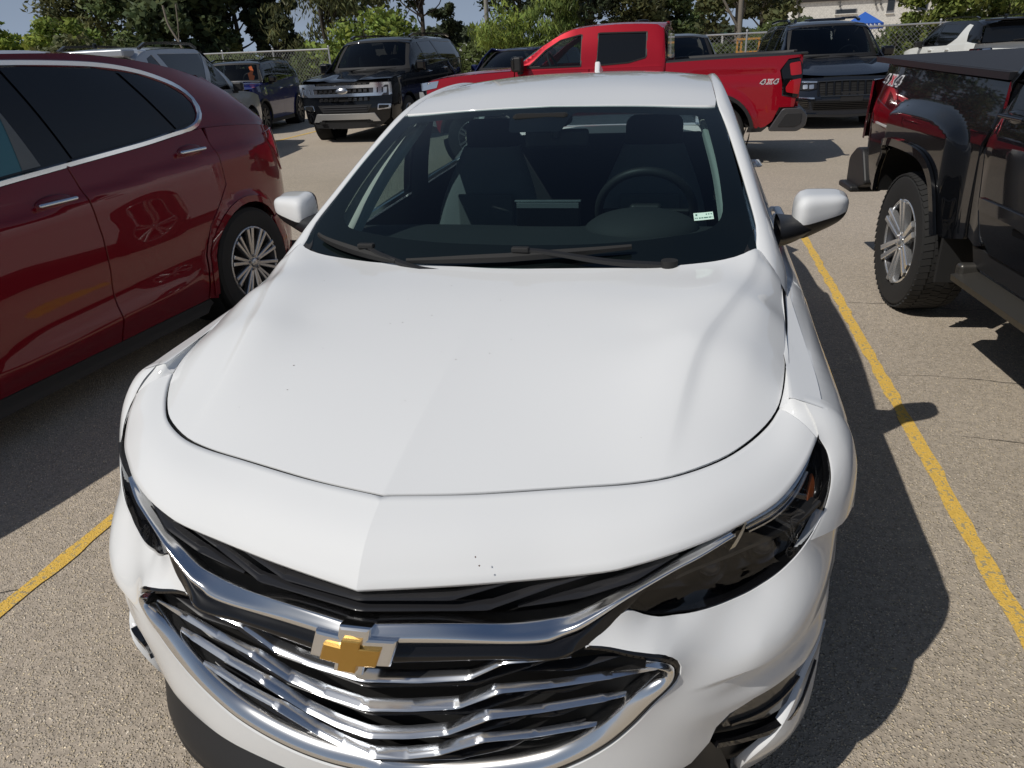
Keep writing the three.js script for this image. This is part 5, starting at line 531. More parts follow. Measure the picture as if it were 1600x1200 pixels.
// ------------------------------------------------------------------ a plain closed body, shared by the SUVs and the hatchbacks further away
function body(k, S, M) { // M: paint, lower trim, glass front, glass rear, frame colour
  const { T, P, W, L } = k, [ta, tb, tc] = S.doors, [a0, a1] = S.axles, y0 = S.sillY, R = S.archR;
  const arF = k.arch(a0, R, y0), arR = k.arch(a1, R, y0), z0 = S.t0 ?? .22, z1 = S.t1 ?? L - .2;
  const cut = (t, d = 0) => [[t + d, y0], [t + d, (S.beltY(t)) - .004]];
  k.sidePanel('front_fender', [[z0, y0 + .12], [z0 + .1, y0], ...arF, [ta, y0], ...k.beltLine(z0, ta, 8, -.003).reverse()], M.paint);
  k.sidePanel('front_door', [[ta, y0], [tb, y0], ...k.beltLine(ta, tb, 5, -.003).reverse()], M.paint);
  const rear = [[tb, y0], [Math.min(tc, a1 - R - .04), y0], [Math.min(tc, a1 - R - .02), y0 + .16], [tc, S.wheel.R + R * .9], ...k.beltLine(tb, tc, 5, -.003).reverse()];
  k.sidePanel('rear_door', rear, M.paint);
  k.sidePanel('rear_quarter', [...rear.slice(1, 4), ...[[tc, S.beltY(tc) - .003]], ...k.beltLine(tc, z1, 6, -.003).slice(1), [z1, y0 + .15], [z1 - .08, y0], ...arR.slice().reverse(), [a1 - R - .01, y0]], M.paint);
  k.sidePanel('sill_trim', [[a0 + R + .02, y0 - .09], [a1 - R - .02, y0 - .09], [a1 - R - .02, y0 - .002], [a0 + R + .02, y0 - .002]], M.trim, { lift: -.008 });
  if (M.clad) for (const t of [a0, a1]) for (const s of k.sides) part('arch_trim', k.F(s)(sweep(k.arch(t, R - .012, y0 - .02, 24).map(([a, b]) => { const q = k.side(a, b); return [q[0] + .006, q[1], q[2]]; }), [[-.03, -.035], [.012, -.035], [.012, .03], [-.03, .03]], [1, 0, 0])), M.clad, T);
  if (S.frame) { k.sidePanel('cabin_frame', S.frame, M.frame || M.paint, { gh: true, holes: S.windows, gap: 0, cell: .07, cellV: .05 }); S.windows.forEach((w, i) => k.sidePanel('side_window', w, i ? M.glassR : M.glassF, { gh: true, depth: 0, gap: 0, lift: -.006 })); }
  k.roofPanel(S.roofT[0], S.roofT[1], M.roof || M.paint); k.screen('windscreen', S.ws[0], S.ws[1], M.glassF); k.screenBorder(S.ws[0], S.ws[1], blackTrim, [.90, .10, .92]);
  k.screen('rear_window', S.rw[0], S.rw[1], M.glassR, .02, -1);
  k.hoodPanel(S.hoodT0, s => S.ws[0][0] + .06 + (S.ws[0][3] - .02) * s * s, M.paint);
  k.wheels(); k.liners(R - .005); k.under(); k.cabin(S.ws[0][0] - .05, S.rw[0][0] - .35, S.beltY(1.6) + .02);
}
const pane = (b, t) => [...b, ...t.slice().reverse()];
// ------------------------------------------------------------------ red pickup crossing behind the white sedan
const redPaint = paint(.33, .005, .016, .34, { metalness: .15, clearcoatRoughness: .02 });
{
  const S = { L: 5.41, halfMax: .95, cell: .05, half: [[0, .62], [.2, .80], [.5, .90], [1, .945], [3.6, .945], [3.67, .935], [5.0, .935], [5.25, .92], [5.41, .86]], prof: [[.3, .95], [.45, .97], [.7, 1.0], [.95, 1.0], [1.15, .985], [1.28, .965], [1.36, .95]],
    belt: [[0, 1.10], [.3, 1.17], [.6, 1.225], [1.3, 1.265], [1.7, 1.275], [2.6, 1.265], [3.645, 1.265], [3.66, 1.30], [5.3, 1.335]], rail: [[1.55, 1.28, .87], [1.8, 1.42, .82], [2.1, 1.62, .75], [2.45, 1.755, .71], [3.0, 1.785, .70], [3.5, 1.765, .70], [3.62, 1.70, .72], [3.66, 1.35, .85]], roofC: [[2.2, 1.74], [2.5, 1.80], [3.0, 1.82], [3.6, 1.79]], hood: [[0, 1.12], [.3, 1.20], [.8, 1.27], [1.5, 1.31]],
    axles: [.98, 4.32], wheel: { R: .40, w: .265, kind: 'six', opt: { rim: .6, mat: alloyDark } }, track: .80, sillY: .47, hoodP: 4,
    flare: (t, y) => .035 * sstep(.60, .50, Math.hypot(t - 4.32, (y - .42) * 1.02)) + .035 * sstep(.60, .50, Math.hypot(t - .98, (y - .42) * 1.02)) - .014 * sstep(3.9, 4.1, t) * (1 - sstep(5.0, 5.1, t)) * Math.exp(-(((y - 1.12) / .06) ** 2)) };
  const k = kit('red_pickup', 'red pickup parked crosswise behind the white sedan, 4x4 on its bed', 'pickup truck', -1.26, 11.45, -87.5, S); const { T, P, W, side, L } = k;
  const aF = k.arch(.98, .485, .47), aR = k.arch(4.32, .485, .47);
  k.sidePanel('front_fender', [[.28, .80], [.40, .55], [.46, .47], ...aF, [1.62, .47], [1.62, 1.272], ...k.beltLine(.28, 1.62, 8, -.004).reverse().slice(1)], redPaint);
  k.sidePanel('front_door', [[1.63, .47], [2.655, .47], [2.655, 1.262], ...k.beltLine(1.63, 2.655, 4, -.004).reverse()], redPaint);
  k.sidePanel('rear_door', [[2.665, .47], [3.55, .47], [3.645, .80], [3.645, 1.262], [2.665, 1.262]], redPaint);
  k.sidePanel('bed_side', [[3.57, .47], ...aR, [4.95, .47], [5.05, .55], [5.12, .72], [5.30, .72], [5.315, .83], [5.14, .86], [5.13, 1.0], [5.09, 1.16], [5.18, 1.285], [5.315, 1.30], [5.33, 1.332], ...k.beltLine(3.665, 5.28, 6, -.003).reverse(), [3.665, .80]], redPaint, { cell: .04 });
  k.sidePanel('lower_trim', [[4.74, .42], [4.93, .42], [5.02, .50], [4.95, .49], [4.76, .49]], blackTrim);
  for (const [t, ar] of [[.98, aF], [4.32, aR]]) for (const s of [1, -1]) part('arch_trim', k.F(s)(sweep(ar.map(([a, b]) => { const q = side(a, b); return [q[0] + .004, q[1] - .004, q[2]]; }), [[-.03, -.02], [.012, -.02], [.012, .014], [-.03, .014]], [1, 0, 0])), blackTrim, T);
  // tail lamp: black cap holding two red lobes
  k.sidePanel('taillight_cap', [[5.30, 1.29], [5.17, 1.275], [5.10, 1.16], [5.145, .995], [5.15, .87], [5.32, .83], [5.36, 1.0], [5.36, 1.2]], blackGloss, { lift: .012, cell: .03 });
  for (const q of [[[5.19, 1.235], [5.315, 1.255], [5.345, 1.10], [5.22, 1.09]], [[5.22, 1.04], [5.345, 1.06], [5.33, .87], [5.18, .90], [5.17, .96]]]) k.sidePanel('taillight', roundPoly(q, .02), paint(.45, .012, .02, .12), { lift: .022, cell: .03 });
  part('tailgate', panel(k.sym([[0, .72], [.84, .72], [.86, 1.33], [0, 1.34]]), (s, y) => P(s, y, 5.38 - .03 * (s / .86) ** 2), { cell: .1, depth: .05, outward: [0, 0, -1] }), redPaint, T);
  for (const s of [1, -1]) { const g = extr(roundPoly([[5.02, .445], [5.17, .70], [5.38, .70], [5.46, .62], [5.45, .50], [5.36, .44]], .03).map(([t, y]) => [L / 2 - t, y]), .14, .012, 2); g.rotateY(-Math.PI / 2); g.translate(.945, 0, 0); const i = extr(roundPoly([[5.12, .49], [5.21, .645], [5.40, .645], [5.40, .53], [5.33, .49]], .02).map(([t, y]) => [L / 2 - t, y]), .02, .004, 1); i.rotateY(-Math.PI / 2); i.translate(.962, 0, 0); const b = part('bumper_corner', k.F(s)(g), std(.12, .12, .125, .35, .8), T); part('bumper_step', k.F(s)(i), blackTrim, b); }
  part('rear_bumper', box(1.6, .20, .14, 0, .57, L / 2 - 5.40, .04), std(.12, .12, .125, .35, .8), T);
  for (const s of [1, -1]) { part('bed_rail', k.F(s)(loft([k.beltLine(3.67, 5.35, 6, -.004).map(([t, y]) => P(W(t, y), y, t)), k.beltLine(3.67, 5.35, 6, .012).map(([t, y]) => P(W(t, y) - .02, y, t)), k.beltLine(3.67, 5.35, 6, .010).map(([t, y]) => P(W(t, y) - .10, y, t)), k.beltLine(3.67, 5.35, 6, -.2).map(([t, y]) => P(W(t, y) - .12, y, t))], 12, 8, true)), blackTrim, T); part('tailgate_cap', k.F(s)(box(.10, .03, .08, .86, 1.345, L / 2 - 5.36, .01)), blackTrim, T); }
  part('bed_floor', box(1.7, .04, 1.7, 0, .80, L / 2 - 4.5), blackTrim, T);
  const wF = [[1.80, 1.30], [1.86, 1.345], [2.05, 1.51], [2.25, 1.625], [2.54, 1.685], [2.545, 1.30]], wR = [[2.755, 1.30], [2.76, 1.690], [3.40, 1.675], [3.41, 1.375], [3.18, 1.32]];
  k.sidePanel('cab_frame', [[1.56, 1.272], [2.6, 1.261], [3.645, 1.261], [3.66, 1.34], [3.62, 1.70], ...k.railLine(3.5, 1.6, 14)], redPaint, { gh: true, holes: [wF, wR], gap: 0, cell: .05, cellV: .04 });
  k.sidePanel('side_window', wF, glassCab, { gh: true, depth: 0, gap: 0, lift: -.008 }); k.sidePanel('side_window', wR, glassPrivacy, { gh: true, depth: 0, gap: 0, lift: -.008 });
  for (const w of [wF, wR]) { const rim = [...w, w[0]].map(([t, y]) => { const q = k.gh(t, y); return [q[0] + .002, q[1], q[2]]; }); for (const s of [1, -1]) part('window_seal', k.F(s)(sweep(curve(rim, 60, false), [[-.009, -.005], [.009, -.005], [.009, .005], [-.009, .005]], [1, 0, .03])), blackTrim, T); }
  k.roofPanel(2.2, 3.62, redPaint); k.screen('windscreen', [1.42, 1.29, .80, .25], [2.24, 1.76, .68, .12], glassCab); k.hoodPanel(s => .12 + .25 * s * s, s => 1.46 + .22 * s * s, redPaint);
  part('cab_back', panel(k.sym([[0, .8], [.92, .8], [.90, 1.30], [.72, 1.72], [0, 1.76]]), (s, y) => P(s, y, 3.66 - .05 * sstep(1.3, 1.8, y)), { cell: .1, depth: .03, outward: [0, 0, -1] }), redPaint, T); part('rear_window', box(1.2, .34, .01, 0, 1.52, L / 2 - 3.66), glassPrivacy, T); part('brake_lamp', box(.30, .04, .05, 0, 1.78, L / 2 - 3.62, .012), paint(.2, .01, .012, .2), T);
  { const an = new THREE.SphereGeometry(1, 16, 8); an.scale(.035, .022, .10); an.translate(0, 1.82, L / 2 - 3.25); part('antenna_fin', an, blackGloss, T); }
  k.face('front_fascia', k.sym([[0, .45], [.72, .5], [.80, .80], [.80, 1.16], [0, 1.14]]), (s, y) => .04 + .24 * (s / .8) ** 2, blackTrim);
  for (const s of [1, -1]) part('headlight', k.F(s)(panel(roundPoly([[.30, 1.10], [.80, 1.10], [.885, 1.16], [.80, 1.165], [.30, 1.13]], .01), (a, y) => P(a, y, .03 + .28 * (a / .85) ** 2), { cell: .06, depth: .03, outward: [.2, 0, 1] })), chromeSoft, T);
  k.sidePanel('headlight_side', [[.18, 1.155], [.50, 1.185], [.46, 1.09], [.20, 1.05]], chromeSoft, { lift: .008, cell: .05 });
  k.sidePanel('front_bumper', [[.16, .60], [.42, .56], [.34, .85], [.20, 1.04], [.14, 1.04]], std(.35, .36, .37, .4, .3), { lift: .01, cell: .05 });
  k.mirrors(1.72, 1.30, .93, blackTrim, blackGloss, [.10, .19, .13]);
  for (const s of [1, -1]) { k.handle(2.52, 1.12, redPaint, s, .2); k.handle(3.42, 1.12, redPaint, s, .2); }
  k.wheels(); k.liners(.47); k.under(); k.cabin(1.45, 3.6, 1.28); 
  decal4x4(T, side, 1, 4.86, 5.09, 1.005, 1.055, null, std(.55, .55, .56, .4), std(.10, .02, .03, .4), std(.6, .12, .14, .4));
}
// ------------------------------------------------------------------ black full-size SUV with chrome grille
{
  const S = { L: 5.33, halfMax: 1.0, half: [[0, .78], [.1, .86], [.3, .95], [.7, .985], [1, .99], [4.6, .985], [5.0, .96], [5.33, .88]], prof: [[.25, .94], [.4, .97], [.7, 1], [1.1, .985], [1.4, .955]], belt: [[0, 1.10], [.4, 1.16], [1.2, 1.22], [1.4, 1.24], [2.5, 1.30], [4.0, 1.37], [5.2, 1.42]],
    rail: [[1.3, 1.28, .90], [1.6, 1.48, .84], [1.95, 1.74, .76], [2.25, 1.82, .73], [3.4, 1.84, .72], [4.6, 1.83, .71], [5.0, 1.76, .72], [5.2, 1.50, .82]], roofC: [[1.9, 1.80], [2.4, 1.89], [3.5, 1.91], [4.8, 1.88], [5.1, 1.80]], hood: [[0, 1.10], [.15, 1.15], [.6, 1.20], [1.4, 1.27]], hoodP: 6,
    bulge: (t, s) => .028 * (sstep(.34, .42, Math.abs(s)) - sstep(.50, .62, Math.abs(s)) * .4) - .01, axles: [1.0, 4.11], wheel: { R: .40, w: .28, kind: 'six', opt: { rim: .64 } }, sillY: .34, archR: .47, doors: [1.38, 2.5, 3.55], roofT: [1.98, 5.0], ws: [[1.32, 1.27, .86, .22], [1.98, 1.83, .70, .12]], rw: [[5.22, 1.40, .78, -.08], [5.02, 1.78, .68, -.04]], hoodT0: s => .06 + .20 * s ** 4, t0: .20 };
  S.beltY = table(S.belt); const B = (t) => S.beltY(t);
  S.frame = [[1.30, B(1.3) - .004], [2.5, B(2.5) - .004], [4.0, B(4) - .004], [5.18, B(5.18) - .004], [5.18, 1.55], [5.0, 1.76], [4.6, 1.83], [3.4, 1.84], [2.25, 1.82], [1.95, 1.74], [1.6, 1.48]];
  S.windows = [[[1.62, B(1.62) + .03], [2.42, B(2.42) + .03], [2.34, 1.765], [2.05, 1.745], [1.80, 1.60]], [[2.56, B(2.56) + .03], [3.42, B(3.4) + .03], [3.22, 1.79], [2.46, 1.775]], [[3.56, B(3.56) + .03], [5.02, B(5.0) + .03], [4.86, 1.76], [3.36, 1.79]]];
  const pt = paint(.004, .0045, .006, .3, { clearcoatRoughness: .02 }); const k = kit('black_suv', 'large black SUV with wide chrome grille and silver skid plate facing the camera', 'car', -6.48, 16.45, 180.2, S); const { T, P, L } = k;
  body(k, S, { paint: pt, trim: blackTrim, glassF: glassDark, glassR: glassPrivacy, frame: pt });
  const tf = (s, y) => .07 + .16 * Math.pow(Math.abs(s) / .95, 3) + .05 * sstep(.75, .4, y) * 0 - .03 * Math.exp(-(((y - .62) / .2) ** 2));
  k.face('front_fascia', k.sym([[0, .30], [.70, .32], [.86, .45], [.93, .75], [.94, 1.09], [0, 1.12]]), tf, pt, { cell: .06 });
  k.face('grille_backing', k.sym([[0, .77], [.52, .77], [.55, 1.09], [0, 1.10]]), tf, darkVoid, { off: .012 });
  for (const [ya, yb, w] of [[1.00, 1.055, .80], [.855, .91, .76]]) k.face('grille_bar', k.sym([[0, ya], [w, ya], [w + .06, yb], [0, yb]]), tf, chrome, { off: .05, depth: .04 });
  for (const y of [1.075, .945, .97, .82, .79]) for (const s of [-1, 1]) for (const x of [.14, .25, .36, .46]) k.face('grille_mesh', [[s * x - .035, y - .012], [s * x + .035, y - .012], [s * x + .03, y + .012], [s * x - .03, y + .012]], tf, gunmetal, { off: .03, depth: .01 });
  { const o = new THREE.SphereGeometry(1, 24, 12); o.scale(.125, .055, .03); o.translate(0, .955, L / 2 - .01); part('emblem', o, chrome, T); const i = new THREE.SphereGeometry(1, 24, 12); i.scale(.10, .04, .03); i.translate(0, .955, L / 2 + .004); part('emblem_face', i, std(.3, .32, .36, .3, .6), T); }
  for (const s of [1, -1]) { const f = (q) => q.map(p => [s * p[0], p[1]]);
    k.face('headlight', f(roundPoly([[.55, .865], [.90, .86], [.93, .93], [.93, 1.07], [.60, 1.08], [.53, 1.03]], .02)), tf, std(.10, .10, .11, .2, .5), { off: .035, cell: .05 }); k.face('headlight_strip', f(roundPoly([[.56, 1.045], [.955, 1.04], [.96, 1.085], [.58, 1.09]], .01)), tf, chrome, { off: .06, cell: .05 }); k.face('headlight_strip', f([[.90, .86], [.955, .875], [.96, 1.05], [.905, 1.05]]), tf, chrome, { off: .055, cell: .05 });
    for (const x of [.62, .71, .80]) k.face('lamp_bowl', f(roundPoly([[x, .90], [x + .06, .90], [x + .075, 1.0], [x + .01, 1.0]], .01)), tf, chromeSoft, { off: .05, cell: .05 });
    k.face('fog_surround', f(roundPoly([[.66, .60], [.90, .62], [.92, .70], [.68, .71]], .02)), tf, chromeSoft, { off: .02, cell: .06 }); k.face('fog_hole', f(roundPoly([[.69, .625], [.87, .64], [.885, .685], [.70, .69]], .015)), tf, darkVoid, { off: .035, cell: .06 }); k.face('tow_hook', f(roundPoly([[.44, .37], [.56, .37], [.56, .415], [.44, .415]], .012)), tf, darkVoid, { off: .07 }); }
  k.face('lower_grille', k.sym([[0, .555], [.46, .555], [.56, .705], [0, .705]]), tf, blackTrim, { off: .01 }); for (const y of [.59, .63, .67]) k.face('grille_slat', k.sym([[0, y - .008], [.46, y - .008], [.47, y + .008], [0, y + .008]]), tf, std(.05, .05, .055, .4), { off: .022, depth: .012 });
  k.face('skid_plate', k.sym([[0, .44], [.50, .44], [.55, .40], [.70, .40], [.60, .55], [.48, .545], [0, .545]]), tf, std(.55, .54, .52, .35, .6), { off: .045, depth: .05 }); k.face('bumper_lower', k.sym([[0, .27], [.66, .29], [.74, .40], [0, .44]]), tf, blackTrim, { off: .02 });
  k.mirrors(1.66, 1.27, .95, pt, pt, [.11, .20, .15]); for (const s of [1, -1]) { k.handle(2.40, 1.19, pt, s, .2, chromeSoft); k.handle(3.5, 1.23, pt, s, .2, chromeSoft); part('roof_rail', sweep([[2.2, 1.88], [2.4, 1.925], [3.6, 1.945], [4.7, 1.93], [4.9, 1.89]].map(([t, y]) => P(s * .66, y, t)), [[-.02, -.02], [.02, -.02], [.02, .02], [-.02, .02]]), blackGloss, T); part('belt_chrome', k.F(s)(sweep(k.beltLine(1.5, 5.15, 12, .004).map(([t, y]) => { const q = k.gh(t, y); return [q[0] + .004, q[1], q[2]]; }), [[-.006, -.01], [.006, -.01], [.006, .01], [-.006, .01]])), gunmetal, T); }
  for (const x of [[-.62, -.08], [-.02, .62]]) part('wiper', sweep([[x[0], 1.285, 1.34], [x[1], 1.30, 1.36]].map(([a, y, t]) => P(a, y, t)), [[-.012, -.01], [.012, -.01], [.012, .01], [-.012, .01]]), blackTrim, T);
  part('interior_mirror', box(.24, .08, .03, 0, 1.70, L / 2 - 2.05, .02), blackTrim, T);
}
// ------------------------------------------------------------------ small dark blue hatchback with black roof
{
  const S = { L: 4.1, halfMax: .89, half: [[0, .62], [.12, .76], [.4, .85], [.8, .88], [3.2, .88], [3.7, .85], [4.1, .70]], prof: [[.2, .95], [.4, .985], [.65, 1], [.9, .985], [1.1, .95]], belt: [[0, .86], [.4, 1.0], [1.0, 1.06], [1.4, 1.08], [2.5, 1.11], [3.5, 1.15], [4.0, 1.17]], rail: [[1.0, 1.10, .80], [1.25, 1.40, .72], [1.45, 1.50, .69], [2.4, 1.545, .67], [3.3, 1.53, .66], [3.7, 1.44, .66], [3.95, 1.22, .74]], roofC: [[1.3, 1.51], [1.7, 1.565], [2.5, 1.585], [3.5, 1.56], [3.75, 1.50]], hood: [[0, .86], [.25, 1.0], [.6, 1.07], [1.2, 1.12]], hoodP: 3,
    axles: [.76, 3.35], wheel: { R: .335, w: .22, kind: 'five', opt: { rim: .66, mat: std(.02, .02, .022, .35), n: 8, barrel: blackTrim } }, sillY: .27, archR: .40, doors: [1.12, 2.12, 2.95], roofT: [1.40, 3.72], ws: [[1.02, 1.10, .78, .16], [1.36, 1.515, .68, .08]], rw: [[3.95, 1.20, .66, -.08], [3.74, 1.48, .60, -.04]], hoodT0: s => .10 + .22 * s * s, t0: .22 };
  S.beltY = table(S.belt); const B = S.beltY; S.frame = [[1.02, B(1.02) - .004], [2.1, B(2.1) - .004], [3.3, B(3.3) - .004], [3.93, B(3.93) - .004], [3.93, 1.25], [3.7, 1.44], [3.3, 1.53], [2.4, 1.545], [1.45, 1.50], [1.25, 1.40]];
  S.windows = [[[1.30, B(1.3) + .03], [2.08, B(2.08) + .03], [2.05, 1.49], [1.52, 1.475], [1.36, 1.38]], [[2.18, B(2.2) + .03], [2.95, B(2.95) + .03], [3.0, 1.485], [2.15, 1.495]], [[3.04, B(3.04) + .03], [3.66, B(3.66) + .04], [3.52, 1.43], [3.09, 1.48]]];
  const pt = paint(.011, .016, .13, .32, { clearcoatRoughness: .02 }); const k = kit('blue_hatchback', 'small dark blue hatchback with black roof and orange tag behind its windscreen', 'car', -10.7, 17.35, 169.8, S); const { T, P, L } = k;
  body(k, S, { paint: pt, trim: blackTrim, glassF: glassCab, glassR: glassDark, frame: blackGloss, roof: paint(.006, .008, .012, .3), clad: blackTrim });
  const tf = (s, y) => .06 + .20 * Math.pow(Math.abs(s) / .8, 2.2) + .10 * sstep(.72, .98, y); k.face('front_fascia', k.sym([[0, .24], [.66, .28], [.74, .5], [.76, .85], [.5, .97], [0, .99]]), tf, pt, { cell: .06 }); k.face('grille', k.sym([[0, .52], [.40, .52], [.46, .70], [.36, .78], [0, .79]]), tf, blackGloss, { off: .015 }); k.face('lower_intake', k.sym([[0, .30], [.5, .30], [.44, .42], [0, .42]]), tf, blackTrim, { off: .012 });
  for (const s of [1, -1]) { const q = k.faceMap(tf)(s * .575, .835); const ring = new THREE.TorusGeometry(.105, .018, 10, 28), bowl = new THREE.SphereGeometry(.10, 20, 10), e = new THREE.SphereGeometry(.045, 14, 8); ring.rotateX(-.45); ring.rotateY(s * .45); bowl.scale(1, 1, .45); bowl.rotateX(-.45); bowl.rotateY(s * .45); for (const g of [ring, bowl]) g.translate(q[0], q[1], q[2] + .02); e.translate(q[0] + s * .01, q[1], q[2] + .06); const h = part('headlight', bowl, std(.45, .46, .48, .1, 1), T); part('headlight_ring', ring, chrome, h); part('projector', e, glassMat(.9, .9, .9), h); const fq = k.faceMap(tf)(s * .50, .40); const fg = new THREE.SphereGeometry(.055, 14, 8); fg.scale(1, 1, .4); fg.translate(fq[0], fq[1], fq[2] + .01); part('fog_lamp', fg, chromeSoft, T); }
  for (const s of [1, -1]) { part('side_marker', k.F(s)(panel([[.27, .46], [.33, .46], [.34, .62], [.28, .62]], k.side, { cell: .05, depth: .01, outward: [1, 0, 0], lift: .008 })), std(.6, .14, .03, .4), T); part('side_scuttle', k.F(s)(panel([[.98, .84], [1.08, .82], [1.06, .99], [.96, .98]], k.side, { cell: .05, depth: .01, outward: [1, 0, 0], lift: .010 })), chromeSoft, T); k.handle(2.05, .93, pt, s, .14, chromeSoft); k.handle(2.85, .95, pt, s, .14, chromeSoft); part('roof_rail', sweep([[1.75, 1.56], [1.95, 1.60], [3.0, 1.60], [3.3, 1.57]].map(([t, y]) => P(s * .60, y, t)), [[-.018, -.018], [.018, -.018], [.018, .018], [-.018, .018]]), blackGloss, T); }
  k.mirrors(1.36, 1.10, .86, blackTrim, blackGloss, [.09, .14, .12]); part('hood_edge_trim', sweep([[-.72, 1.095, 1.15], [-.3, 1.12, 1.03], [.3, 1.12, 1.03], [.72, 1.095, 1.15]].map(([s, y, t]) => P(s, y + .012, t)), [[-.008, -.008], [.008, -.008], [.008, .008], [-.008, .008]]), chromeSoft, T);
  part('orange_tag', (() => { const s = [[0, 0], [.10, .01], [.14, .10], [.09, .13], [.13, .22], [.10, .32], [.03, .30], [.05, .20], [-.02, .16]]; const g = extr(s, .01); g.translate(.44, 1.13, L / 2 - 1.27); return g; })(), std(.75, .16, .04, .6), T); part('seat_belt', box(.03, .30, .01, -.42, 1.28, L / 2 - 1.55).rotateZ(-.12), std(.6, .6, .58, .7), T);
}
// ------------------------------------------------------------------ dark navy SUV, seven-slot grille
{
  const S = { L: 4.91, halfMax: .98, half: [[0, .72], [.1, .82], [.3, .91], [.7, .955], [1, .965], [4.2, .96], [4.6, .93], [4.91, .82]], prof: [[.22, .94], [.4, .97], [.7, 1], [.95, .985], [1.2, .95]], belt: [[0, .84], [.25, .92], [.6, 1.0], [1.3, 1.10], [2.5, 1.14], [4.0, 1.19], [4.8, 1.21]], rail: [[1.3, 1.15, .87], [1.6, 1.38, .81], [1.95, 1.62, .74], [2.25, 1.70, .71], [3.3, 1.72, .70], [4.2, 1.70, .69], [4.6, 1.60, .71], [4.8, 1.32, .80]], roofC: [[1.9, 1.68], [2.4, 1.765], [3.3, 1.785], [4.4, 1.75], [4.6, 1.68]], hood: [[0, .83], [.12, .89], [.5, .99], [1.4, 1.12]], hoodP: 5,
    bulge: (t, s) => .022 * (1 - sstep(.45, .60, Math.abs(s))) * sstep(.3, .7, t), axles: [.92, 3.88], wheel: { R: .38, w: .265, kind: 'five', opt: { rim: .66, mat: blackGloss, barrel: blackTrim } }, sillY: .27, archR: .445, doors: [1.32, 2.4, 3.4], roofT: [1.98, 4.6], ws: [[1.30, 1.13, .84, .22], [1.98, 1.71, .69, .12]], rw: [[4.80, 1.22, .74, -.08], [4.62, 1.64, .66, -.04]], hoodT0: s => .10 + .22 * s ** 4, t0: .22 };
  S.beltY = table(S.belt); const B = S.beltY; S.frame = [[1.3, B(1.3) - .004], [2.5, B(2.5) - .004], [4.0, B(4) - .004], [4.78, B(4.78) - .004], [4.78, 1.36], [4.6, 1.60], [4.2, 1.70], [3.3, 1.72], [2.25, 1.70], [1.95, 1.62], [1.6, 1.38]];
  S.windows = [[[1.60, B(1.6) + .03], [2.34, B(2.34) + .03], [2.30, 1.645], [2.05, 1.62], [1.76, 1.44]], [[2.46, B(2.46) + .03], [3.34, B(3.34) + .03], [3.30, 1.665], [2.42, 1.655]], [[3.46, B(3.46) + .03], [4.56, B(4.56) + .03], [4.40, 1.60], [3.42, 1.66]]];
  const pt = paint(.010, .014, .024, .34, { clearcoatRoughness: .02 }); const k = kit('navy_suv', 'dark navy SUV with black seven-slot grille between the red and the black pickup', 'car', 2.44, 16.86, 176, S); const { T, P, L } = k;
  body(k, S, { paint: pt, trim: blackTrim, glassF: glassDark, glassR: glassPrivacy, frame: pt, clad: blackTrim });
  const tf = (s, y) => .06 + .18 * Math.pow(Math.abs(s) / .92, 3) + .06 * sstep(.6, .85, y) - .04 * Math.exp(-(((y - .50) / .12) ** 2));
  k.face('front_fascia', k.sym([[0, .22], [.70, .25], [.82, .40], [.88, .60], [.88, .84], [0, .87]]), tf, pt, { cell: .06 }); k.face('grille_backing', k.sym([[0, .565], [.40, .565], [.455, .79], [0, .80]]), tf, darkVoid, { off: .008 });
  for (let i = 0; i < 8; i++) { const x = -.448 + i * .128, w = .014; k.face('grille_bar', [[x - w, .575], [x + w, .575], [x + w, .785], [x - w, .785]], tf, blackGloss, { off: .03, depth: .03 }); } for (let i = 0; i < 7; i++) for (const y of [.61, .65, .69, .73]) k.face('grille_mesh', [[-.42 + i * .128, y - .004], [-.336 + i * .128, y - .004], [-.336 + i * .128, y + .004], [-.42 + i * .128, y + .004]], tf, blackTrim, { off: .016, depth: .006 });
  k.face('grille_rim', k.sym([[0, .795], [.46, .785], [.47, .80], [0, .812]]), tf, gunmetal, { off: .03 }); k.face('grille_rim', k.sym([[0, .552], [.41, .552], [.40, .567], [0, .567]]), tf, gunmetal, { off: .03 });
  for (const s of [1, -1]) { const f = (q) => q.map(p => [s * p[0], p[1]]); k.face('headlight', f(roundPoly([[.47, .68], [.60, .655], [.80, .67], [.85, .80], [.48, .795]], .02)), tf, std(.02, .02, .022, .12), { off: .02, cell: .05 }); k.face('headlight_strip', f([[.47, .775], [.85, .79], [.85, .812], [.47, .80]]), tf, chromeSoft, { off: .035, cell: .05 }); for (const x of [.52, .62]) k.face('lamp_bowl', f(roundPoly([[x, .685], [x + .075, .68], [x + .075, .745], [x, .75]], .015)), tf, chromeSoft, { off: .034 }); k.face('fog_lamp', f(roundPoly([[.56, .36], [.80, .42], [.82, .53], [.60, .50]], .02)), tf, blackTrim, { off: .015 }); k.face('fog_trim', f([[.50, .515], [.80, .535], [.80, .555], [.50, .54]]), tf, chromeSoft, { off: .03 }); for (const y of [.40, .43, .46, .49]) k.face('fog_slat', f([[.60, y - .006], [.79, y + .01], [.79, y + .022], [.60, y + .006]]), tf, gunmetal, { off: .026, depth: .006 }); part('roof_rail', sweep([[2.3, 1.76], [2.5, 1.805], [3.5, 1.82], [4.3, 1.79]].map(([t, y]) => P(s * .64, y, t)), [[-.02, -.02], [.02, -.02], [.02, .02], [-.02, .02]]), pt, T); k.handle(2.3, 1.04, pt, s, .2); k.handle(3.3, 1.06, pt, s, .2); }
  k.face('lower_grille', k.sym([[0, .33], [.50, .33], [.55, .48], [0, .48]]), tf, darkVoid, { off: .008 }); for (const y of [.36, .39, .42, .45]) k.face('lower_slat', k.sym([[0, y - .005], [.5, y - .005], [.5, y + .005], [0, y + .005]]), tf, blackGloss, { off: .02, depth: .008 });
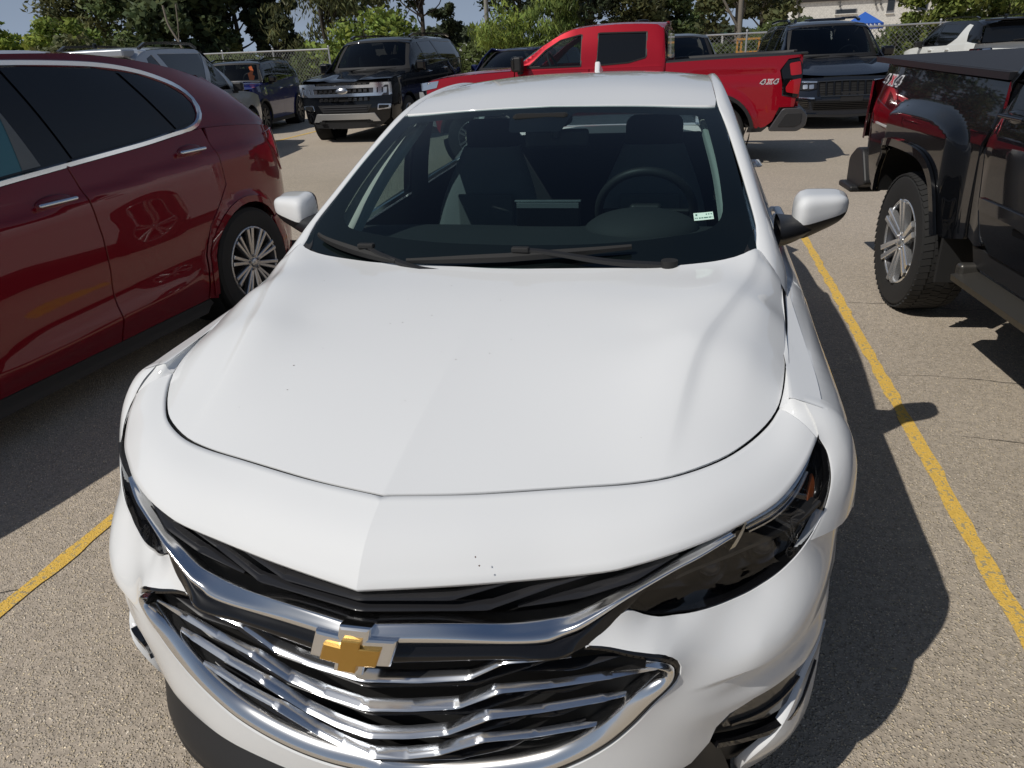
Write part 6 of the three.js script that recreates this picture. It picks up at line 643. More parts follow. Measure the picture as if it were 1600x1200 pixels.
  { const g = box(.37, .16, .02, .115, .54, L / 2 - .02, .006), holes = [-.1, .1].map(x => { const c = new THREE.CylinderGeometry(.012, .012, .004, 10); c.rotateX(Math.PI / 2); c.translate(.115 + x, .565, L / 2 - .008); return c; }); part('plate_bracket', g, blackTrim, T); part('bracket_bolt', holes, darkVoid, T); } k.face('chin_trim', k.sym([[0, .20], [.62, .22], [.74, .30], [.72, .33], [.6, .262], [0, .245]]), tf, blackTrim, { off: .02 });
  k.mirrors(1.62, 1.15, .92, blackGloss, blackGloss, [.11, .17, .14]); { const g = extr([[0, 0], [.14, 0], [.02, .05]], .03, .008, 1); g.rotateY(Math.PI / 2); g.translate(-.3, 1.775, L / 2 - 3.6); part('antenna_fin', g, pt, T); } part('roof_pod', box(.7, .05, .5, .25, 1.80, L / 2 - 3.4, .02), pt, T);
  for (const x of [[-.66, -.05], [0, .62]]) part('wiper', sweep([[x[0], 1.155, 1.34], [x[1], 1.17, 1.33]].map(([a, y, t]) => P(a, y, t)), [[-.012, -.01], [.012, -.01], [.012, .01], [-.012, .01]]), blackTrim, T);
}
// ------------------------------------------------------------------ plainer vehicles, partly hidden
function plain(name, label, X, Z, deg, o) {
  const q = o.top || 0, S = { L: o.L || 4.7, halfMax: .93, half: o.half || [[0, .70], [.15, .80], [.4, .88], [.9, .92], [4.0, .915], [4.4, .88], [4.7, .76]], prof: [[.22, .94], [.4, .975], [.65, 1], [.95, .985], [1.15, .955]], belt: o.belt || [[0, .82], [.3, .93], [1.2, 1.06], [2.5, 1.10], [4.0, 1.15], [4.6, 1.16]], rail: o.rail || [[1.25, 1.10, .84], [1.6, 1.36, .78], [2.0, 1.58, .71], [2.4, 1.66 + q, .69], [3.2, 1.67 + q, .68], [4.0, 1.65 + q, .68], [4.4, 1.54 + q, .70], [4.6, 1.24, .78]], roofC: o.roofC || [[1.9, 1.63 + q], [2.4, 1.70 + q], [3.3, 1.72 + q], [4.2, 1.69 + q], [4.4, 1.62 + q]], hood: o.hood || [[0, .82], [.2, .92], [.6, 1.0], [1.3, 1.09]], hoodP: 4, axles: [.92, 3.70], wheel: { R: .36, w: .24, kind: 'five', opt: { rim: .64 } }, sillY: .27, archR: .43, doors: [1.25, 2.3, 3.25], roofT: o.roofT || [2.0, 4.4], ws: o.ws || [[1.22, 1.09, .80, .20], [2.0, 1.655 + q, .66, .10]], rw: o.rw || [[4.58, 1.17, .70, -.08], [4.42, 1.60 + q, .62, -.04]], hoodT0: s => .10 + .24 * s ** 4, t0: .22 };
  S.beltY = table(S.belt); const B = S.beltY; S.frame = o.frame || [[1.25, B(1.25) - .004], [2.5, B(2.5) - .004], [4.0, B(4) - .004], [4.58, B(4.58) - .004], [4.58, 1.28], [4.4, 1.54 + q], [4.0, 1.65 + q], [3.2, 1.67 + q], [2.4, 1.66 + q], [2.0, 1.58], [1.6, 1.36]];
  S.windows = o.windows ? o.windows(B) : [[[1.60, B(1.6) + .03], [2.26, B(2.26) + .03], [2.28, 1.60 + q * .9], [2.05, 1.56 + q * .5], [1.76, 1.42]], [[2.36, B(2.36) + .03], [3.24, B(3.24) + .03], [3.30, 1.615 + q], [2.38, 1.605 + q]], [[3.36, B(3.36) + .03], [4.36, B(4.36) + .03], [4.20, 1.54 + q], [3.42, 1.61 + q]]];
  const k = kit(name, label, 'car', X, Z, deg, S); body(k, S, { paint: o.paint, trim: blackTrim, glassF: o.glassF || glassDark, glassR: o.glassR || glassPrivacy, frame: o.framePaint || o.paint, roof: o.roofPaint, clad: o.clad });
  const tf = (s, y) => .08 + .2 * Math.pow(Math.abs(s) / .85, 3) + .05 * sstep(.5, .9, y); k.face('front_fascia', k.sym([[0, .22], [.68, .25], [.80, .45], [.82, .82], [0, .86]]), tf, o.paint, { cell: .1 }); k.face('grille', k.sym([[0, .50], [.45, .50], [.5, .72], [0, .73]]), tf, blackTrim, { off: .015 }); for (const s of [1, -1]) k.face('headlight', roundPoly([[s * .55, .68], [s * .80, .70], [s * .82, .78], [s * .55, .76]], .02), tf, chromeSoft, { off: .02 });
  const tb = o.tb || ((s, y) => S.L - .06 - .14 * Math.pow(Math.abs(s) / .8, 3) - .14 * sstep(.8, 1.16, y)); k.face('tailgate', k.sym([[0, .30], [.70, .32], [.80, .5], [.80, 1.0], [.76, 1.14], [0, 1.16]]), tb, o.paint, { cell: .1, back: true });
  k.mirrors(1.60, 1.10, .90, blackTrim, o.mirrorPaint || o.paint, [.09, .15, .12]); for (const s of [1, -1]) { k.handle(2.18, 1.0, o.paint, s, .18); k.handle(3.18, 1.02, o.paint, s, .18); }
  return Object.assign(k, { S, tb });
}
const silver = paint(.42, .44, .47, .35, { metalness: .4 });
{ const k = plain('silver_suv', 'silver SUV with roof rails seen from behind over the dark red SUV', -8.9, 11.9, -10, { paint: silver, top: .12, windows: (B) => [[[1.62, B(1.62) + .03], [2.45, B(2.45) + .03], [2.10, 1.66], [1.86, 1.52]].map(p => p), [[2.62, B(2.62) + .03], [3.40, B(3.4) + .03], [3.75, 1.72], [2.24, 1.715]], [[3.55, B(3.55) + .03], [4.28, B(4.28) + .03], [4.12, 1.66], [3.92, 1.715]]] });
  for (const s of [1, -1]) part('roof_rail', sweep([[2.2, 1.80], [2.4, 1.865], [3.2, 1.88], [3.9, 1.87], [4.1, 1.80]].map(([t, y]) => k.P(s * .62, y, t)), [[-.02, -.018], [.02, -.018], [.02, .018], [-.02, .018]]), gunmetal, k.T); part('spoiler', box(1.28, .11, .34, 0, 1.74, 2.35 - 4.42, .03), silver, k.T); part('antenna_fin', box(.03, .07, .08, 0, 1.86, 2.35 - 4.15, .012), blackGloss, k.T); for (const s of [1, -1]) k.face('taillight', roundPoly([[s * .60, .85], [s * .80, .85], [s * .79, 1.1], [s * .66, 1.1]], .02), k.tb, redLens, { off: -.012, back: true }); }
{ const k = plain('grey_suv', 'grey SUV facing the camera behind the bed of the red pickup', -.42, 19.4, 173, { paint: paint(.10, .115, .135, .35, { metalness: .3 }), glassF: glassDark, mirrorPaint: blackGloss, top: -.02 }); part('antenna_fin', box(.03, .06, .14, .02, 1.72, 2.35 - 3.9, .012), blackGloss, k.T); }
{ plain('blue_car', 'blue car with dark glass just behind the hood of the red pickup', -4.15, 19.6, 195, { paint: paint(.012, .018, .07, .3), top: -.14, belt: [[0, .72], [.3, .80], [1.2, .94], [2.5, .98], [4.0, 1.02], [4.6, 1.02]], hood: [[0, .72], [.2, .80], [.6, .88], [1.3, .98]] }); }
{ // white SUV with black roof, seen from behind on the right
  const wp = paint(.78, .80, .78, .45), bp = paint(.008, .009, .012, .3);
  const k = plain('white_suv', 'white SUV with black roof and black rear glass parked before the bushes', 7.15, 23.5, -7.5, { paint: wp, framePaint: bp, roofPaint: bp, mirrorPaint: bp, L: 4.65, windows: (B) => [[[1.60, B(1.6) + .03], [2.30, B(2.3) + .03], [2.32, 1.60], [2.05, 1.55], [1.76, 1.42]], [[2.36, B(2.36) + .03], [3.10, B(3.1) + .06], [3.36, B(3.3) + .16], [3.55, 1.60], [2.38, 1.605]]] });
  const { T, P, L } = k;
  k.sidePanel('white_pillar', [[3.02, 1.10], [3.26, 1.18], [3.48, 1.28], [3.70, 1.55], [3.78, 1.585], [3.98, 1.56], [3.96, 1.40], [4.06, 1.20], [4.5, 1.15]], wp, { gh: true, lift: .004, gap: 0, cell: .05 });
  for (const s of [1, -1]) { k.face('taillight', roundPoly([[s * .42, .94], [s * .80, .93], [s * .82, .98], [s * .78, 1.04], [s * .42, 1.05]], .025), k.tb, blackGloss, { off: -.014, back: true }); k.face('taillight_lens', roundPoly([[s * .66, .955], [s * .77, .95], [s * .78, 1.0], [s * .68, 1.02]], .015), k.tb, paint(.4, .03, .05, .15), { off: -.026, back: true }); k.face('taillight_lens', roundPoly([[s * .46, 1.005], [s * .63, 1.0], [s * .63, 1.035], [s * .46, 1.04]], .01), k.tb, chromeSoft, { off: -.026, back: true }); for (const x of [.47, .53, .59]) k.face('taillight_lens', roundPoly([[s * x, .96], [s * (x + .04), .96], [s * (x + .04), .985], [s * x, .985]], .008), k.tb, chromeSoft, { off: -.026, back: true });
    part('roof_rail', sweep([[2.1, 1.69], [2.3, 1.745], [3.2, 1.76], [3.9, 1.74], [4.1, 1.70]].map(([t, y]) => P(s * .66, y, t)), [[-.018, -.018], [.018, -.018], [.018, .018], [-.018, .018]]), bp, T); k.sidePanel('taillight_wrap', [[4.30, .95], [4.46, .94], [4.46, 1.05], [4.34, 1.04]], redLens, { lift: .006, cell: .05 }); }
  part('spoiler', box(1.30, .04, .26, 0, 1.66, L / 2 - 4.46, .015), bp, T); part('rear_wiper', sweep([[-.05, 1.20, 4.62], [.35, 1.235, 4.60]].map(([s, y, t]) => P(-s, y, t)), [[-.012, -.01], [.012, -.01], [.012, .01], [-.012, .01]]), blackTrim, T);
  part('antenna_fin', box(.03, .07, .14, .05, 1.735, L / 2 - 4.05, .012), bp, T); part('aerial', capTube([[.05, 1.74, L / 2 - 4.1], [.0, 1.86, L / 2 - 4.22], [-.04, 1.98, L / 2 - 4.32]], .006), blackTrim, T);
}
// ------------------------------------------------------------------ painted bay lines
{
  const yel = tex(256, 256, (x, y) => { const n = vnoise(x / 5, y / 5, 51, 3) * .5 + vnoise(x / 2, y / 2, 128, 4) * .5; const w = n > .66 ? 1 : 0; return [lerp(.94, .66, w) * (0.88 + .2 * n), lerp(.77, .60, w) * (0.88 + .2 * n), lerp(.36, .46, w) * (0.88 + .2 * n)]; }); yel.repeat.set(1.6, 1.6);
  const yM = new THREE.MeshStandardMaterial({ map: yel, roughness: .85, bumpMap: asBump, bumpScale: .002 });
  const line = (x, z0, z1, w, label) => { const n = Math.ceil(Math.abs(z1 - z0) / .03), p = [], uv = [], ix = []; const r = (i, s) => (vnoise(i * .35 + x * 17, s, 4096, 31) - .5) * .014; for (let i = 0; i <= n; i++) { const z = lerp(z0, z1, i / n); p.push(x - w / 2 + r(i, 1), .004, -z, x + w / 2 + r(i, 9), .004, -z); uv.push(0, z, w, z); } for (let i = 0; i < n; i++) { const a = i * 2; ix.push(a, a + 1, a + 2, a + 1, a + 3, a + 2); } const g = new THREE.BufferGeometry(); g.setAttribute('position', new THREE.Float32BufferAttribute(p, 3)); g.setAttribute('uv', new THREE.Float32BufferAttribute(uv, 2)); g.setIndex(ix); g.computeVertexNormals(); tag(top('bay_line', g, yM), label, 'road marking', 'yellow bay lines'); };
  line(1.003, 1.0, 7.2, .058, 'yellow bay line between the white sedan and the black pickup'); line(-2.07, .8, 7.0, .060, 'yellow bay line between the white sedan and the dark red SUV');
  line(-8.45, 13.6, 18.6, .09, 'short yellow bay line before the blue hatchback and the black SUV');
}
// ------------------------------------------------------------------ white block building with its door hoods, lamps and blue tent
{
  const B = tag(base('white_building', 14.4, 0, -128, .10), 'long white brick building with dark roof edge behind the bushes', 'building'); const wm = std(.80, .79, .75, .9), dk = std(.10, .10, .10, .7);
  const bm = tex(128, 128, (x, y) => { const row = (y / 16) | 0, j = (y % 16) < 1.6 || ((x + (row & 1) * 16) % 32) < 1.6; const n = vnoise(x / 10, y / 10, 12, 2) * .10 + hash2(x, y, 3) * .04; const v = (j ? .86 : .97) - n; return [v, v * .985, v * .95]; }); bm.repeat.set(1 / 1.6, 1 / 1.6); const bmat = new THREE.MeshStandardMaterial({ map: bm, roughness: .95 });
  const wall = new THREE.PlaneGeometry(60, 5.9); { const uv = wall.attributes.uv; for (let i = 0; i < uv.count; i++) uv.setXY(i, uv.getX(i) * 60, uv.getY(i) * 5.9); } wall.translate(30, 2.95, 0); part('wall', wall, bmat, B); part('side_wall', box(.3, 5.9, 20, -.15, 2.95, -10), wm, B); part('roof', box(60.6, .35, 20.6, 30, 6.07, -10), dk, B); part('roof_edge', box(60.8, .55, .3, 30.2, 5.95, .2), std(.035, .03, .028, .7), B);
  part('downpipe', box(.14, 5.6, .14, .7, 2.8, .12), dk, B);
  for (const [x, y, w, h] of [[7.4, 4.2, 3.0, .6], [18.0, 4.35, 1.5, 1.2], [13.6, 5.3, 1.0, 3.2]]) { const f = part('window', box(w, h, .12, x, y, .05), std(.16, .16, .17, .5), B); part('pane', box(w * .9, h * .8, .06, x, y, .10), paint(.03, .035, .04, .1), f); part('sill', box(w + .2, .1, .25, x, y - h / 2 - .05, .1), wm, f); }
  for (const x of [6.4, 12.1, 11.4, 20.2]) part('wall_lamp', [box(.22, .3, .3, x, 4.9, .3, .04), box(.08, .5, .08, x, 5.3, .15), box(.5, .08, .1, x - .1, 5.45, .2)], dk, B);
  part('conduit', box(.06, 2.6, .06, 20.0, 4.0, .06), dk, B);
  const Tn = tag(base('tent', 19.0, 0, -100, .18), 'blue pop-up tent with white lettering in front of the white building', 'tent'); const bl = std(.030, .13, .52, .7, 0, { side: THREE.DoubleSide });
  const roof = new THREE.ConeGeometry(2.3, 1.25, 4, 1, true); roof.rotateY(Math.PI / 4); roof.translate(0, 2.85, 0); part('canopy', toCreasedNormals(roof, .3), bl, Tn); for (const [x, z, r] of [[0, 1.62, 0], [0, -1.62, 0], [1.62, 0, 1], [-1.62, 0, 1]]) { const g = box(3.24, .62, .02); if (r) g.rotateY(Math.PI / 2); g.translate(x, 1.96, z); part('valance', g, std(.02, .08, .36, .7), Tn); } for (const [x, z] of [[1.6, 1.6], [-1.6, 1.6], [1.6, -1.6], [-1.6, -1.6]]) part('leg', box(.06, 2.2, .06, x, 1.1, z), std(.6, .6, .6, .5), Tn);
  const cell = (x, seed) => { const on = []; for (let i = 0; i < 3; i++) for (let j = 0; j < 5; j++) if (hash2(i, j, seed) > .5 && i === 1 || i === 0 || j === 2 || (i === 2 && j > 1)) on.push(box(.115, .085, .01, x + i * .10 - .1, 2.16 - j * .07, 1.64)); return merge(on); }; for (let i = 0; i < 6; i++) part('lettering', cell(-1.15 + i * .46, 41 + i), std(.85, .87, .9, .6), Tn);
  const D = tag(base('dumpster', 24.6, 0, -98, .1), 'low dark flat bin beside the blue tent', 'bin'); part('body', box(2.6, 1.3, 1.6, 0, .75, 0, .05), std(.03, .028, .025, .7), D); part('lid', box(2.7, .12, 1.7, 0, 1.46, 0, .03), std(.02, .02, .02, .7), D);
}
// ------------------------------------------------------------------ chain link fence
const steel = std(.50, .51, .52, .4, .7);
{
  const meshTex = tex(64, 64, (x, y) => { const a = ((x + y) % 64 + 64) % 64, b = ((x - y) % 64 + 64) % 64; const on = Math.min(a, 64 - a) < 3.6 || Math.min(b, 64 - b) < 3.6; return [1, 1, 1, on ? 1 : 0]; }, true); const wire = new THREE.MeshStandardMaterial({ map: meshTex, alphaTest: .5, roughness: .5, metalness: .6, side: THREE.DoubleSide }); wire.color.setRGB(.20, .205, .21);
  const fence = (x0, z0, x1, z1, h0, h1, label) => { const F = tag(base('fence', x0, 0, -z0), label, 'fence', null); const L = Math.hypot(x1 - x0, z1 - z0), dx = (x1 - x0), dz = -(z1 - z0), n = Math.max(2, Math.round(L / 3)); part('top_rail', capTube([[0, h0, 0], [dx, h1, dz]], .032, 8), steel, F); for (let i = 0; i <= n; i++) { const t = i / n, h = lerp(h0, h1, t); const p = part('post', capTube([[dx * t, 0, dz * t], [dx * t, h + .06, dz * t]], .035, 8), steel, F); const c = new THREE.SphereGeometry(.045, 8, 6); c.translate(dx * t, h + .09, dz * t); part('cap', c, steel, p); }
    const g = new THREE.BufferGeometry(), S = .16; g.setAttribute('position', new THREE.Float32BufferAttribute([0, .04, 0, dx, .04, dz, dx, h1, dz, 0, h0, 0], 3)); g.setAttribute('uv', new THREE.Float32BufferAttribute([0, 0, L / S, 0, L / S, h1 / S, 0, h0 / S], 2)); g.setIndex([0, 1, 2, 0, 2, 3]); g.computeVertexNormals(); part('wire_mesh', g, wire, F); };
  fence(-26, 33, -14.2, 29.5, 1.96, 1.84, 'chain link fence with bright top rail behind the blue hatchback'); fence(-1.5, 30, 5.2, 30, 1.64, 1.66, 'chain link fence with grey rail between the grey and the navy SUV'); fence(5.2, 30, 14, 30, 1.67, 1.70, 'chain link fence running into the bush by the white SUV');
}
// ------------------------------------------------------------------ trees and bushes
const barkM = std(.055, .045, .036, .95), barkPale = std(.22, .19, .155, .9);
const leafMat = (() => { const m = new THREE.MeshPhysicalMaterial({ roughness: .9, transmission: .30, thickness: 0, vertexColors: true, side: THREE.DoubleSide, specularIntensity: .3 }); return m; })();
const solidLeaf = new THREE.MeshStandardMaterial({ roughness: .8, vertexColors: true, side: THREE.DoubleSide });
function leaves(list) { // list of [x, y, z, size, nx, ny, nz, r, g, b, aspect, droop]
  const n = list.length, p = new Float32Array(n * 18), c = new Float32Array(n * 18), q = new Float32Array(n * 18); let i = 0;
  const R = rng(n + 5);
  for (const l of list) { const a = V3(R() - .5, (R() - .5) * .8 - (l[11] || 0), R() - .5).normalize(), b = V3(R() - .5, R() - .5, R() - .5).cross(a).normalize(), s = l[3], w = s * (l[10] || .55); const fold = V3().crossVectors(a, b).multiplyScalar(w * .35); const o = V3(l[0], l[1], l[2]);
    const A = o.clone().addScaledVector(a, -s), B = o.clone().addScaledVector(b, w).add(fold), C = o.clone().addScaledVector(a, s), D = o.clone().addScaledVector(b, -w).add(fold); const fn = V3().crossVectors(a, b).normalize(); const nn = V3(l[4], l[5], l[6]); if (fn.dot(nn) < 0) fn.negate(); nn.multiplyScalar(.55).addScaledVector(fn, .6).normalize();
    const flip = V3().crossVectors(B.clone().sub(A), C.clone().sub(A)).dot(nn) < 0; for (const v of flip ? [A, C, B, A, D, C] : [A, B, C, A, C, D]) { p[i] = v.x; p[i + 1] = v.y; p[i + 2] = v.z; q[i] = nn.x; q[i + 1] = nn.y; q[i + 2] = nn.z; c[i] = l[7]; c[i + 1] = l[8]; c[i + 2] = l[9]; i += 3; } }
  const g = new THREE.BufferGeometry(); g.setAttribute('position', new THREE.Float32BufferAttribute(p, 3)); g.setAttribute('normal', new THREE.Float32BufferAttribute(q, 3)); g.setAttribute('color', new THREE.Float32BufferAttribute(c, 3)); return g; }
function tree(name, label, cat, x, Z, h, w, o) {
  const T = tag(base(name, x, 0, -Z), label, cat, o.group), R = rng(o.seed), gs = []; const lo = o.lo ?? .8, L = [], cl = [];
  const limb = (a, b, r0, r1, bend) => { const m = a.map((v, k) => (v + b[k]) / 2 + (R() - .5) * bend); const c = new THREE.CatmullRomCurve3([V3(...a), V3(...m), V3(...b)]); const g = new THREE.TubeGeometry(c, 8, 1, 6, false); const ps = g.attributes.position; for (let i = 0; i <= 8; i++) { const cc = c.getPoint(i / 8), r = lerp(r0, r1, i / 8); for (let j = 0; j <= 6; j++) { const k = i * 7 + j; ps.setXYZ(k, cc.x + (ps.getX(k) - cc.x) * r, cc.y + (ps.getY(k) - cc.y) * r, cc.z + (ps.getZ(k) - cc.z) * r); } } g.computeVertexNormals(); gs.push(g); };
  const tr = o.trunk ?? h * .022, lean = (R() - .5) * .12 * h + (o.lean || 0); const top = [lean, h * .8, (R() - .5) * .6];
  if (tr > 0) limb([0, -.1, 0], top, tr, tr * .3, h * .06);
  const K = o.clumps ?? 36;
  for (let i = 0; i < K; i++) { const a = R() * 6.283, e = R() * 2 - 1, rad = Math.pow(R(), .42); const yy = lerp(lo, h, clamp(.5 + .5 * e * rad)); const t = (yy - lo) / (h - lo), env = (o.shape === 'column' ? Math.pow(Math.sin(Math.PI * clamp(.08 + .88 * t)), .5) * (1.1 - .75 * t) : Math.pow(Math.sin(Math.PI * clamp(.16 + .80 * t)), .6)); const rr = w / 2 * env * rad * (.75 + .35 * R()); const c = [Math.cos(a) * rr + lean * t, yy, Math.sin(a) * rr * (o.depth ?? .8)]; cl.push(c); if (tr > 0 && i < (o.limbs ?? 16)) limb([lean * t * .7, Math.max(.4, yy * .62), 0], c, tr * .34, tr * .06, h * .08); }
  const per = Math.round(o.n / K), cs = o.size ?? .18, spread = (o.spread ?? .16) * w;
  for (const c of cl) { const tone = .72 + .56 * R(), sp = spread * (.6 + .7 * R()); for (let i = 0; i < per; i++) { const u = R() * 2 - 1, f = R() * 6.283, rr = sp * Math.pow(R(), .45), s = Math.sqrt(1 - u * u); const d = [s * Math.cos(f), u, s * Math.sin(f)]; const y = c[1] + d[1] * rr * (o.flat ?? .75) - (o.droop || 0) * rr * rr * 1.2; if (y < .05) continue; const v = tone * (.75 + .5 * R()), hue = R() * .25 - .08; L.push([c[0] + d[0] * rr, y, c[2] + d[2] * rr, cs * (.55 + .9 * R()), d[0], d[1] + .35, d[2], o.col[0] * v * (1 + hue), o.col[1] * v, o.col[2] * v * (1 - hue), o.aspect ?? .5, o.hang || 0]); } }
  if (gs.length) part('trunk', gs, o.bark || barkM, T); const cr_ = part('crown', new THREE.BufferGeometry(), o.solid ? solidLeaf : leafMat, T); cr_.geometry = leaves(L); return T;
}
{
  const bright = [.26, .33, .06], fresh = [.20, .27, .06], mid = [.105, .145, .055], olive = [.13, .145, .062], dark = [.085, .115, .052], deep = [.055, .075, .038];
  const at = (dir, Z) => dir * Z;
  const D = [
    // name, label, category, dir, Z, h, w, opts
    ['bush', 'bright yellow-green bushy tree at the far left edge', 'bush', -.985, 37, 4.4, 5.0, { col: bright, n: 7000, seed: 1, size: .16, lo: .3, clumps: 40 }],
    ['bush', 'bright green bush just left of the fin on the dark red roof', 'bush', -.895, 39, 4.2, 4.4, { col: fresh, n: 5500, seed: 2, size: .16, lo: .3 }],
    ['bush', 'low dull green thicket below the bright bushes at far left', 'bush', -.93, 34, 2.7, 7.5, { col: olive, n: 5000, seed: 3, size: .15, lo: .1, trunk: 0 }],
    ['tree', 'olive green tree rising above the fin on the dark red roof', 'tree', -.83, 46, 9, 8, { col: olive, n: 8000, seed: 4, size: .19, lo: .6, clumps: 50 }],
    ['tree', 'grey-green tree above the rear of the silver SUV', 'tree', -.765, 44, 9, 6.5, { col: mid, n: 7500, seed: 5, size: .18, lo: .5, clumps: 46 }],
    ['tree', 'dark broad-leaved tree above the roof rails of the silver SUV', 'tree', -.70, 43, 9, 6.5, { col: dark, n: 8000, seed: 6, size: .24, lo: .5, clumps: 46, aspect: .7 }],
    ['tree', 'dark tree with sky showing between its leaves above the blue hatchback', 'tree', -.615, 46, 10, 6.5, { col: deep, n: 4200, seed: 7, size: .24, lo: 1.2, clumps: 40, aspect: .7 }],
    ['tree', 'nearly black tree left of the large black SUV', 'tree', -.552, 47, 10, 4.6, { col: deep, n: 6000, seed: 8, size: .22, lo: .4, clumps: 36 }],
    ['tree', 'drooping olive tree over the left front corner of the large black SUV', 'tree', -.475, 41, 8, 6.2, { col: olive, n: 5600, seed: 9, size: .17, lo: 1.0, clumps: 44, droop: .35, hang: .6, aspect: .25 }],
    ['bush', 'bright green bush right behind the roof of the large black SUV', 'bush', -.425, 36, 3.6, 5.2, { col: fresh, n: 5200, seed: 10, size: .14, lo: .3 }],
    ['tree', 'tree with bare dark limbs above the roof of the large black SUV', 'tree', -.40, 47, 11, 6.6, { col: dark, n: 3000, seed: 11, size: .18, lo: 3.2, clumps: 34, trunk: .22 }],
    ['tree', 'thin dark tree with twin straight stems above the large black SUV', 'tree', -.345, 45, 11, 4.4, { col: dark, n: 1900, seed: 12, size: .17, lo: 3.9, clumps: 26, trunk: .16 }],
    ['tree', 'small round dark tree at the rear end of the large black SUV', 'tree', -.318, 52, 4.3, 3.0, { col: deep, n: 3600, seed: 13, size: .15, lo: 1.2, clumps: 24 }],
    ['tree', 'tall loose dark tree behind the pale wooden pole', 'tree', -.215, 48, 10, 6.2, { col: dark, n: 5200, seed: 14, size: .17, lo: 1.2, clumps: 44 }],
    ['bush', 'feathery light green bush before the white wall', 'bush', -.235, 34, 3.0, 3.8, { col: fresh, n: 3400, seed: 15, size: .14, lo: .2, aspect: .22, hang: -.5, clumps: 30 }],
    ['bush', 'tall feathery pointed bush above the hood of the red pickup', 'bush', -.172, 35, 4.8, 3.3, { col: [.17, .235, .06], n: 6500, seed: 16, size: .14, lo: .2, shape: 'column', aspect: .22, hang: -.6 }],
    ['tree', 'dark open tree with bare branches above the cab of the red pickup', 'tree', -.128, 50, 10, 5.6, { col: deep, n: 2600, seed: 17, size: .18, lo: 1.2, clumps: 34, trunk: .2 }],
    ['tree', 'olive brown tree above the cab of the red pickup', 'tree', -.085, 52, 8, 6.4, { col: olive, n: 7000, seed: 18, size: .18, lo: .4, clumps: 44 }],
    ['tree', 'fresh green tree over the rear of the red pickup cab', 'tree', -.035, 54, 5.0, 4.6, { col: mid, n: 5600, seed: 19, size: .17, lo: .3, clumps: 34 }],
    ['tree', 'small round tree under the gap of sky over the grey SUV', 'tree', -.004, 60, 4.2, 3.3, { col: mid, n: 4200, seed: 20, size: .16, lo: .3, clumps: 26 }],
    ['tree', 'broad olive tree with pale trunk behind the chain link fence', 'tree', .052, 42, 8, 5.0, { col: olive, n: 6500, seed: 21, size: .16, lo: 1.4, clumps: 44, bark: barkPale, trunk: .17 }],
    ['tree', 'dark olive tree beside the corner of the white building', 'tree', .080, 46, 9, 2.8, { col: [.085, .098, .045], n: 6000, seed: 22, size: .16, lo: .3, clumps: 40 }],
    ['bush', 'tall dense green bush between the navy and the white SUV', 'bush', .283, 31.5, 4.6, 3.2, { col: [.18, .23, .058], n: 9000, seed: 23, size: .105, lo: .1, clumps: 60, spread: .17 }],
    ['bush', 'small green sapling at the left foot of the dense bush', 'bush', .228, 31, 2.1, 1.1, { col: [.17, .22, .058], n: 1200, seed: 24, size: .10, lo: .1, clumps: 16 }],
    ['bush', 'low green bush showing behind the roof of the white SUV', 'bush', .335, 33, 3.1, 3.0, { col: [.18, .23, .058], n: 4500, seed: 25, size: .11, lo: .1 }],
  ];
  for (const [n, l, c, dir, Z, h, w, o] of D) tree(n, l, c, at(dir, Z), Z, h, w, o);
  // tall reed grass behind the white SUV: arching blades
  { const G = tag(base('reed_grass', .352 * 36, 0, -36), 'pale arching reed grass at the right edge behind the white SUV', 'plant'), R = rng(77), gs = []; for (let i = 0; i < 420; i++) { const a = R() * 6.28, r = R() * 1.6, x = Math.cos(a) * r * 1.5, z = Math.sin(a) * r * .6, hh = 3.2 + R() * 1.9, b = R() * 6.28, rch = .6 + R() * 1.0, rows = []; for (let j = 0; j <= 7; j++) { const t = j / 7, w = .028 * (1 - t * t) + .003; const px = x + Math.cos(b) * rch * t * t, pz = z + Math.sin(b) * rch * t * t, py = hh * (t - .28 * t * t * t); rows.push([[px - Math.sin(b) * w, py, pz + Math.cos(b) * w], [px + Math.sin(b) * w, py, pz - Math.cos(b) * w]]); } gs.push(grid(rows)); } part('blades', gs, std(.24, .25, .10, .8, 0, { side: THREE.DoubleSide }), G); }
  // undergrowth: one mass along the fence
  { const R = rng(501), L = []; for (let i = 0; i < 34000; i++) { const u = R(), x = lerp(-44, 13.5, u), Z = 33 + R() * 4 + (x < -14 ? 1.5 : 0) + 3 * vnoise(x / 3, 2, 999, 9), hm = .7 + 1.5 * vnoise(x / 1.7 + 40, 1, 999, 8); const y = hm * Math.pow(R(), .7); if (x > 5.5 && x < 8) continue; const v = .6 + .8 * R(); L.push([x, y, -Z, .10 + .10 * R(), R() - .5, .6, .6, .10 * v, .13 * v, .042 * v, .5, 0]); } const m = top('undergrowth', box(1, 1, 1), leafMat); m.geometry = leaves(L); tag(m, 'tangled green undergrowth along the chain link fence', 'undergrowth', null, 'stuff'); }
  // far belt of trees behind everything, one mass
  { const R = rng(601), L = []; for (let i = 0; i < 42000; i++) { const x = lerp(-95, 10, R()), Z = 74 + 12 * R(), hm = 1.8 + 2.2 * vnoise(x / 6 + 10, 3, 999, 12) - 1.6 * sstep(.65, .85, vnoise(x / 9 + 4, 7, 999, 14)); const y = hm * Math.pow(R(), .75); const v = .55 + .8 * R(); L.push([x, y, -Z, .26 + .2 * R(), R() - .5, .6, .6, .075 * v, .095 * v, .052 * v, .6, 0]); } const m = top('woodland', box(1, 1, 1), leafMat); m.geometry = leaves(L); tag(m, 'far belt of dark trees behind the lot', 'woods', null, 'stuff'); }
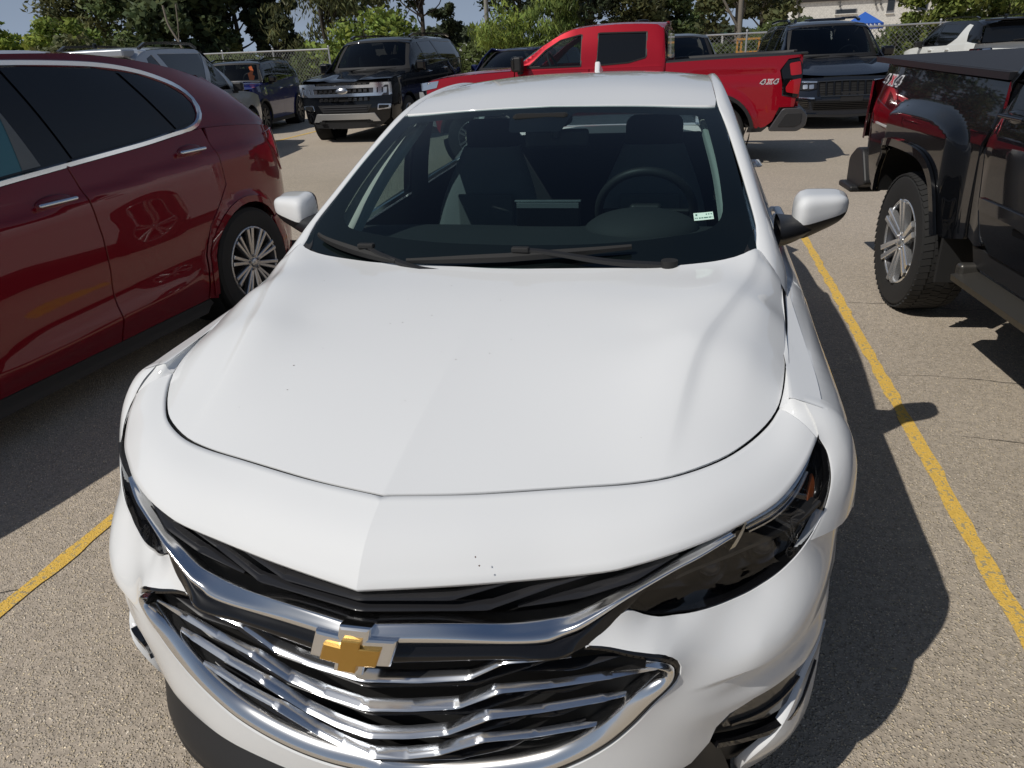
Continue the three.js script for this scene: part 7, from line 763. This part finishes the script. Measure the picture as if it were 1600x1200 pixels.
  // dead stem leaning in the trees over the silver SUV
  { const g = base('dead_tree', -.708 * 38, 0, -38); tag(g, 'bare pale leaning stem above the silver SUV', 'dead tree'); const c = new THREE.CatmullRomCurve3([V3(.5, 0, 0), V3(.35, 1.6, 0), V3(0, 2.6, 0), V3(-.42, 3.5, 0), V3(-.5, 4.4, 0)]); part('trunk', [new THREE.TubeGeometry(c, 20, .055, 7), capTube([[0, 2.6, 0], [.25, 3.5, .1], [.35, 4.4, .1]], .03)], barkPale, g); }
  { const g = base('utility_pole', -.258 * 40, 0, -40); tag(g, 'pale weathered pole in front of the loose dark tree', 'pole'); part('post', new THREE.CylinderGeometry(.09, .12, 9, 10).translate(0, 4.5, 0), std(.30, .28, .25, .9), g); part('crossarm', box(1.8, .12, .1, 0, 8.4, 0), std(.25, .22, .19, .9), g); }
  { const g = base('utility_pole', .056 * 37, 0, -37); tag(g, 'pale leaning wooden pole behind the chain link fence', 'pole'); part('post', capTube([[0, -.1, 0], [-.12, 2.0, 0], [-.2, 5.6, 0]], .11, 10), barkPale, g); part('brace', capTube([[-.2, 1.9, 0], [-1.0, 3.2, .2]], .06), barkPale, g); }
  // white wall behind the feathery bush, green-roofed shelter, orange rack
  { const w = base('white_shed', -.255 * 58, 0, -58); tag(w, 'long low white shed behind the feathery bush', 'shed'); part('wall', box(9, 1.9, .2, 0, .95, 0), std(.62, .63, .64, .8), w); for (let i = 0; i < 18; i++) part('rib', box(.06, 1.86, .06, -4.25 + i * .5, .95, .13), std(.58, .59, .60, .8), w); part('roof', box(9.3, .12, 4, 0, 1.96, -1.9), std(.5, .51, .53, .6), w); part('side_wall', box(.2, 1.9, 4, 4.4, .95, -2.1), std(.58, .59, .6, .8), w); }
  { const s = base('shelter', -.004 * 70, 0, -70); tag(s, 'open shelter with dark green gable roof behind the grey SUV', 'shelter'); const g = extr([[-2.9, 1.75], [0, 2.42], [2.9, 1.75], [2.9, 1.85], [0, 2.55], [-2.9, 1.85]], 4); part('roof', g, std(.025, .075, .055, .6), s); part('gable', extr([[-2.6, 1.78], [0, 2.4], [2.6, 1.78]], .05).translate(0, 0, 3.7), std(.03, .035, .035, .8), s); for (const x of [-2.5, 2.5]) part('post', box(.14, 1.8, .14, x, .9, 3.8), std(.5, .5, .5, .6), s); part('post', box(.10, .4, .12, 0, 2.1, 3.84), std(.7, .7, .7, .6), s); }
  { const s = base('pallet_rack', .064 * 33.5, 0, -33.5); tag(s, 'orange wooden frame standing behind the chain link fence', 'frame'); const m = std(.50, .25, .05, .7); const bars = [[-.42, 0], [-.27, 0], [.42, 0]]; for (const [x] of bars) part('upright', box(.07, 1.5, .07, x, .75, 0), m, s); for (const y of [.5, .98, 1.46]) part('slat', box(.90, .07, .06, 0, y, .05), m, s); }
  { const s = base('tarp_cover', .092 * 31.5, 0, -31.5); tag(s, 'small pale covered object beside the mirror of the navy SUV', 'cover'); part('shell', extr([[-.42, .2], [.42, .2], [.40, .95], [.05, 1.28], [-.36, 1.0]], .8, .05, 2), std(.33, .36, .42, .6), s); }
}
scene.traverse(o => { if (o.isMesh) { o.castShadow = o.name !== 'sky'; o.receiveShadow = true; } });
renderer.render(scene, camera);
